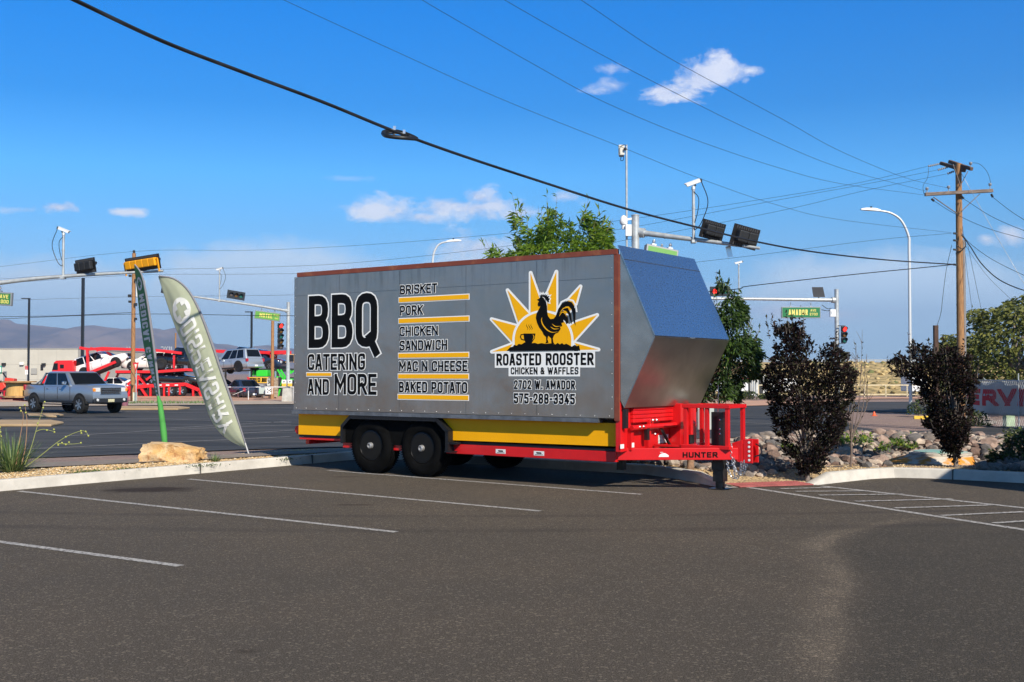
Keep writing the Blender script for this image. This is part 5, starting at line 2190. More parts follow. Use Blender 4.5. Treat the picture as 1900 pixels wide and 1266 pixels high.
# green grass bank across the street
p = G(318, 752)
mb = MB()
for i in range(500):
    q = Vector((random.uniform(-3.6, 2.6), random.uniform(-1.6, 1.6), 0))
    h = random.uniform(.08, .22)
    a = random.random() * 6.3
    mb.mi = random.randrange(3)
    mb.poly([q + Vector((.03 * cos(a), .03 * sin(a), 0)), q - Vector((.03 * cos(a), .03 * sin(a), 0)), q + Vector((random.uniform(-.08, .08), random.uniform(-.08, .08), h))])
o = mb.build('grass', [YUC[0], YUC[2], BRT[1]], recalc=False)
o.location = p + Vector((0, 3, .05))
tag(o, 'strip of green grass on the far bank beyond the flags', 'grass', kind='stuff')

# concrete manhole cone
mh = Wp(1738, 868, 17.7)
mh.z = .05
MHC = bpy.data.materials.new('stained_concrete')
MHC.use_nodes = True
t = NT(MHC.node_tree)
b = MHC.node_tree.nodes['Principled BSDF']
co = t.n('ShaderNodeTexCoord').outputs['Object']
n1 = t.noise(co, 4, 6, .65)
xz = t.n('ShaderNodeSeparateXYZ')
t.l(co, xz.inputs[0])
c = t.mix(t.maprange(n1.outputs[0], .4, .65), (.60, .55, .47), (.42, .37, .31))
rust_ = t.math('MULTIPLY', t.maprange(t.noise(co, 3.4, 5, .6).outputs[0], .42, .54), t.math('MULTIPLY', t.maprange(xz.outputs[2], .0, .06), t.maprange(xz.outputs[2], .17, .15)))
c = t.mix(rust_, c, (.62, .25, .03))
t.l(c, b.inputs['Base Color'])
b.inputs['Roughness'].default_value = .9
mb = MB()
n_ = 32
secs = []
for (r, cx_, z) in ((.84, -.22, -.08), (.78, -.18, .0), (.46, .06, .175), (.47, .06, .18), (.47, .06, .208), (.44, .06, .214)):
    secs.append([(cx_ + r * cos(2 * pi * k / n_), r * sin(2 * pi * k / n_), z) for k in range(n_)])
mb.loft(secs)
mho = thing('manhole_cone', 'rust stained concrete manhole cone with faded green lid in the rocks', 'manhole', tuple(mh))
mb.build('cone', MHC, mho, smooth=30)
mb = MB()
mb.lathe([(.40, .215), (.40, .226), (.36, .232), (0, .234)], (.06, 0, 0), n=28)
mb.build('lid', mat('faded_green_lid', (.16, .42, .34), .7, col2=(.42, .42, .40), vscale=5), mho, smooth=30)
# ------------------------------------------------------------ street furniture
SIGY = mat('signal_yellow', (.85, .36, .005), .45)
LENS_OFF = mat('signal_lens_dark', (.12, .10, .09), .25)
LENS_RED = mat('signal_lens_lit_red', (.6, .01, .01), .3, emit=(1.0, .03, .02, 2.2))
LENS_AMB = mat('signal_lens_amber', (.16, .08, .02), .25)
LENS_GRN = mat('signal_lens_green', (.02, .14, .11), .25)
VIS = mat('visor_inside', (.20, .20, .21), .5)


def traffic_light(label, p, yaw, n=3, roll=0.0, horizontal=True, lit=None, body=None, plate=True, tilt=0.0, group=None, scale=1.0, bracket=None):
    """local: faces -y, lamps along x when horizontal, along -z otherwise"""
    body = body or BLK2
    r = thing('traffic_light', label, 'traffic light', tuple(p), group=group, rot=(tilt, roll, yaw))
    r.scale = (scale,) * 3
    s = .355
    L = n * s
    hw, hh = (L / 2, .18) if horizontal else (.18, L / 2)
    mb = MB()
    if plate:
        mb.box(-hw - .13, hw + .13, -.012, .012, -hh - .13, hh + .13)
        mb.build('backplate', BLACK, r, bevel=.02)
        mb = MB()
        k_ = n * 5
        for i in range(k_):
            u = -hw - .05 + (2 * hw + .1) * (i + .5) / k_ if horizontal else 0
            if horizontal:
                for z0_ in (-hh - .11, hh + .02):
                    mb.box(u - .02, u + .02, .0125, .03, z0_, z0_ + .085)
        if horizontal:
            mb.build('louver', mat('louver_grey', (.05, .05, .052), .5), r)
    mb = MB()
    for i in range(n):
        c = -L / 2 + s * (i + .5)
        if horizontal:
            mb.box(c - s / 2 + .004, c + s / 2 - .004, .0125, .20, -.17, .17)
        else:
            mb.box(-.17, .17, .0125, .20, c - s / 2 + .004, c + s / 2 - .004)
    mb.build('housing', body, r, bevel=.035)
    for i in range(n):
        c = -L / 2 + s * (i + .5)
        o = Vector((c, 0, 0)) if horizontal else Vector((0, 0, -c))
        mb = MB()
        N_ = 18
        k0 = len(mb.v)
        for (y, rr) in ((-.013, .158), (-.25, .150)):
            for j in range(N_ + 1):
                t = -.75 + (pi + 1.5) * j / N_
                yy_ = y if y > -.1 else y * (.55 + .45 * max(0, sin(t)) ** .5 if sin(t) > 0 else .35)
                mb.v.append(tuple(o + Vector((rr * cos(t), yy_, rr * sin(t)))))
        for j in range(N_):
            mb._q((k0 + j, k0 + j + 1, k0 + N_ + 2 + j, k0 + N_ + 1 + j))
        v_ = mb.build('visor', BLK2, r, smooth=60)
        sd = v_.modifiers.new('thickness', 'SOLIDIFY')
        sd.thickness = .006
        mb = MB()
        mb.lathe([(.15, -.014), (.13, -.028), (.08, -.040), (0, -.046)], o, (0, 1, 0), 20)
        m = LENS_RED if lit == i else (LENS_OFF, LENS_AMB, LENS_GRN)[min(i, 2)] if n <= 3 else (LENS_OFF, LENS_AMB, LENS_GRN, LENS_AMB, LENS_OFF)[i]
        mb.build('lens', m, r, smooth=50)
    if bracket:
        mb = MB()
        for (a, b, w) in bracket:
            mb.bar(a, b, w)
        mb.build('bracket', body, r)
    return r


def camera_pole(label, foot, h, yaw, tilt, cyc=True, s=1.0):
    r = thing('traffic_camera', label, 'camera', tuple(foot))
    mb = MB()
    mb.tube([(0, 0, 0), (0, 0, h)], .045, 10)
    mb.lathe([(.055, h * .62), (.055, h * .66)], n=10)
    mb.lathe([(.06, h), (.06, h + .08), (.03, h + .12)], n=10)
    mb.box(-.07, .07, -.14, .14, -.08, .0)
    mb.build('mast', POLEG, r, smooth=40)
    hd = MB()
    M = Matrix.Translation((0, 0, h + .2)) @ Matrix.Rotation(yaw, 4, 'Z') @ Matrix.Rotation(tilt, 4, 'Y')
    x0, x1, y, z = -.33 * s, .36 * s, .10 * s, .075 * s
    hd.hexa([M @ Vector(q) for q in ((x0, -y * .8, -z), (x1 * .9, -y * .8, -z), (x1 * .9, y * .8, -z), (x0, y * .8, -z), (x0, -y, z), (x1, -y, z), (x1, y, z), (x0, y, z))])
    hd.hexa([M @ Vector(q) for q in ((x0, -y * 1.12, z + .004), (x1 * 1.15, -y * 1.12, z + .004), (x1 * 1.15, y * 1.12, z + .004), (x0, y * 1.12, z + .004), (x0, -y * 1.12, z + .02), (x1 * 1.15, -y * 1.12, z + .02), (x1 * 1.15, y * 1.12, z + .02), (x0, y * 1.12, z + .02))])
    h_ = hd.build('camera_head', WHITE, r)
    e = MB()
    e.hexa([M @ Vector(q) for q in ((x0 - .05, -y * .9, -z), (x0 - .003, -y * .9, -z), (x0 - .003, y * .9, -z), (x0 - .05, y * .9, -z), (x0 - .05, -y * .9, z), (x0 - .003, -y * .9, z), (x0 - .003, y * .9, z), (x0 - .05, y * .9, z))])
    e.bar(M @ Vector((-.05, 0, -z - .03)), (0, 0, h + .1), .05)
    e.build('camera_back', BLACK, h_)
    if cyc:
        mb = MB()
        b0 = M @ Vector((x0 - .03, 0, -z))
        sg = -1 if b0.x < 0 else 1
        mb.tube(catmull([tuple(b0), (b0.x + sg * .18, -.02, h - .35), (sg * .22, -.04, h - .95), (sg * .05, -.05, h - 1.15), (0, -.05, h - 1.1)], 6), .014, 5)
        mb.tube(catmull([(0, -.05, h - .05), (sg * .14, -.05, h - .25), (sg * .12, -.05, h - .6), (sg * .03, -.05, h - .95)], 6), .012, 5)
        mb.build('cable', BLACK, r, smooth=60)
    return r


SGN = mat('street_sign_green', (.010, .16, .045), .45)
SGL = mat('street_sign_bright_green', (.11, .32, .05), .5)
SGT = mat('sign_letter_yellow', (.80, .66, .16), .5)
SGF = mat('sign_frame', (.26, .27, .27), .5, .3)
TEAL = mat('sign_teal', (.03, .40, .26), .5)


def street_sign(label, p, yaw, w, h, texts, face, frame_d=.16, roll=0.0, hang=.28, letter=None, back=False, tilt=0.0):
    r = thing('street_sign', label, 'street sign', tuple(p), rot=(tilt, roll, yaw))
    mb = MB()
    mb.box(-w / 2, w / 2, 0, frame_d, -h / 2, h / 2)
    mb.build('sign_box', SGF, r, bevel=.012)
    mb = MB()
    mb.box(-w / 2 + .05, w / 2 - .05, -.006, -.001, -h / 2 + .05, h / 2 - .05)
    if back:
        mb.box(-w / 2 + .05, w / 2 - .05, frame_d + .001, frame_d + .006, -h / 2 + .05, h / 2 - .05)
    mb.build('sign_face', face, r)
    if texts:
        mb = MB()
        for s, x, z, tw, th_ in texts:
            add_text(mb, text2d(s, tw, th_, .17, .16, 0, .3), lambda a, b, dz: (x + a, -.008 - dz, z + b))
        mb.build('lettering', letter or SGT, r, recalc=False)
    mb = MB()
    for x in (-w * .26, w * .26):
        mb.bar((x, frame_d / 2, h / 2), (x, frame_d / 2, h / 2 + hang), .035)
        mb.box(x - .07, x + .07, frame_d / 2 - .06, frame_d / 2 + .06, h / 2 + .001, h / 2 + .06)
        mb.lathe([(.05, 0), (.05, .05)], (x, frame_d / 2, h / 2 + hang * .55), n=8)
    mb.lathe([(.03, 0), (.04, .05), (.03, .09), (0, .1)], (0, frame_d / 2, h / 2 + .02), n=8)
    mb.build('hanger', BLK2 if hang < .1 else GALV, r)
    return r


def mast_pole(label, foot, h, r0, arm, arm_r, plinth=None):
    """arm: list of world points from pole outwards"""
    t_ = thing('signal_mast', label, 'signal mast', tuple(foot))
    mb = MB()
    mb.tube([(0, 0, 0), (0, 0, h)], [r0, r0 * .84], 16)
    mb.lathe([(r0 * .9, h), (r0 * .9, h + .03), (0, h + .06)], n=16)
    mb.box(-r0 * 1.5, r0 * 1.5, -r0 * 1.5, r0 * 1.5, -.1, .04)
    mb.build('pole', POLEG, t_, smooth=40)
    mb = MB()
    A = [Vector(p) - Vector(foot) for p in arm]
    pa = catmull(A, 8) if len(A) > 2 else [A[0].lerp(A[1], i / 8) for i in range(9)]
    n = len(pa)
    mb.tube(pa, [arm_r[0] + (arm_r[1] - arm_r[0]) * i / (n - 1) for i in range(n)], 14)
    d = (pa[1] - pa[0]).normalized()
    mb.tube([pa[0] - d * .12, pa[0] + d * .1], arm_r[0] * 1.6, 12)
    for i in (n // 4, n // 2, 2 * n // 3):
        rr = arm_r[0] + (arm_r[1] - arm_r[0]) * i / (n - 1)
        dd = (pa[i + 1] - pa[i]).normalized()
        mb.tube([pa[i], pa[i] + dd * .03], rr * 1.12, 12)
    mb.build('arm', POLEG, t_, smooth=40)
    if plinth:
        mb = MB()
        w, hh = plinth
        mb.hexa([(-w, -w, -.2), (w, -w, -.2), (w, w, -.2), (-w, w, -.2), (-w * .8, -w * .8, hh), (w * .8, -w * .8, hh), (w * .8, w * .8, hh), (-w * .8, w * .8, hh)])
        mb.build('plinth', CONC, t_)
    return t_


# left near mast: pole stands out of frame, arm ends right of the orange signal
DA = 42.0
armA = [Wp(-420, 575, DA), Wp(-150, 548, DA), Wp(0, 525, DA), Wp(120, 513, DA), Wp(303, 503, DA)]
mast_pole('grey signal mast arm reaching in from the left edge', (armA[0].x, armA[0].y, LOW), armA[0].z - LOW + .4, .19, armA, (.12, .045))
pA = Wp(159, 494, DA)
traffic_light('black horizontal traffic light seen from behind, beside the yellow one on the left arm', tuple(pA), R(146), 3, R(3), True, None, BLK2, tilt=R(-8), scale=.90)
pA = Wp(265, 489, DA)
traffic_light('yellow bodied horizontal traffic light at the end of the left arm', tuple(pA), R(150), 5, R(3.5), True, None, SIGY, tilt=R(-10), scale=.90,
              bracket=[((-.98, .1, .12), (-.98, .1, -.42), .05), ((.98, .1, .12), (.98, .1, -.42), .05), ((-.98, .1, .12), (.98, .1, .12), .05)])
camera_pole('white camera on a thin mast above the left signal arm', tuple(Wp(117, 514, DA)), 1.56, R(0), R(22), s=.62)
street_sign('green illuminated street sign ending 600, cut by the left edge', tuple(Wp(-28, 553, DA)), R(0), 2.0, .50, [('AVE', .56, .02, .32, .14), ('600', .60, -.17, .30, .14)], SGN, .16, R(3), .22)

# second mast beyond, with the motel sign
DB = 76.0
fB = Wp(534, 746, DB)
fB.z = LOW
topB = Wp(534, 562, DB)
armB = [Wp(533, 577, DB), Wp(470, 566.5, DB), Wp(400, 556.5, DB), Wp(340, 548, DB), Wp(300, 543, DB)]
mast_pole('grey signal mast with sloping arm carrying the motel sign', tuple(fB), topB.z - LOW, .14, armB, (.09, .05), plinth=(.36, .95))
traffic_light('dark horizontal traffic light facing us on the sloping far arm', tuple(Wp(438, 548, DB)), R(26), 3, R(8), True, None, BLK2, tilt=R(0), scale=.92)
traffic_light('horizontal traffic light half hidden behind the pale green flag', tuple(Wp(322, 539, DB)), R(20), 4, R(8), True, None, BLK2, scale=.95)
camera_pole('white camera on the far sloping arm left of the motel sign', tuple(Wp(407, 558, DB)), 1.95, R(180), R(18), s=.62)
street_sign('bright green street sign reading MOTEL under the sloping arm', tuple(Wp(496, 586.5, DB)), R(4), 1.72, .56, [('MOTEL', -.52, -.13, .86, .27), ('BLVD', .42, .06, .32, .10), ('100', .50, -.14, .24, .09)], SGL, .14, R(7), .2)
traffic_light('vertical five lamp traffic light with red lit beside the far pole', tuple(Wp(521, 624, DB)), R(38), 5, 0, False, 0, BLK2, plate=False, scale=1.0)
mb = MB()
pb = Wp(541, 665, DB)
t_ = thing('pedestrian_signal', 'orange framed pedestrian signal on the far pole behind the trailer', 'pedestrian signal', tuple(pb))
mb.box(-.42, .30, -.03, .03, -.28, -.24)
mb.box(-.42, .30, -.03, .03, .24, .28)
mb.box(-.20, -.14, -.05, .05, -.24, .24)
mb.box(.16, .22, -.05, .05, -.24, .24)
mb.build('frame', mat('ped_orange', (.70, .38, .12), .5), t_)
mb = MB()
mb.box(-.13, .15, -.1, .1, -.22, .22)
mb.build('head', BLACK, t_)
for k, (px, lb) in enumerate(((527, 'left white push button plate on the far signal pole'), (538, 'right white push button plate on the far signal pole'))):
    q = Wp(px, 711, DB - .25)
    t_ = thing('push_button_sign', lb, 'push button sign', tuple(q))
    mb = MB()
    mb.box(-.15, .15, -.01, .01, -.02, .22)
    mb.build('plate', WHITE, t_)
    mb = MB()
    mb.box(-.15, .15, -.012, .012, -.22, -.021)
    mb.build('lower_plate', mat('ped_amber', (.75, .45, .05), .5), t_)
    mb = MB()
    mb.lathe([(.05, 0), (.05, .01), (0, .012)], (0, -.012, .09), (0, -1, 0), 10)
    mb.build('symbol', BLACK, t_)

# third mast: pole right behind the trailer
DC = 33.0
fC = Wp(1180, 760, DC)
fC.z = tz(fC.x, fC.y)
topC = Wp(1180, 401, DC)
armC = [Wp(1190, 432, DC), Wp(1250, 440, DC - .4), Wp(1330, 450, DC - .9), Wp(1410, 461, DC - 1.4)]
mast_pole('thick galvanised signal mast directly behind the trailer hood', tuple(fC), topC.z - fC.z, .135, armC, (.088, .042))
traffic_light('black traffic light seen from behind, nearer the pole on the arm above the hood', tuple(Wp(1322, 428, DC - .85)), R(208), 2, R(-9), True, None, BLK2, tilt=R(-14), scale=.86)
traffic_light('black traffic light seen from behind at the tip of the arm above the hood', tuple(Wp(1382, 440, DC - 1.25)), R(208), 2, R(-9), True, None, BLK2, tilt=R(-14), scale=.98)
camera_pole('white camera on the mast arm above the trailer hood', tuple(Wp(1287, 446, DC - .7)), 1.46, R(180), R(20), s=.62)
t_ = thing('antenna_mast', 'tall thin pole carrying a square white radio box beside the thick mast', 'antenna', tuple(Wp(1163, 500, DC)))
h_ = (Wp(1163, 269, DC) - Wp(1163, 500, DC)).z
mb = MB()
mb.tube([(0, 0, -1.2), (0, 0, h_)], .032, 10)
mb.box(-.02, .30, -.05, .05, .55, .66)
mb.build('pole', POLEG, t_, smooth=40)
mb = MB()
mb.box(-.24, -.06, -.08, .02, h_ - .32, h_ - .01)
mb.build('radio_box', mat('radio_beige', (.62, .60, .52), .5), t_, bevel=.02)
mb = MB()
mb.lathe([(.04, 0), (.05, .05), (.03, .08)], (-.05, -.09, h_ - .15), (0, -1, 0), 10)
mb.box(-.22, -.08, -.078, .018, h_ - .36, h_ - .325)
mb.tube(catmull([(-.16, 0, h_ - .36), (-.17, 0, h_ - .46), (-.10, 0, h_ - .46), (-.08, 0, h_ - .36)], 5), .01, 5)
mb.tube(catmull([(-.2, -.1, h_ - .3), (-.2, -.12, h_ - .1), (-.1, -.1, h_ - .02), (0, -.04, h_ - .02)], 5), .008, 5)
mb.build('connector', BLACK, t_)
t_ = thing('siren_box', 'white bullet shaped detector clamped to the thick mast', 'detector', tuple(Wp(1157, 413, DC)))
mb = MB()
mb.lathe([(.09, -.06), (.12, 0), (.11, .08), (.07, .18), (0, .22)], n=14)
mb.lathe([(.06, -.2), (.06, -.06)], n=12)
mb.bar((.05, 0, .08), (.32, 0, .12), .06)
mb.build('shell', WHITE, t_, smooth=50)
t_ = thing('equipment_box', 'slim white equipment box on the thin pole below the detector', 'equipment box', tuple(Wp(1166, 426, DC - .1)))
mb = MB()
mb.box(-.09, .09, -.06, .06, -.2, .14)
mb.build('box', WHITE, t_, bevel=.01)
street_sign('green street sign hanging edge on behind the hood of the trailer', tuple(Wp(1229, 469, DC - .5)), R(14), 1.0, .34, [], SGL, .22, R(10), .20, tilt=R(-6))
t_ = thing('hanging_plate', 'grey rectangular plate hanging from the arm between the two black lights', 'plate', tuple(Wp(1353, 467, DC - 1.0)), rot=(0, R(-14), R(10)))
mb = MB()
mb.box(-.075, .075, -.01, .01, -.16, .16)
mb.build('plate', ALU, t_)

# fourth mast: right, with the amador sign
DD = 72.0
fD = Wp(1554, 750, DD)
fD.z = LOW
topD = Wp(1554, 538, DD)
armD = [Wp(1546, 557, DD), Wp(1480, 556, DD - .3), Wp(1400, 555, DD - .6), Wp(1312, 554, DD - 1)]
mast_pole('grey signal mast at the right with arm over the AMADOR sign', tuple(fD), topD.z - LOW, .16, armD, (.118, .08))
traffic_light('horizontal traffic light with red lit behind the young tree', tuple(Wp(1336, 541, DD - .9)), R(4), 3, 0, True, 0, BLK2, scale=1.0)
traffic_light('vertical three lamp traffic light with red lit on the right mast', tuple(Wp(1567, 621, DD - .4)), R(8), 3, 0, False, 0, BLK2, plate=False, scale=1.0,
              bracket=[((-.4, .1, .56), (.1, .1, .56), .05), ((-.4, .1, -.56), (.1, .1, -.56), .05)])
mb = MB()
t_ = thing('pedestrian_signal', 'dark hooded pedestrian signal below the right hand traffic light', 'pedestrian signal', tuple(Wp(1568, 660, DD - .4)))
mb.box(-.28, .28, -.1, .1, -.24, .24)
mb.build('housing', BLK2, t_, bevel=.02)
mb = MB()
mb.box(-.09, -.03, -.106, -.101, -.12, .06)
mb.box(-.12, -.03, -.106, -.101, .062, .1)
mb.build('hand_symbol', mat('ped_red', (.25, .01, .01), .4, emit=(.8, .02, .02, .35)), t_)
camera_pole('white camera on the right mast arm left of the AMADOR sign', tuple(Wp(1371, 553, DD - .7)), 2.05, R(180), R(14), cyc=False, s=.68)
street_sign('green street sign reading AMADOR AVE 2700', tuple(Wp(1486.5, 580, DD - .3)), R(0), 2.5, .72, [('AMADOR', -.80, -.17, 1.22, .36), ('AVE', .60, .06, .36, .15), ('2700', .55, -.19, .50, .16)], SGN, .18, 0, .30, letter=SGT)
mb = MB()
q = Wp(1486.5, 580, DD - .3)
t_ = thing('solar_panel', 'dark tilted solar panel on top of the right mast arm', 'solar panel', tuple(Wp(1519, 543, DD)))
mb.hexa([(-.34, -.05, -.30), (.40, -.05, -.30), (.40, 0, -.30), (-.34, 0, -.30), (-.52, -.35, .32), (.18, -.35, .32), (.18, -.30, .32), (-.52, -.30, .32)])
mb.build('panel', mat('solar_back', (.10, .10, .105), .5), t_)
mb = MB()
mb.bar((0, .05, -.42), (0, -.1, 0), .06)
mb.box(-.35, .30, -.12, .12, -.52, -.44)
mb.build('bracket', BLK2, t_)
t_ = thing('control_cabinet', 'small white cabinet fixed to the right mast', 'cabinet', tuple(Wp(1545, 581, DD - .3)))
mb = MB()
mb.box(-.18, .18, -.12, .12, -.24, .22)
mb.build('cabinet', WHITE, t_, bevel=.015)
mb = MB()
mb.box(-.13, -.09, -.126, -.121, -.1, .1)
mb.box(.08, .10, -.126, -.121, -.03, .06)
mb.build('door_latch', GALV, t_)
mb = MB()
d0 = Vector(Wp(1545, 581, DD - .3))
mb.tube(catmull([tuple(Wp(1525, 566, DD - .3) - d0), tuple(Wp(1535, 573, DD - .3) - d0), tuple(Wp(1543, 572, DD - .3) - d0)], 5), .02, 5)
mb.tube(catmull([tuple(Wp(1524, 575, DD - .3) - d0), tuple(Wp(1536, 577, DD - .3) - d0), tuple(Wp(1540, 575, DD - .3) - d0)], 5), .02, 5)
mb.build('cable', BLACK, t_)


# street lamps
def curved_lamp(label, foot, h, out_, r, head_yaw, curve):
    t_ = thing('street_lamp', label, 'street lamp', tuple(foot))
    mb = MB()
    pa = [(0, 0, 0), (0, 0, h * .4), (0, 0, h * .78)] + curve
    pa = catmull(pa, 6)
    n = len(pa)
    mb.tube(pa, [r * (1 - .45 * i / (n - 1)) for i in range(n)], 12)
    mb.lathe([(r * 2, 0), (r * 2, .05), (r * 1.4, .3), (r, .32)], n=12)
    mb.build('pole', mat('lamp_pole_white', (.62, .63, .62), .4, .2), t_, smooth=50)
    e = Vector(curve[-1])
    d = (e - Vector(curve[-2])).normalized()
    d.z *= .3
    d.normalize()
    mb = MB()
    mb.loft([[e + d * u + Vector((0, y, z)) for y, z in ((-w, -.03), (w, -.03), (w, .02), (w * .6, k), (-w * .6, k), (-w, .02))] for u, w, k in ((-.1, .05, .05), (.15, .12, .10), (.6, .14, .09), (.85, .08, .03))])
    hd = mb.build('lamp_head', WHITE, t_, smooth=50)
    mb = MB()
    mb.lathe([(.05, .10), (.05, .17), (0, .18)], e + d * .35, n=8)
    mb.build('photocell', BLACK, hd)
    return t_


fL = Wp(1690, 768, 53.5)
fL.z = LOW
sc_ = 53.5 / FPX
curved_lamp('tall white street lamp with curved arm at the right', fL, 10, 0, .08, 0, [(-.02, 0, 8.5), (-.35, 0, 9.25), (-.85, 0, 9.62), (-1.45, 0, 9.75)])
fL = Wp(802, 750, 70)
fL.z = LOW
curved_lamp('street lamp whose curved arm shows above the trailer roof', fL, 10, 0, .085, 0, [(.03, 0, 9.2), (.25, 0, 9.85), (.55, 0, 10.1), (.95, 0, 10.2)])


def lot_lamp(label, foot, h, r, arm):
    t_ = thing('parking_lamp', label, 'lamp post', tuple(foot))
    mb = MB()
    mb.box(-r, r, -r, r, 0, h)
    mb.build('pole', BLACK, t_)
    if arm:
        mb = MB()
        x = -arm if arm > 0 else 0
        mb.box(-arm, r, -.12, .12, h + .005, h + .09)
        mb.build('lamp_head', BLACK, t_)
    return t_


for px, py, D, r, arm, lb in ((52, 555, 110, .085, .75, 'slim black lot lamp post nearest the left edge'), (152, 516, 100, .115, 0, 'black lot lamp post rising behind the left signal arm'), (466, 580, 105, .09, .62, 'slim black lot lamp post left of the motel sign')):
    f = Wp(px, 735, D)
    f.z = LOW
    lot_lamp(lb, f, Wp(px, py, D).z - LOW, r, arm)


# utility poles
def wood_pole(label, foot, h, r0, r1, extra=None, name='utility_pole'):
    t_ = thing(name, label, 'utility pole', tuple(foot))
    mb = MB()
    N_ = 12
    mb.tube([(0, 0, h * i / N_) for i in range(N_ + 1)], [r0 + (r1 - r0) * i / N_ for i in range(N_ + 1)], 14)
    mb.build('pole', WOODP, t_, smooth=50)
    return t_


DU = 38.0
fU = Wp(1784, 792, DU)
fU.z = tz(fU.x, fU.y)
topU = Wp(1776, 304, DU)
UP = wood_pole('brown wooden utility pole with two crossarms at the right', fU, topU.z - fU.z, .135, .10)
UPo = Vector(fU)


def ul(px, py, dy=0):
    return Wp(px, py, DU + dy) - UPo


XARM = mat('crossarm_wood', (.20, .15, .12), .85, var=.35, vscale=5, stretch=(1, 6, 6))
XA2 = mat('crossarm_dark', (.13, .085, .06), .85, var=.35, vscale=5, stretch=(1, 6, 6))
UPx = UP
for nm, a, b, w, m, dy0, dy1 in (('crossarm', (1716, 361), (1842, 354), .12, XARM, -.25, -.25), ('crossarm', (1746, 303), (1790, 317), .12, XA2, .9, -.2), ('crossarm', (1762, 300), (1803, 314), .12, XA2, .55, -.55)):
    mb = MB()
    mb.bar(ul(a[0], a[1], dy0), ul(b[0], b[1], dy1), w, w * .95)
    mb.build(nm, m, UPx, bevel=.012)
for a, b in (((1732, 366), (1775, 396)), ((1818, 360), (1780, 396)), ((1796, 318), (1783, 343)), ((1768, 305), (1782, 345))):
    mb = MB()
    mb.bar(ul(*a, -.22), ul(*b, -.18), .045, .02)
    mb.build('brace', XARM, UPx)
INS = mat('insulator_grey', (.30, .31, .32), .35)
for px, py, dy in ((1720, 353, -.25), (1760, 350, -.3), (1837, 345, -.25), (1801, 306, -.5)):
    mb = MB()
    mb.lathe([(.015, -.12), (.015, 0), (.05, .01), (.058, .035), (.032, .042), (.052, .055), (.05, .085), (.02, .095), (0, .10)], ul(px, py, dy), n=12)
    mb.build('insulator', INS, UPx, smooth=40)
for a, b, dy in (((1745, 304), (1721, 309), .9), ((1762, 309), (1739, 316), .6), ((1770, 318), (1757, 323), .3), ((1728, 369), (1733, 373), -.3), ((1783, 363), (1788, 369), -.3), ((1839, 360), (1842, 366), -.3)):
    A_, B_ = ul(*a, dy), ul(*b, dy)
    mb = MB()
    k = max(4, int((B_ - A_).length / .06))
    prof = []
    for i in range(k):
        u = (B_ - A_).length * i / k
        prof += [(.018, u), (.042, u + .02), (.042, u + .035), (.018, u + .04)]
    mb.lathe(prof, A_, (B_ - A_), 8)
    mb.build('insulator', INS if dy > 0 else BLK2, UPx, smooth=40)
for py in (433, 446, 463, 491):
    mb = MB()
    mb.bar(ul(1769, py, -.12), ul(1776, py + 1, -.12), .06)
    mb.build('wire_clamp', BLK2, UPx)
for pts_ in ([(1775, 455, -.14), (1785, 462, -.2), (1792, 455, -.15), (1790, 446, -.1)], [(1775, 470, -.14), (1783, 466, -.2), (1792, 458, -.15)]):
    mb = MB()
    mb.tube(catmull([ul(*q_) for q_ in pts_], 5), .015, 5)
    mb.build('cable_loop', BLK2, UPx, smooth=60)
t_ = thing('conduit_riser', 'thin grey service pole standing right against the utility pole', 'service pole', tuple(Wp(1791.5, 792, DU + .1)))
t_.location.z = fU.z
mb = MB()
mb.tube([(0, 0, 0), (0, 0, (Wp(1791.5, 446, DU + .1)).z - fU.z)], .06, 10)
hC = (Wp(1791.5, 446, DU + .1)).z - fU.z
for z in (hC * .45, hC * .66, hC * .93):
    mb.bar((-.26, 0, z), (.05, 0, z), .05)
mb.build('pole', mat('riser_grey', (.24, .22, .21), .6, .3), t_, smooth=50)
f = Wp(1738, 780, 40)
f.z = tz(f.x, f.y)
t_ = thing('timber_post', 'short dark square timber post left of the utility pole', 'post', tuple(f))
mb = MB()
mb.box(-.075, .075, -.075, .075, 0, (Wp(1738, 604, 40)).z - f.z)
mb.build('post', mat('creosote_timber', (.085, .045, .03), .85, var=.4, vscale=6, stretch=(5, 5, .6)), t_, bevel=.01)
f = Wp(246, 746, 78)
f.z = LOW
PL = wood_pole('tan wooden utility pole behind the green flag', f, (Wp(246, 470, 78)).z - LOW, .155, .125)
mb = MB()
zt = (Wp(246, 470, 78)).z - LOW
mb.lathe([(.05, 0), (.09, .06), (.09, .16), (.05, .2), (0, .22)], (0, 0, zt), n=10)
mb.build('top_insulator', BLK2, PL)
for (x, z, w) in ((-.2, zt - 1.6, .08), (.2, zt - 1.9, .08), (-.22, zt - 3.0, .1), (.2, zt - 3.6, .1), (-.2, zt - 3.4, .08), (.22, zt - 4.6, .08)):
    mb = MB()
    mb.box(x - w, x + w, -.25, -.1, z - w, z + w)
    mb.build('bracket', BLK2, PL)
mb = MB()
mb.box(.24, .80, -.28, .1, zt - 3.1, zt - 1.9)
mb.build('transformer_box', mat('pale_box', (.60, .62, .62), .5), PL, bevel=.03)
f = Wp(505, 744, 84)
f.z = LOW
wood_pole('brown wooden pole below the motel sign', f, (Wp(505, 590, 84)).z - LOW, .13, .115)
f = Wp(325, 728, 140)
f.z = LOW
wood_pole('distant thin wooden pole behind the car hauler', f, (Wp(325, 618, 140)).z - LOW, .12, .1)


# ------------------------------------------------------------ wires
WIRE = mat('wire_dark', (.025, .025, .028), .6)
WIREB = mat('wire_black', (.010, .010, .011), .5)
STEELW = mat('guy_strand', (.34, .35, .36), .5, .3)


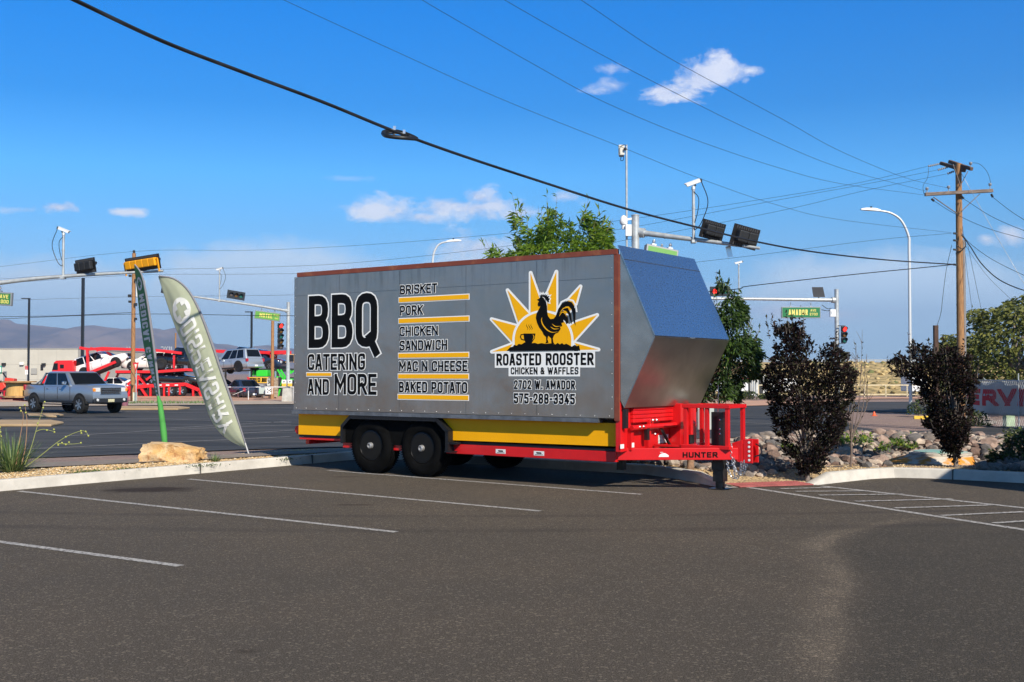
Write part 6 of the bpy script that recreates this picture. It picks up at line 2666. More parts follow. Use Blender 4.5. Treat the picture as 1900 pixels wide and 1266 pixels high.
def wire(label, pts, r, m=WIRE, name='power_line', cat='wire', group='overhead wires', r1=None):
    P_ = catmull([Wp(x, y, d) for x, y, d in pts], 7)
    mb = MB()
    n = len(P_)
    mb.tube(P_, [r + ((r1 or r) - r) * i / (n - 1) for i in range(n)], 6)
    return tag(mb.build(name, m, smooth=60), label, cat, group)


def dist(x, xa, da, xb, db):
    return 1 / (1 / da + (1 / db - 1 / da) * (x - xa) / (xb - xa))


def wire_i(label, pts, a, b, r, m=WIRE, **kw):
    """distance interpolated between the two ends (straight in plan)"""
    return wire(label, [(x, y, dist(x, pts[0][0], a, pts[-1][0], b)) for x, y in pts], r, m, **kw)


cab = wire_i('thick black cable bundle sweeping down from the upper left to the utility pole', [(-40, -84), (140, 1), (300, 76), (450, 134), (600, 190), (735, 245), (860, 290), (1000, 336), (1160, 387), (1290, 421), (1410, 450), (1520, 469), (1650, 483), (1771, 491)], 12.5, 37.8, .027, WIREB, r1=.02)
snow = thing('cable_loop', 'teardrop shaped black cable storage loop hanging on the thick cable', 'cable loop', tuple(Wp(741, 249, dist(741, -40, 12.5, 1771, 37.8))))
Dl = snow.location.y
mb = MB()
lp = [Wp(x, y, Dl + dy) - snow.location for x, y, dy in ((773, 258, 0), (755, 256.5, -.25), (735, 255, -.3), (718, 252.5, -.25), (711, 248.5, 0), (714, 244.5, .22), (728, 243, .3), (748, 247, .2), (766, 254, .05), (773, 258, 0))]
mb.tube(catmull(lp, 6), .034, 7)
mb.build('loop', WIREB, snow, smooth=60)
mb = MB()
for (x0, y0_, x1, y1_, d0, d1) in ((716, 247, 744, 248, -.1, .1), (728, 244, 733, 254.5, .25, -.28), (760, 253, 768, 257, .02, -.05)):
    mb.bar(Wp(x0, y0_, Dl + d0) - snow.location, Wp(x1, y1_, Dl + d1) - snow.location, .025)
mb.build('spreader', mat('spreader_grey', (.10, .10, .10), .5), snow)
for px, py, lb in ((732, 238, 'left small cable clamp on the thick cable'), (750, 245, 'right small cable clamp on the thick cable')):
    q = Wp(px, py, dist(px, -40, 12.5, 1771, 37.8))
    mb = MB()
    mb.box(-.02, .02, -.02, .02, -.03, .03)
    o = mb.build('cable_clamp', ALU)
    o.location = q
    tag(o, lb, 'clamp')
wire_i('thin wire crossing the upper left sky to the lower crossarm', [(470, -28), (520, -3), (735, 96), (935, 186), (1160, 276), (1300, 332), (1440, 380), (1560, 408), (1765, 432)], 13, 37.8, .003, r1=.0045)
wire_i('second thin wire from the top edge to the left end of the lower crossarm', [(720, -42), (783, 0), (1000, 125), (1120, 189), (1280, 256), (1440, 310), (1560, 341), (1714, 362)], 14, 37.7, .0035, r1=.0048)
wire_i('third thin wire from the top edge to the lower crossarm, left of the rightmost', [(880, -34), (936, 0), (1100, 93), (1240, 166), (1400, 245), (1560, 312), (1718, 355)], 14, 37.7, .0035, r1=.0048)
wire_i('rightmost thin wire running down to the middle of the lower crossarm', [(1020, -34), (1078, 0), (1220, 95), (1350, 167), (1460, 226), (1560, 281), (1680, 330), (1762, 350)], 14, 37.7, .0035, r1=.0048)
wire_i('uppermost thin wire from the top crossarm towards the far left pole', [(1720, 309), (1600, 338), (1440, 366), (1160, 408), (900, 437), (640, 457), (450, 465), (246, 467), (0, 495), (-100, 507)], 38.8, 95, .0055, r1=.010)
wire_i('second wire from the top crossarm passing above the trailer roof to the left', [(1738, 316), (1600, 343), (1440, 372), (1160, 424), (900, 462), (640, 489), (450, 497), (246, 502), (0, 518), (-100, 524)], 38.6, 95, .0055, r1=.010)
wire_i('third wire from the top crossarm dropping behind the trailer to the left', [(1756, 323), (1600, 355), (1440, 393), (1160, 446), (900, 484), (640, 505), (450, 509), (246, 511), (0, 526), (-100, 533)], 38.3, 95, .0055, r1=.010)
wire_i('neutral wire leaving the pole below the crossarms towards the left', [(1766, 433), (1620, 446), (1440, 469), (1290, 487), (900, 531), (560, 547), (246, 551), (0, 558), (-100, 562)], 37.8, 95, .0055, r1=.010)
wire_i('dark communication cable from the pole passing behind the hood', [(1770, 491), (1690, 499), (1560, 512), (1390, 531), (1320, 541), (900, 572), (560, 586), (246, 583), (0, 592), (-100, 596)], 37.8, 95, .015, WIREB, r1=.02)
wire_i('lowest communication cable strung left of the tan pole', [(246, 580), (120, 586), (0, 588), (-100, 590)], 78, 84, .02, WIREB)
wire_i('slack power wire leaving the right end of the lower crossarm', [(1842, 366), (1870, 388), (1900, 408), (1980, 455)], 37.8, 33, .008)
wire_i('slack power wire leaving the middle of the crossarm to the right', [(1788, 369), (1840, 402), (1900, 428), (1980, 455)], 37.8, 33, .008)
wire_i('slack power wire crossing behind the pole from the left crossarm end', [(1733, 373), (1770, 396), (1830, 423), (1900, 443), (1980, 462)], 37.9, 33, .008)
wire_i('bright steel guy strand running down to the right edge', [(1784, 322), (1830, 405), (1872, 478), (1905, 535), (1960, 630)], 37.8, 36, .0075, STEELW, name='guy_wire')
wire_i('wavy black service drop curving to the right edge', [(1784, 436), (1800, 457), (1820, 488), (1848, 515), (1880, 532), (1920, 545)], 37.8, 34, .017, WIREB)
wire_i('thin service wire to the right edge above the wavy drop', [(1784, 433), (1800, 452), (1840, 481), (1900, 511), (1960, 535)], 37.8, 34, .008)
wire_i('thin straight stay right of the service pole', [(1794, 446), (1806, 505), (1822, 580), (1830, 615)], 37.8, 40, .006)
wire_i('short straight stay just left of the rightmost stay', [(1786, 420), (1794, 500), (1803, 570), (1806, 600)], 37.8, 40, .006)
wire_i('loose wire hanging from the pole to the dark timber post', [(1766, 455), (1756, 500), (1750, 545), (1746, 580), (1739, 604)], 37.8, 40, .008)
wire_i('looping jumper wire at the right side of the crossarms', [(1801, 302), (1818, 305), (1832, 320), (1839, 342)], 37.6, 37.8, .007)
wire_i('hanging jumper wire at the left side of the crossarms', [(1723, 312), (1721, 330), (1713, 345), (1714, 360)], 38.5, 37.8, .007)
wire_i('long guy wire slanting through the olive tree', [(1786, 448), (1830, 510), (1880, 560), (1905, 590)], 37.8, 36, .005)

# ------------------------------------------------------------ signs, banner, fence
def simple_sign(name, label, cat, px, top, base, D, plate_fn_, post_r=.03, post_m=None):
    f = Wp(px, base, D)
    f.z = LOW
    t_ = thing(name, label, cat, tuple(f))
    mb = MB()
    mb.bar((0, 0, 0), (0, 0, Wp(px, top, D).z - LOW), post_r * 2)
    mb.build('post', post_m or POLEG, t_)
    plate_fn_(t_, lambda x, y: Vector((Wp(x, y, D).x - f.x, -.05, Wp(x, y, D).z - f.z)))
    return t_


SRED = mat('sign_red', (.55, .02, .03), .5)


def yield_plate(t_, q):
    mb = MB()
    mb.prism([q(246.5, 673), q(258, 673), q(252.3, 690)], (0, .012, 0))
    mb.build('plate', SRED, t_)
    mb = MB()
    d = Vector((0, -.004, 0))
    mb.prism([q(249.8, 676) + d, q(254.8, 676) + d, q(252.3, 684.5) + d], (0, .003, 0))
    mb.build('centre', mat('sign_cream', (.72, .66, .52), .5), t_)


simple_sign('yield_sign', 'red and white triangular yield sign beside the tan pole', 'road sign', 252.5, 673, 746, 76, yield_plate)


def wrong_plate(t_, q):
    for k, (y0_, y1_, m) in enumerate(((679, 686, SRED), (686.3, 695, WHITE))):
        mb = MB()
        mb.prism([q(47, y0_), q(52, y0_), q(52, y1_), q(47, y1_)], (0, .012, 0))
        mb.build('plate', m, t_)
    mb = MB()
    d = Vector((0, -.004, 0))
    for yy_ in (688, 690, 692):
        mb.prism([q(48.6, yy_) + d, q(50.4, yy_) + d, q(50.4, yy_ + 1) + d, q(48.6, yy_ + 1) + d], (0, .002, 0))
    for yy_ in (680.5, 683.4):
        mb.prism([q(47.8, yy_) + d, q(51.2, yy_) + d, q(51.2, yy_ + 1) + d, q(47.8, yy_ + 1) + d], (0, .002, 0))
    mb.build('print', mat('sign_print_grey', (.35, .3, .3), .5), t_)


simple_sign('road_sign', 'small red and white sign mounted on the leftmost lamp post', 'road sign', 49.5, 679, 742, 109, wrong_plate)


def teal_plate(t_, q):
    mb = MB()
    mb.prism([q(-8, 679), q(3.5, 679), q(3.5, 694), q(-8, 694)], (0, .012, 0))
    mb.build('plate', mat('route_green', (.02, .36, .22), .5), t_)
    mb = MB()
    d = Vector((0, -.004, 0))
    mb.prism([q(-3, 681) + d, q(2, 681) + d, q(2, 691) + d, q(-3, 691) + d], (0, .002, 0))
    mb.build('print', WHITE, t_)


simple_sign('route_sign', 'bright green route sign cut by the left edge', 'road sign', -2, 679, 742, 80, teal_plate)

# banner on chain link fence: the fence runs towards the viewer on the right
BANM = mat('banner_cloth', (.46, .455, .44), .7, trans=.2)
BANR = mat('banner_red', (.55, .008, .012), .6, trans=.12)


def fD_(px):
    return 43.0 - .032 * (px - 1800)


def fpt(px, py):
    return Wp(px, py, fD_(px))


f0 = fpt(1800, 706)
f0.z = tz(f0.x, f0.y)
f1 = fpt(2000, 706)
fdir = Vector((f1.x - f0.x, f1.y - f0.y, 0)).normalized()
fnor = Vector((fdir.y, -fdir.x, 0))
fe = thing('chain_link_fence', 'chain link fence with thin steel posts behind the right street', 'fence', tuple(f0))


def fs(px):
    return (fpt(px, 706) - f0).dot(fdir)


xx0, xx1 = fs(1792), fs(2060)
zt_ = 1.24 - f0.z
for px in (1818, 1897, 1965, 2040):
    mb = MB()
    q = fdir * fs(px)
    mb.tube([q, q + Vector((0, 0, zt_ + .26))], .022, 8)
    mb.build('post', POLEG, fe, smooth=50)
mb = MB()
mb.tube([fdir * xx0 + Vector((0, 0, zt_)), fdir * xx1 + Vector((0, 0, zt_))], .02, 8)
q = fdir * fs(1818)
mb.bar(q + Vector((0, 0, zt_ + .26)), q + fdir * .5 + Vector((0, 0, zt_)), .022)
mb.build('rail', POLEG, fe)
mb = MB()
n = int((xx1 - xx0) / .12)
for i in range(n):
    x = xx0 + i * .12
    for dx in (-1, 1):
        a, b = (x if dx > 0 else x + zt_ * .5), (x + zt_ * .5 if dx > 0 else x)
        if max(a, b) <= xx1:
            mb.bar(fdir * a + fnor * .012 * dx + Vector((0, 0, .03)), fdir * b + fnor * .012 * dx + Vector((0, 0, zt_ - .02)), .005)
mb.build('mesh', GALV, fe)
bn = thing('banner', 'sagging grey banner with big red letters SERVI tied to the fence', 'banner', tuple(f0 + fnor * .08))
BNO = Vector(bn.location)


def bsurf(u, v, off=0.0):
    """u 0..1 left to right, v 0 bottom .. 1 top"""
    px = 1786 + 300 * u
    top = 706 + 2.5 * sin(u * 9) ** 2
    bot = 763 + 30 * u + 2 * sin(u * 12)
    p = fpt(px, bot + (top - bot) * v)
    w = .03 * sin(u * 46 + 3 * v) * (.35 + .65 * v) + .04 * sin(u * 21 - 4 * v)
    return p - BNO + fnor * (.06 + w + off)


mb = MB()
NU_, NV_ = 120, 12
for i in range(NU_ + 1):
    for j in range(NV_ + 1):
        mb.v.append(tuple(bsurf(i / NU_, j / NV_)))
for i in range(NU_):
    for j in range(NV_):
        k = i * (NV_ + 1) + j
        mb._q((k, k + NV_ + 1, k + NV_ + 2, k + 1))
o = mb.build('cloth', BANM, bn, smooth=60)
o.modifiers.new('thickness', 'SOLIDIFY').thickness = .003
mb = MB()


def blet(s, u0, u1):
    for li, q in text2d(s, 1.0, 1.0, .27, .1, 0, .35):
        pts = []
        for i in range(len(q)):
            a, b = q[i], q[(i + 1) % len(q)]
            k = max(1, int((b - a).length / .12))
            pts += [a.lerp(b, j / k) for j in range(k)]
        k = len(mb.v)
        mb.v += [tuple(bsurf(u0 + (u1 - u0) * p.x, .27 + .50 * p.y, .012 + li * .001)) for p in pts]
        mb._q(range(k, k + len(pts)))


for s, a, b in (('S', 1782, 1800), ('E', 1804, 1823), ('R', 1828, 1853), ('V', 1857, 1886)):
    blet(s, (a - 1786) / 300, (b - 1786) / 300)
blet('I', (1890 - 1786) / 300, (1938 - 1786) / 300)
mb.build('lettering', BANR, bn, recalc=False)
t_ = thing('utility_box', 'pale green utility box below the banner', 'utility box', tuple(Wp(1872, 789, fD_(1872) + .4)))
t_.location.z = tz(t_.location.x, t_.location.y)
mb = MB()
mb.box(-.16, .16, -.16, .16, 0, .40)
mb.box(-.17, .17, -.17, .17, .402, .44)
mb.build('cabinet', mat('utility_green', (.36, .46, .28), .6, var=.2, vscale=6), t_, bevel=.01)
t_ = thing('wheel_stop', 'yellow wheel stop lying on the dirt behind the purple shrub', 'wheel stop', tuple(G(1716, 778)))
t_.rotation_euler = (0, 0, R(-8))
mb = MB()
mb.prism([(-.45, -.09, .0), (-.45, .09, 0), (-.45, .06, .14), (-.45, -.06, .14)], (.9, 0, 0))
mb.build('block', mat('kerb_yellow', (.66, .42, .03), .7, var=.25, vscale=9), t_, bevel=.01)
t_ = thing('orange_cone', 'tiny orange cone on the dirt near the street lamp', 'cone', tuple(G(1622, 772)))
mb = MB()
mb.lathe([(.10, .02), (.08, .04), (.03, .20), (0, .21)], n=12)
mb.box(-.12, .12, -.12, .12, 0, .018)
mb.build('cone', mat('cone_orange', (.75, .10, .02), .5), t_, smooth=50)
# loose stones at the fence foot
p_ = G(1835, 787)
V, F = rockp[3]
mb = MB()
for px, s in ((1828, .13), (1834, .17), (1841, .12)):
    V_, F_ = rockp[px % 9]
    me = bpy.data.meshes.new('fence_rock')
    me.from_pydata((V_ * s).tolist(), [], F_)
    me.materials.append(RKM[0])
    o = bpy.data.objects.new('fence_rock', me)
    C.objects.link(o)
    q = G(px, 787)
    o.location = (q.x, q.y, q.z + s * .3)
    tag(o, {1828: 'left grey rock at the fence foot below the banner', 1834: 'middle and largest grey rock at the fence foot', 1841: 'right grey rock at the fence foot below the banner'}[px], 'rock')
# ------------------------------------------------------------ vehicles
TYRE = mat('car_tyre', (.014, .014, .014), .85, spec=.3)
RIMS = mat('alloy_rim', (.55, .56, .58), .28, .9)
RIMB = mat('black_alloy', (.03, .03, .032), .3, .6)
ARCH = mat('wheel_arch_black', (.008, .008, .008), .8)
HLAMP = mat('headlamp_glass', (.62, .63, .62), .12, spec=.8)
TLAMP = mat('tail_lamp_red', (.42, .012, .02), .25)
AMBER = mat('indicator_amber', (.8, .25, .02), .3)
PLATE = mat('licence_plate_pale', (.68, .62, .38), .5, col2=(.4, .38, .25), vscale=30)
TRIMB = mat('black_trim', (.014, .014, .015), .5)


def car_paint(name, col, metal=0.0, rough=.3):
    return mat(name, col, rough, metal, coat=.8)


def build_wheel(parent, x, y, r, w, side, rim):
    mb = MB()
    mb.lathe([(r * .62, .01), (r * .72, -.008), (r * .90, 0), (r * .98, .03), (r, .06), (r, w - .06), (r * .98, w - .03), (r * .62, w)], (x, y, r), (0, -side, 0), 28, closed=True)
    for k in range(30):
        t = 2 * pi * k / 30
        c_, s_ = cos(t), sin(t)
        mb.bar((x + c_ * r * .995, y - side * .03, r + s_ * r * .995), (x + c_ * r * .995, y - side * (w - .03), r + s_ * r * .995), r * .09, .014, up=(c_, 0, s_))
    wo = mb.build('wheel', TYRE, parent, smooth=40)
    mb = MB()
    mb.lathe([(r * .64, .012), (r * .60, .005), (r * .56, .03), (r * .54, .09), (0, .095)], (x, y, r), (0, -side, 0), 24)
    mb.mi = 1
    for k in range(6):
        t = 2 * pi * k / 6 + .3
        mb.bar((x + cos(t) * r * .1, y - side * .028, r + sin(t) * r * .1), (x + cos(t) * r * .57, y - side * .02, r + sin(t) * r * .57), r * .17, .03, up=(0, 1, 0))
    mb.lathe([(r * .17, .05), (r * .15, .012), (0, .008)], (x, y, r), (0, -side, 0), 12)
    mb.build('rim', [TRIMB, rim], wo, smooth=35)
    return wo


def car(name, label, cat, p, yaw, spec, pitch=0.0):
    """x forward, y left, z up, origin on the ground under the middle"""
    S = spec
    r = thing(name, label, cat, tuple(p), rot=(0, -pitch, yaw))
    hw, L = S['W'] / 2, S['L']
    paint = S['paint']
    zc = S['zc']
    secs = []
    for x, zt, k in S['prof']:
        h = hw * k
        zl = zc + (S.get('nose', .12) if abs(x) > L / 2 - .12 else 0)
        half = [(0, zl), (h * .86, zl), (h * .965, zl + .10), (h, zl + (zt - zl) * .42), (h * .985, zt - .10), (h * .93, zt - .025), (h * .6, zt + .01), (0, zt + .02)]
        ring = [(x, -a, z) for a, z in half] + [(x, a, z) for a, z in half[-2:0:-1]]
        secs.append(ring)
    mb = MB()
    mb.loft(secs)
    mb.build('body', paint, r, smooth=42)
    # cabin
    xb0, xb1, xr0, xr1, zb, zr, kb, kr = S['cab']
    hb, hr = hw * kb, hw * kr
    base = [(xb0, -hb, zb - .03), (xb1, -hb, zb - .03), (xb1, hb, zb - .03), (xb0, hb, zb - .03)]
    top = [(xr0, -hr, zr), (xr1, -hr, zr), (xr1, hr, zr), (xr0, hr, zr)]
    mb = MB()
    mid = [(xr0 + .12, -hr * .8, zr + .035), (xr1 - .12, -hr * .8, zr + .035), (xr1 - .12, hr * .8, zr + .035), (xr0 + .12, hr * .8, zr + .035)]
    k = len(mb.v)
    mb.v += base + top + mid
    for o in (0, 4):
        for i in range(4):
            j = (i + 1) % 4
            mb._q((k + o + i, k + o + j, k + o + 4 + j, k + o + 4 + i))
    mb._q((k + 8, k + 9, k + 10, k + 11))
    mb.build('cabin', S.get('roofm', paint), r, smooth=50, bevel=.08, seg=3)
    B, T = [Vector(q) for q in base], [Vector(q) for q in top]

    def pane(nm, a, b, c, d, s0, s1, t0, t1, m=GLASS, off=.012, par=r):
        """a,b bottom edge; d,c top edge"""
        nrm = (b - a).cross(d - a).normalized() * off

        def q(s, t):
            return (a.lerp(b, s)).lerp(d.lerp(c, s), t) + nrm
        mb = MB()
        mb.prism([q(s0, t0), q(s1, t0), q(s1, t1), q(s0, t1)], -nrm * .5)
        return mb.build(nm, m, par, bevel=.012)
    for (s0, s1) in S['panes']:
        pane('side_window', B[0], B[1], T[1], T[0], s0, s1, .10, .92)
        pane('side_window', B[3], B[2], T[2], T[3], s0, s1, .10, .92, off=-.012)
    pane('windscreen', B[1], B[2], T[2], T[1], .05, .95, .10, .93)
    pane('rear_window', B[3], B[0], T[0], T[3], .09, .91, .20, .90)
    # wheels and arches
    rw, ww = S['r'], S.get('ww', .24)
    for x in S['axles']:
        for sd in (-1, 1):
            mb = MB()
            ra = rw * 1.18
            pts = [(x + ra * cos(t), sd * (hw + .004), rw + .03 + ra * sin(t)) for t in [pi * i / 14 for i in range(15)]]
            pts += [(x - ra, sd * (hw + .004), zc + .02), (x + ra, sd * (hw + .004), zc + .02)]
            mb.prism(pts, (0, -sd * .3, 0))
            mb.build('wheel_arch', ARCH, r)
            build_wheel(r, x, sd * (hw + S.get('poke', .015)), rw, ww, -sd if False else (1 if sd < 0 else -1) * -1, S.get('rim', RIMS))
    # seams, handles, mirrors, sills
    mb = MB()
    for x in S.get('seams', []):
        for sd in (-1, 1):
            mb.box(x - .008, x + .008, sd * hw * 1.0 - .004, sd * hw * 1.0 + .004, zc + .16, zb - .06)
    for sd in (-1, 1):
        mb.box(S['axles'][0] + rw * 1.25, S['axles'][1] - rw * 1.25, sd * hw * .99 - .012, sd * hw * .99 + .012, zc + .0, zc + .10)
    mb.build('door_seam', TRIMB, r)
    for sd in (-1, 1):
        for x in S.get('handles', []):
            mb = MB()
            mb.box(x - .09, x + .09, sd * (hw + .002) - .015, sd * (hw + .002) + .015, zb - .16, zb - .12)
            mb.build('door_handle', S.get('handlem', CHROME), r, bevel=.006)
        mb = MB()
        mx = xb1 - .42 * (xb1 - xr1) - .25
        mb.box(mx - .08, mx + .06, sd * (hw + .11) - .10, sd * (hw + .11) + .10, zb + .04, zb + .22)
        mb.build('mirror', S.get('mirror', paint), r, bevel=.04)
    fx = S['prof'][-1][0]
    rx = S['prof'][0][0]
    zf = S['zf']
    kf = S['prof'][-1][2]
    mb = MB()
    mb.box(fx - .02, fx + .02, -hw * kf * .55, hw * kf * .55, zf - .16, zf + .14)
    gr = mb.build('grille', TRIMB, r, bevel=.02)
    mb = MB()
    for z in S.get('bars', [-.08, 0, .08]):
        mb.box(fx + .021, fx + .035, -hw * kf * .52, hw * kf * .52, zf + z - .012, zf + z + .012)
    mb.build('grille_bar', CHROME if S.get('chrome') else S.get('barm', TRIMB), gr)
    mb = MB()
    mb.box(fx - .10, fx + .05, -hw * kf * .98, hw * kf * .98, zc + .02, zc + .24)
    mb.build('front_bumper', S.get('bump', TRIMB), r, bevel=.04)
    mb = MB()
    mb.box(rx - .06, rx + .10, -hw * .95, hw * .95, zc + .06, zc + .28)
    rb = mb.build('rear_bumper', S.get('rbump', S.get('bump', TRIMB)), r, bevel=.04)
    for sd in (-1, 1):
        mb = MB()
        a, b_ = sd * hw * kf * .60, sd * hw * kf * .97
        mb.box(fx - .16, fx + .012, min(a, b_), max(a, b_), zf - .06, zf + .14)
        mb.build('headlight', HLAMP, r, bevel=.02)
        mb = MB()
        a, b_ = sd * hw * .80, sd * hw * 1.0
        mb.box(rx - .015, rx + .14, min(a, b_), max(a, b_), S['zf'] + .0, S['zf'] + .26)
        mb.build('tail_light', TLAMP, r, bevel=.02)
    mb = MB()
    mb.box(rx - .075, rx - .062, -.16, .16, zc + .10, zc + .24)
    mb.build('number_plate', WHITE, r)
    return r


def spec_suv(paint, L=4.8, W=1.95, H=1.80, **kw):
    s = dict(L=L, W=W, paint=paint, zc=.30, r=.39, axles=(-L * .29, L * .30), zf=.80,
             prof=[(-L / 2, .98, .88), (-L / 2 + .12, 1.06, .97), (-L * .25, 1.10, 1), (L * .1, 1.10, 1), (L * .24, 1.08, 1), (L / 2 - .35, 1.02, .97), (L / 2 - .08, .95, .90), (L / 2, .82, .84)],
             cab=(-L / 2 + .10, L * .235, -L / 2 + .38, L * .06, 1.08, H, .95, .76), panes=((.09, .33), (.36, .58), (.61, .86)), seams=(-L * .13, L * .05, L * .2), handles=(-L * .10, L * .08))
    s.update(kw)
    return s


def spec_sedan(paint, L=4.7, W=1.85, H=1.45, **kw):
    s = dict(L=L, W=W, paint=paint, zc=.22, r=.34, axles=(-L * .29, L * .30), zf=.62,
             prof=[(-L / 2, .80, .86), (-L / 2 + .12, .92, .95), (-L * .3, .96, 1), (0, .94, 1), (L * .2, .92, 1), (L / 2 - .4, .80, .96), (L / 2 - .08, .70, .88), (L / 2, .60, .80)],
             cab=(-L * .42, L * .22, -L * .22, L * .03, .93, H, .93, .72), panes=((.16, .47), (.50, .82)), seams=(-L * .08, L * .1), handles=(-L * .05, L * .12))
    s.update(kw)
    return s


# silver blue crew cab pickup
PKP = mat('pickup_silver_blue', (.31, .35, .40), .28, .55, coat=.8)
pk = Wp(139, 765, 55.5)
pk.z = LOW + .022
Lp = 5.85
sp_p = dict(L=Lp, W=2.02, paint=PKP, zc=.50, r=.44, ww=.31, poke=.05, axles=(-1.98, 1.92), zf=1.10, chrome=True, mirror=CHROME, bars=[-.11, -.03, .05, .12], nose=.05,
            prof=[(-Lp / 2, 1.36, .96), (-Lp / 2 + .08, 1.38, .99), (-1.0, 1.36, 1), (.6, 1.36, 1), (1.3, 1.41, 1), (2.2, 1.40, .99), (2.70, 1.36, .96), (2.86, 1.28, .94), (Lp / 2, 1.0, .93)],
            cab=(-1.28, 1.42, -1.08, .62, 1.33, 1.99, .97, .80), panes=((.06, .46), (.50, .87)), seams=(-1.05, .08, 1.12), handles=(-.78, .34), bump=mat('pickup_bumper', (.03, .032, .036), .35, .3), rbump=CHROME)
pu = car('pickup_truck', 'silver blue crew cab pickup towing a red trailer on the left street', 'pickup', pk, R(-36), sp_p)
mb = MB()
mb.box(-Lp / 2 + .12, -1.35, -.80, .80, 1.405, 1.42)
mb.build('bed_cover', TRIMB, pu)
mb = MB()
for sd in (-1, 1):
    mb.bar((-1.75, sd * .80, 1.40), (-1.38, sd * .72, 1.92), .07)
    mb.bar((-2.1, sd * .80, 1.40), (-1.5, sd * .74, 1.70), .05)
mb.bar((-1.38, -.74, 1.93), (-1.38, .74, 1.93), .07)
mb.build('roll_bar', CHROME, pu)
mb = MB()
for sd in (-1, 1):
    mb.box(2.80, 2.945, min(sd * .80, sd * .93), max(sd * .80, sd * .93), 1.06, 1.22)
mb.build('indicator', AMBER, pu, bevel=.02)
mb = MB()
mb.box(2.985, 3.0, -.17, .17, .56, .70)
mb.build('front_plate', PLATE, pu)
mb = MB()
for sd in (-1, 1):
    mb.lathe([(.07, 0), (.06, .03), (0, .04)], (2.97, sd * .72, .66), (1, 0, 0), 12)
mb.build('fog_lamp', HLAMP, pu)
mb = MB()
mb.box(2.93, 2.965, -.56, .56, 1.225, 1.25)
mb.box(2.93, 2.965, -.56, .56, .93, .95)
for sd in (-1, 1):
    mb.box(2.93, 2.965, min(sd * .535, sd * .56), max(sd * .535, sd * .56), .951, 1.224)
mb.build('grille_surround', CHROME, pu)
for sd in (-1, 1):
    mb = MB()
    mb.box(-1.2, 1.2, sd * .93 - .08, sd * .93 + .08, .40, .45)
    mb.build('side_step', TRIMB, pu, bevel=.02)

# red utility trailer with cable reel and red mower behind the pickup
ut = Wp(12, 763, 58.5)
ut.z = LOW
utl = thing('utility_trailer', 'low red utility trailer behind the pickup, cut by the left edge', 'trailer', tuple(ut), R(-36))
RED2 = mat('trailer_crimson', (.50, .015, .035), .45)
mb = MB()
mb.box(-3.6, 1.5, -.95, .95, .62, .72)
mb.bar((1.5, -.5, .62), (2.5, 0, .56), .1)
mb.bar((1.5, .5, .62), (2.5, 0, .56), .1)
mb.build('frame', RED2, utl)
mb = MB()
for y in (-.98, .98):
    mb.bar((-3.6, y, 1.05), (1.5, y, 1.05), .06)
    for x in (-3.6, -2.6, -1.6, -.6, .5, 1.47):
        mb.bar((x, y, .72), (x, y, 1.02), .06)
mb.bar((1.5, -.94, 1.05), (1.5, .94, 1.05), .06)
mb.build('side_rail', RED2, utl)
mb = MB()
mb.prism([(.3, -1.32, .60), (1.1, -1.32, .60), (.95, -1.32, .66), (.45, -1.32, .66)], (0, .3, 0))
mb.build('mudguard', RED2, utl)
for x in (.7,):
    for sd in (-1, 1):
        build_wheel(utl, x, sd * 1.2, .30, .2, -1 if sd < 0 else 1, RIMS)
WDN = mat('new_pine', (.62, .38, .13), .7, col2=(.50, .28, .08), vscale=5, stretch=(6, 6, .4))
rl = thing('cable_reel', 'big wooden cable reel standing on the red utility trailer', 'cable reel', tuple(Wp(34, 745, 57.2)))
rl.location.z = LOW + .722
mb = MB()
mb.lathe([(.60, .09), (.60, .76)], n=28)
mb.build('drum', WDN, rl, smooth=40)
mb = MB()
mb.lathe([(.78, 0), (.78, .085)], n=32)
mb.lathe([(.86, .765), (.86, .83)], n=32)
mb.build('flange', mat('aged_pine', (.40, .23, .10), .8, var=.3, vscale=5), rl, smooth=40)
mw = thing('mower', 'red ride on machine with black wheels on the utility trailer', 'machine', tuple(Wp(3, 744, 58.9)))
mw.location.z = LOW + .722
mb = MB()
mb.hexa([(-.7, -.35, .35), (.5, -.35, .35), (.5, .35, .35), (-.7, .35, .35), (-.6, -.3, .7), (.2, -.3, .75), (.2, .3, .75), (-.6, .3, .7)])
mb.hexa([(.2, -.25, .75), (.7, -.25, .55), (.7, .25, .55), (.2, .25, .75), (.25, -.2, 1.0), (.72, -.2, .95), (.72, .2, .95), (.25, .2, 1.0)])
mb.build('body', mat('mower_red', (.65, .05, .02), .4), mw, bevel=.03)
mb = MB()
mb.bar((.3, 0, .9), (.05, 0, 1.25), .06)
mb.bar((.05, -.3, 1.25), (.05, .3, 1.25), .05)
mb.box(-.55, -.1, -.22, .22, .71, .85)
mb.bar((.7, -.3, .3), (1.1, -.35, .75), .05)
mb.build('controls', TRIMB, mw)
for x, rr in ((-.5, .33), (.45, .26)):
    for sd in (-1, 1):
        build_wheel(mw, x, sd * .42, rr, .2, -1 if sd < 0 else 1, RIMB)

# red tractor unit and car hauler, broadside beyond the street
DH = 95.0
ZH = LOW


def hp(px, py, dy=0.0):
    return Wp(px, py, DH + dy)


HRED = mat('hauler_red', (.66, .010, .012), .4, coat=.4)
tr0 = hp(120, 737)
tr0.z = ZH
sm = thing('semi_truck', 'red sleeper cab semi truck facing left in front of the beige wall', 'semi truck', (tr0.x, DH, ZH), R(180))


def L2(px, py, y=0.0):
    """local point of the tractor: x forward = towards the left"""
    p = hp(px, py)
    return Vector((-(p.x - tr0.x), y, p.z - ZH))


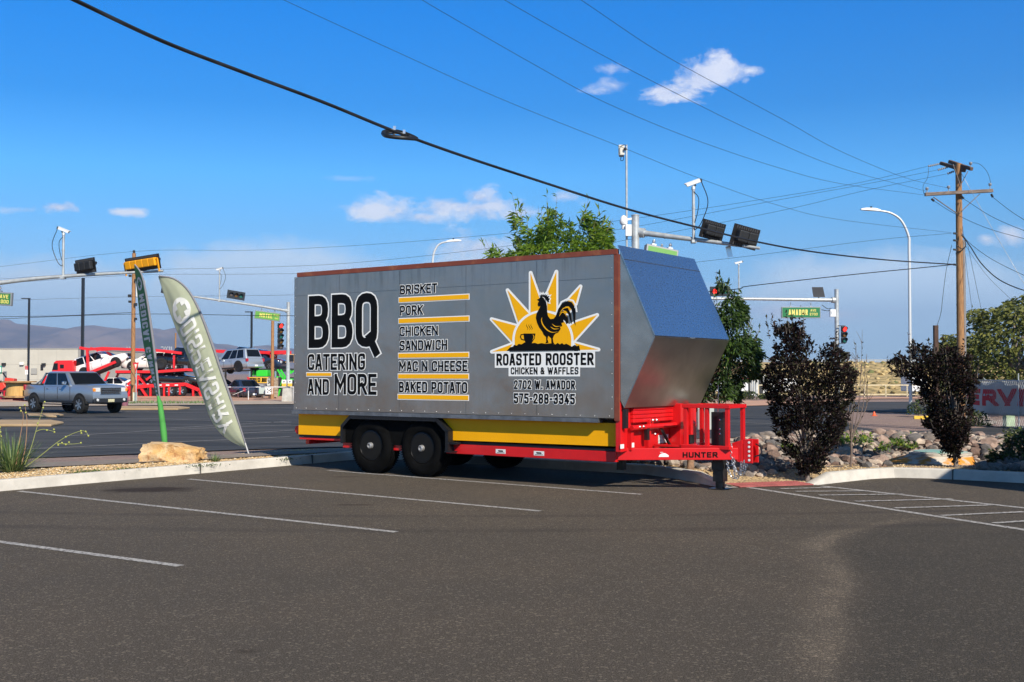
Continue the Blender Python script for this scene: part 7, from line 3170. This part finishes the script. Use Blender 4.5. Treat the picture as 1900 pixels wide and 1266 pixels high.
mb = MB()
pr = [L2(147, 669), L2(147, 728), L2(88, 728), L2(88, 706), L2(93, 700), L2(106, 690), L2(110, 673), L2(114, 669.5)]
mb.prism([(p.x, -1.2, p.z) for p in pr], (0, 2.4, 0))
mb.build('body', HRED, sm, bevel=.1)
mb = MB()
p, q = L2(108.8, 688, 0), L2(118, 674.5, 0)
for y in (1.2, -1.21):
    mb.prism([(L2(107.6, 687).x, y, L2(0, 687).z), (L2(118, 687).x, y, L2(0, 687).z), (L2(118, 674.5).x, y, L2(0, 674.5).z), (L2(111, 674.5).x, y, L2(0, 674.5).z)], (0, .012, 0))
mb.prism([(L2(106.2, 689).x, -1.05, L2(0, 689).z), (L2(106.2, 689).x, 1.05, L2(0, 689).z), (L2(109.6, 675).x, 1.05, L2(0, 675).z), (L2(109.6, 675).x, -1.05, L2(0, 675).z)], (.02, 0, .01))
mb.build('cab_window', GLASS, sm)
mb = MB()
for y in (1.2, -1.212):
    mb.prism([(L2(122, 684).x, y, L2(0, 684).z), (L2(129, 684).x, y, L2(0, 684).z), (L2(129, 677).x, y, L2(0, 677).z), (L2(122, 677).x, y, L2(0, 677).z)], (0, .012, 0))
mb.build('sleeper_window', GLASS, sm)
mb = MB()
for y in (-1.5, 1.38):
    mb.box(L2(101, 0).x, L2(97, 0).x, y, y + .12, L2(0, 688).z, L2(0, 677).z)
mb.build('mirror', TRIMB, sm)
mb = MB()
mb.box(L2(172, 0).x, L2(90, 0).x, -.5, .5, .55, .85)
mb.build('chassis', TRIMB, sm)
for px in (96, 152, 164):
    for sd in (-1, 1):
        build_wheel(sm, L2(px, 0).x, sd * 1.22, .5, .3, -1 if sd < 0 else 1, CHROME)

ht0 = hp(160, 737)
ht = thing('car_hauler', 'long red two deck car carrier trailer loaded with cars', 'car carrier', (ht0.x, DH, ZH))


def HL(px, py, y=0.0):
    p = hp(px, py)
    return Vector((p.x - ht0.x, y, p.z - ZH))


def htube(nm, segs, w=.18, ys=(-1.2, 1.2), m=HRED):
    for y in ys:
        for (a, b) in segs:
            mb = MB()
            mb.bar(HL(a[0], a[1], y), HL(b[0], b[1], y), w * .7, w * .85)
            mb.build(nm, m, ht)


htube('lower_frame', [((180, 737), (318, 738)), ((318, 738), (372, 738)), ((176, 721), (235, 721)), ((235, 721), (282, 716)), ((282, 716), (352, 713)), ((352, 713), (378, 724)), ((378, 724), (384, 738))], .34)
htube('truss', [((190, 737), (200, 722)), ((200, 722), (214, 737)), ((214, 737), (228, 722)), ((262, 737), (262, 718)), ((246, 737), (252, 719)), ((270, 719), (282, 737)), ((288, 716), (288, 737)), ((313, 715), (313, 737)), ((322, 714), (322, 734)), ((342, 714), (342, 732)), ((366, 718), (366, 737))], .22)
htube('upper_deck', [((176, 692), (224, 672)), ((224, 690), (300, 690)), ((300, 690), (354, 686)), ((354, 686), (400, 690))], .26)
htube('head_rack', [((158, 646), (176, 649)), ((176, 649), (200, 647)), ((200, 647), (300, 651)), ((300, 651), (345, 656)), ((172, 649), (174, 692)), ((168, 692), (166, 737)), ((174, 692), (176, 737))], .26)
htube('ramp_post', [((203, 709), (212, 690)), ((264, 697), (280, 716)), ((264, 697), (264, 720)), ((246, 714), (264, 699)), ((300, 690), (280, 705)), ((331, 684), (331, 660))], .2)
mb = MB()
mb.prism([HL(176, 693, -1.0), HL(224, 673.5, -1.0), HL(224, 675, -1.0), HL(176, 695, -1.0)], (0, 2.0, 0))
mb.prism([HL(224, 692, -1.0), HL(300, 692, -1.0), HL(354, 688, -1.0), HL(354, 690, -1.0), HL(300, 694, -1.0), HL(224, 694, -1.0)], (0, 2.0, 0))
mb.prism([HL(180, 730, -1.0), HL(370, 730, -1.0), HL(370, 735, -1.0), HL(180, 735, -1.0)], (0, 2.0, 0))
mb.build('deck_floor', mat('deck_dark', (.05, .03, .03), .7), ht)
for px in (329.5, 349):
    for y in (-1.25, 1.25):
        build_wheel(ht, HL(px, 0).x, y, .50, .3, -1 if y < 0 else 1, CHROME)
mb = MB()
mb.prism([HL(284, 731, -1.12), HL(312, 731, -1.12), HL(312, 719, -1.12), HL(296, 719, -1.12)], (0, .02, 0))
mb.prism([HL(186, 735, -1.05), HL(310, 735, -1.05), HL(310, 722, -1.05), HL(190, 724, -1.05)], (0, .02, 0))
mb.build('shadow_panel', mat('deck_shade_black', (.012, .010, .010), .8), ht)  # near-black sheets standing in for the shade inside the lower deck
mb = MB()
for px in (199, 211, 224, 252, 276):
    q = HL(px, 736.5, -1.33)
    mb.box(q.x - .14, q.x + .14, q.y - .01, q.y, q.z - .05, q.z + .05)
for px in (306, 320, 336):
    q = HL(px, 714.5, -1.33)
    mb.box(q.x - .14, q.x + .14, q.y - .01, q.y, q.z - .05, q.z + .05)
mb.build('marker_lamp', WHITE, ht)
# second rack further right
ht2 = thing('car_hauler', 'rear half of a second red car carrier behind the far signal pole', 'car carrier', (hp(460, 737).x, DH + 3.2, ZH))


def HL2(px, py, y=0.0):
    p = Wp(px, py, DH + 3.2)
    return Vector((p.x - ht2.location.x, y, p.z - ZH))


mb = MB()
for y in (-1.1, 1.1):
    mb.bar(HL2(400, 652, y), HL2(510, 655, y), .15, .25)
    mb.bar(HL2(510, 655, y), HL2(536, 654, y), .15, .3)
    mb.bar(HL2(508, 655, y), HL2(508, 690, y), .15, .15)
mb.prism([HL2(466, 652, -1.1), HL2(522, 655, -1.1), HL2(508, 660, -1.1), HL2(474, 654, -1.1)], (0, 2.2, 0))
mb.build('rack', HRED, ht2)
mb = MB()
mb.prism([HL2(418, 688, -1.0), HL2(545, 684, -1.0), HL2(545, 686, -1.0), HL2(418, 690.5, -1.0)], (0, 2.0, 0))
for px in (424, 470, 520):
    mb.bar(HL2(px, 688, -1), HL2(px, 737, -1), .14)
mb.box(HL2(405, 0).x, HL2(540, 0).x, -1.0, 1.0, .5, .8)
mb.build('deck_floor', mat('deck_black', (.016, .015, .015), .7), ht2)
for px in (412, 430):
    build_wheel(ht2, HL2(px, 0).x, -1.1, .5, .3, -1, RIMB)

WPT = car_paint('car_white', (.76, .76, .75))
BKP = car_paint('car_black', (.008, .008, .009), rough=.22)
NVY = car_paint('car_navy', (.016, .028, .06), rough=.22)
SLV2 = mat('car_silver_blue', (.40, .45, .50), .3, .5, coat=.8)
PRL = car_paint('car_pearl', (.70, .68, .62))


def deck(px, py, dy=0.0):
    p = hp(px, py)
    return Vector((p.x, DH + dy, p.z))


car('suv', 'white pickup like suv tilted nose up on the front ramp of the car carrier', 'car', deck(197, 691), R(-6), spec_suv(WPT, 4.9, 1.95, 1.78, rim=RIMB, roofm=WPT, handlem=WPT, chrome=False), pitch=R(17))
car('crossover', 'white crossover on the middle of the upper deck, beside the yield sign', 'car', deck(283, 689.5), R(181), spec_suv(PRL, 4.7, 1.88, 1.62, zc=.24, handlem=TRIMB), pitch=R(0))
car('jeep', 'boxy black off roader on the upper deck, partly behind the pale flag', 'car', deck(332, 687), R(186), spec_suv(BKP, 4.4, 1.9, 1.86, zc=.42, r=.43, rim=RIMB, cab=(-2.1, .55, -2.0, .25, 1.12, 1.88, .96, .86),
    prof=[(-2.2, 1.12, .95), (-1.9, 1.14, 1), (.5, 1.14, 1), (.7, 1.16, .92), (1.9, 1.12, .80), (2.15, 1.08, .78), (2.2, .8, .76)]), pitch=R(3))
car('suv', 'silver suv seen from behind on the rear upper deck', 'car', Wp(436, 692, DH - 1.5), R(147), spec_suv(SLV2, 4.9, 1.98, 1.88, r=.42, bump=SLV2, rim=RIMB), pitch=R(-3))
car('sedan', 'dark navy car nose to the right behind the silver suv', 'car', Wp(481, 683, DH + 3.2), R(-14), spec_suv(NVY, 4.6, 1.86, 1.6, zc=.25), pitch=R(-8))
car('sedan', 'white sedan on the lower deck behind the tan pole', 'car', deck(252, 732, .1), R(178), spec_sedan(WPT, 4.7), pitch=R(0))
car('sedan', 'glossy black car on the lower deck above the chrome wheels', 'car', deck(318, 715, .1), R(3), spec_sedan(BKP, 4.9, 1.9, 1.5, rim=RIMS), pitch=R(-3))
car('sedan', 'white car low on the front deck behind the pickup hood', 'car', deck(203, 733, .3), R(182), spec_sedan(WPT, 4.5))
car('sedan', 'dark car on the ground level behind the pale flag', 'car', Wp(412, 738, DH + 1), R(-16), spec_sedan(BKP, 4.8, 1.9, 1.55))
car('sedan', 'dark blue car on the ground beside the oversize load sign', 'car', Wp(449, 740, DH - 5), R(128), spec_sedan(NVY, 4.6, 1.86, 1.5))

# green lift machine
GRN_M = mat('machine_green', (.03, .55, .03), .45)
gm0 = Wp(500, 737, 97)
gm = thing('green_lift', 'bright green lift machinery behind the wooden pole', 'machine', (gm0.x, 93.6, ZH))


def ML(px, py, y=0.0):
    p = Wp(px, py, 93.6)
    return Vector((p.x - gm0.x, y, p.z - ZH))


gm.location.x = Wp(500, 737, 93.6).x
gm0 = gm.location


def gbox(a, b, y0_, y1_):
    p, q = ML(*a), ML(*b)
    return (min(p.x, q.x), max(p.x, q.x), y0_, y1_, min(p.z, q.z), max(p.z, q.z))


mb = MB()
mb.box(*gbox((479, 699), (500, 687), -.8, .8))
mb.box(*gbox((470, 697), (478, 690), -.5, .5))
mb.box(*gbox((503, 699), (511, 692), -.5, .5))
mb.box(*gbox((534, 706), (545, 703), -.6, .6))
mb.build('body', GRN_M, gm, bevel=.05)
for y in (-.6, .6):
    for a, b in (((518, 686), (528, 702)), ((528, 702), (518, 738)), ((522, 722), (532, 700)), ((536, 693), (543, 688)), ((474, 688), (472, 697)), ((512, 704), (519, 699))):
        mb = MB()
        mb.bar(ML(a[0], a[1], y), ML(b[0], b[1], y), .13)
        mb.build('boom', GRN_M, gm)
mb = MB()
mb.box(*gbox((462, 690), (545, 684), .9, 1.1))
mb.box(*gbox((508, 738), (542, 700), .5, .9))
mb.box(*gbox((466, 737), (500, 714), .6, 1.0))
mb.build('undercarriage', BLK2, gm)
mb = MB()
for px in (467, 514.5):
    mb.tube([ML(px, 700, -.7), ML(px, 689, -.7)], .09, 8)
mb.build('cylinder', CHROME, gm)
# flatbed with oversize load sign
os0 = Wp(480, 737, 90)
ol = thing('escort_trailer', 'flat trailer carrying a yellow OVERSIZE LOAD sign', 'trailer', (os0.x, 90, ZH))


def OLp(px, py, y=0.0):
    p = Wp(px, py, 90)
    return Vector((p.x - os0.x, y, p.z - ZH))


mb = MB()
a, b = OLp(461, 711), OLp(498, 700)
mb.box(a.x, b.x, -.03, .03, a.z, b.z)
mb.build('sign_board', mat('oversize_yellow', (.74, .42, .03), .5), ol)
mb = MB()
add_text(mb, text2d('OVERSIZE LOAD', (b.x - a.x) * .82, (b.z - a.z) * .72, .2, .2), lambda x, y, dz: (a.x + .12 + x, -.034 - dz, a.z + .07 + y))
mb.build('lettering', INK, ol, recalc=False)
mb = MB()
mb.prism([OLp(458, 699, -.05), OLp(464, 701, -.05), OLp(461.5, 711, -.05)], (0, .02, 0))
mb.build('red_flag', SRED, ol)
mb = MB()
a, b = OLp(462, 717), OLp(492, 713)
mb.box(a.x, b.x, -.6, .6, a.z, b.z)
for px in (465, 490):
    q, w = OLp(px, 737), OLp(px, 713)
    mb.box(q.x - .07, q.x + .07, -.3, -.1, q.z, w.z - .001)
mb.build('frame', mat('trailer_grey', (.35, .35, .36), .5, .3), ol)
# service boxes and rail
for (px0, px1, py0, py1, D, m, lb, nm) in ((481, 493, 731, 718, 84.5, mat('cabinet_sage', (.45, .52, .48), .5), 'sage grey meter cabinet left of the white one', 'meter_cabinet'),
                                    (493, 507, 732, 717.5, 84, WHITE, 'white meter cabinet with dark gauges below the wooden pole', 'meter_cabinet'),
                                    (496, 503, 716, 702, 84.2, mat('meter_box_grey', (.55, .55, .50), .5), 'tall narrow meter box above the white cabinet', 'meter_box'),
                                    (505, 516, 737, 701, 85.5, mat('weathered_board', (.36, .28, .20), .9, var=.3, vscale=8), 'weathered wooden board behind the wooden pole', 'board')):
    a, b = Wp(px0, py0, D), Wp(px1, py1, D)
    t_ = thing(nm, lb, 'cabinet' if nm != 'board' else 'board', ((a.x + b.x) / 2, D, LOW))
    w, z0_, z1_ = (b.x - a.x) / 2, a.z - LOW, b.z - LOW
    mb = MB()
    mb.box(-w, w, -.12, .12, z0_, z1_)
    mb.build('cabinet' if nm != 'board' else 'plank', m, t_, bevel=.015)
    if nm == 'board':
        mb = MB()
        for i in range(1, 6):
            zz = z0_ + (z1_ - z0_) * i / 6
            mb.box(-w, w, -.125, -.121, zz - .012, zz + .012)
        mb.box(-.06, .06, -.1, .1, 0, z0_)
        mb.build('groove', DKWOOD, t_)
    else:
        mb = MB()
        mb.box(-.05, .05, .0, .1, 0, z0_)
        mb.build('stand', DKWOOD, t_)
    if 'gauges' in lb or nm == 'meter_box':
        mb = MB()
        zc_ = (z0_ + z1_) / 2
        for dx, dz in ((-.12, .1), (.1, .08), (-.1, -.12), (.12, -.06), (0, 0)):
            if nm == 'meter_box':
                dx *= .4
            mb.lathe([(.05, 0), (.04, .02), (0, .025)], (dx, -.12, zc_ + dz), (0, -1, 0), 8)
        mb.box(-w * .9, w * .9, -.126, -.121, z1_ - .08, z1_ - .03)
        mb.build('gauge', BLK2, t_)
rf = thing('pipe_railing', 'white pipe railing in front of the dark cars across the street', 'railing', (Wp(470, 745, 82).x, 82, LOW))


def RL(px, py):
    p = Wp(px, py, 82)
    return (p.x - rf.location.x, 0, p.z - LOW)


mb = MB()
mb.tube([RL(398, 718.5), RL(560, 718.5)], .035, 6)
mb.tube([RL(432, 733), RL(462, 721)], .015, 5)
mb.build('rail', WHITE, rf)
for px in (400, 461, 545):
    mb = MB()
    q = RL(px, 718)
    mb.tube([(q[0], 0, 0), (q[0], 0, q[2] - .03)], .03, 6)
    mb.build('post', WHITE, rf)
t_ = thing('pedestal', 'pale service pedestal at the foot of the tan pole', 'pedestal', tuple(Wp(250.5, 746, 76.5)))
t_.location.z = LOW
mb = MB()
mb.box(-.12, .12, -.1, .1, 0, .62)
mb.box(-.125, .125, -.105, .105, .622, .66)
mb.build('case', mat('pedestal_pale', (.58, .62, .48), .5), t_, bevel=.01)
t_ = thing('brick_planter', 'round stack of purplish brick just ahead of the pickup', 'planter', tuple(Wp(231.5, 757, 64)))
t_.location.z = LOW
mb = MB()
mb.lathe([(.16, 0), (.20, .35), (.18, .75), (.08, .98), (0, 1.0)], n=16)
mb.build('stack', mat('purple_brick', (.26, .10, .13), .8, var=.3, vscale=12), t_, smooth=40)

# beige store building
bl0 = Wp(60, 726, 132)
bd = thing('store_building', 'long flat roofed beige building at the far left', 'building', (bl0.x, 132, LOW))


def BL(px, py, y=0.0):
    p = Wp(px, py, 132)
    return Vector((p.x - bl0.x, y, p.z - LOW))


zt_ = BL(0, 648).z
BGE = mat('beige_stucco', (.50, .47, .395), .85, var=.06, vscale=.6)
mb = MB()
mb.box(BL(-900, 0).x, BL(152, 0).x, 0, 30, 0, zt_)
mb.build('wall', BGE, bd)
mb = MB()
mb.box(BL(-900, 0).x, BL(152.6, 0).x, -.06, 30, zt_ + .002, zt_ + .12)
mb.build('parapet', mat('parapet_grey', (.28, .28, .27), .7), bd)
mb = MB()
for py in (676.5, 704):
    z = BL(0, py).z
    mb.box(BL(-900, 0).x, BL(152, 0).x, -.012, 0, z - .02, z + .02)
for px in (113, 79, -60):
    x = BL(px, 0).x
    mb.box(x - .02, x + .02, -.014, 0, .1, zt_ - .1)
mb.build('wall_joint', mat('joint_grey', (.40, .38, .33), .9), bd)
for px, py, m in ((8, 676, TRIMB), (82, 676.5, TRIMB), (41.5, 675, WHITE)):
    q = BL(px, py)
    mb = MB()
    mb.box(q.x - .22, q.x + .22, -.3, -.0, q.z - .15, q.z + .15)
    mb.build('wall_lamp', m, bd, bevel=.03)
q = BL(63.5, 689)
mb = MB()
mb.box(q.x - .35, q.x + .35, -.1, -.0, q.z - .35, q.z + .35)
mb.build('vent', mat('vent_grey', (.33, .32, .29), .6), bd)
a, b = BL(6, 726), BL(13, 689)
mb = MB()
mb.box(a.x, b.x, -.06, 0, .0, b.z)
mb.build('door', mat('door_grey', (.22, .23, .23), .6), bd)
mb = MB()
for px in (117, 122.5, 197, 202, 209, 213):
    a, b = BL(px, 652), BL(px, 635)
    mb.bar((a.x, 20, a.z), (a.x, 20, b.z), .12)
mb.bar((BL(197, 0).x, 20, BL(0, 636).z), (BL(213, 0).x, 20, BL(0, 636).z), .12)
bpy_ = mb
t_ = thing('roof_rack', 'grey metal frames standing on the far roof behind the carrier', 'frame', (bl0.x, 134, LOW))
bpy_.build('frame', POLEG, t_)

# white box trailers at the foot of the embankment
for (px0, px1, top, D, lb, band) in ((1322, 1340, 700, 93, 'white building end half hidden by the hood', 0), (1352, 1372, 705, 93, 'white box trailer left of the red striped one', 0), (1375, 1391, 694, 92, 'white box trailer with a red stripe behind the young tree', 1),
                                    (1392, 1424, 696, 94, 'grey white weathered container with dark doorway', 2), (1424, 1480, 703, 95, 'long white container behind the purple shrub', 0), (1690, 1720, 692, 93, 'small white vehicle box seen through the right shrub', 0)):
    a, b = Wp(px0, 742, D), Wp(px1, top, D)
    t_ = thing('box_trailer', lb, 'container', ((a.x + b.x) / 2, D, LOW))
    w, h_ = (b.x - a.x) / 2, b.z - LOW
    mb = MB()
    mb.box(-w, w, 0, 2.4, .45 if band != 2 else .0, h_)
    mb.build('box', WHITE if band != 2 else mat('container_grey', (.55, .55, .52), .6, var=.25, vscale=2), t_, bevel=.04)
    if band == 1:
        mb = MB()
        mb.box(-w, w, -.012, -.001, h_ * .80, h_ * .86)
        mb.build('stripe', SRED, t_)
        mb = MB()
        mb.box(w - .12, w + .02, -.03, -.013, .2, h_ - .02)
        mb.build('edge', BLK2, t_)
    if band == 2:
        mb = MB()
        mb.box(-.02, .35, -.012, -.001, .02, h_ * .92)
        mb.build('doorway', BLK2, t_)
        mb = MB()
        for x in (-.62, -.45, -.25, .55):
            mb.box(x - .03, x + .03, -.05, -.013, .02, h_ * .97)
        mb.build('rib', GALV, t_)
    if band != 2:
        mb = MB()
        for x in (-w * .6, w * .6):
            mb.box(x - .12, x + .12, .1, .4, 0, .449)
        mb.build('support', BLK2, t_)
# gate of grey pipes left of the shrubs
t_ = thing('pipe_gate', 'grey pipe gate among the shrubs across the side street', 'gate', tuple(Wp(1345, 744, 86)))
t_.location.z = LOW
mb = MB()
for x in (-.35, 0, .9):
    mb.bar((x, 0, 0), (x, 0, .62), .06)
for z in (.3, .6):
    mb.bar((-.35, 0, z), (.9, 0, z), .045)
mb.build('gate', POLEG, t_)
t_ = thing('bollard', 'short yellow bollard beside the grey pipe gate', 'bollard', tuple(Wp(1361.5, 744, 85)))
t_.location.z = LOW
mb = MB()
mb.lathe([(.09, 0), (.09, .5), (.06, .56), (0, .58)], n=10)
mb.build('post', mat('bollard_yellow', (.70, .50, .06), .6), t_, smooth=40)

# restaurant wing out of frame whose corner throws the shadow at the right
tipH = 4.2
tip = G0(1722, 893)
Ls = tipH / math.tan(SUN_EL)
cr = Vector((tip.x + Ls * sin(SUN_AZ), tip.y + Ls * cos(SUN_AZ), 0))
rs = thing('restaurant_building', 'tan stucco building just outside the right edge, throwing its corner shadow on the lot', 'building', tuple(cr), -TH)
mb = MB()
mb.box(0, 14, 0, 3.0, -.04, tipH - .25)
mb.build('wall', mat('tan_stucco', (.42, .33, .24), .9, var=.08, vscale=1.5), rs)
mb = MB()
mb.box(-.0, 14.1, .0, 3.1, tipH - .249, tipH)
mb.build('parapet', mat('parapet_brown', (.20, .13, .09), .8), rs)
for x in (2.5, 6.5, 10.5):
    mb = MB()
    mb.box(x, x + 2.2, -.03, -.001, .9, 2.6)
    w_ = mb.build('window', TRIMB, rs)
    mb = MB()
    mb.box(x + .08, x + 2.12, -.036, -.031, .98, 2.52)
    mb.build('pane', GLASS, w_)

# shop across the lot behind the viewer: it is what the steel panels mirror
sh = thing('shop_building', 'long low tan shop behind the viewer, mirrored dimly in the steel panels', 'building', (-14, -27, 0))
mb = MB()
mb.box(-30, 26, -14, 0, -.04, 3.9)
mb.box(-12, -2, -13, .4, -.04, 4.9)
mb.build('wall', mat('shop_stucco', (.36, .25, .17), .9, var=.1, vscale=.8), sh)
mb = MB()
for x in (-26, -20, 2, 8, 14, 20):
    mb.box(x, x + 3.4, .0, .05, .3, 2.8)
mb.build('shop_window', GLASS, sh)
mb = MB()
mb.box(-30.1, 26.1, -14.1, .1, 3.901, 4.1)
mb.build('parapet', mat('parapet_brown', (.2, .13, .09), .8), sh)

# ------------------------------------------------------------ air
hz_ = bpy.data.materials.new('haze')
hz_.use_nodes = True
hz_.node_tree.nodes.clear()
ho = hz_.node_tree.nodes.new('ShaderNodeOutputMaterial')
pv = hz_.node_tree.nodes.new('ShaderNodeVolumePrincipled')
pv.inputs['Color'].default_value = (.46, .68, 1.0, 1)
pv.inputs['Density'].default_value = 1.5e-4
pv.inputs['Anisotropy'].default_value = .2
hz_.node_tree.links.new(pv.outputs[0], ho.inputs['Volume'])
mb = MB()
mb.box(-7100, 7100, -320, 7500, -1.6, 420)
tag(mb.build('haze', hz_), 'thin bluish air over the whole scene', 'haze', kind='stuff')
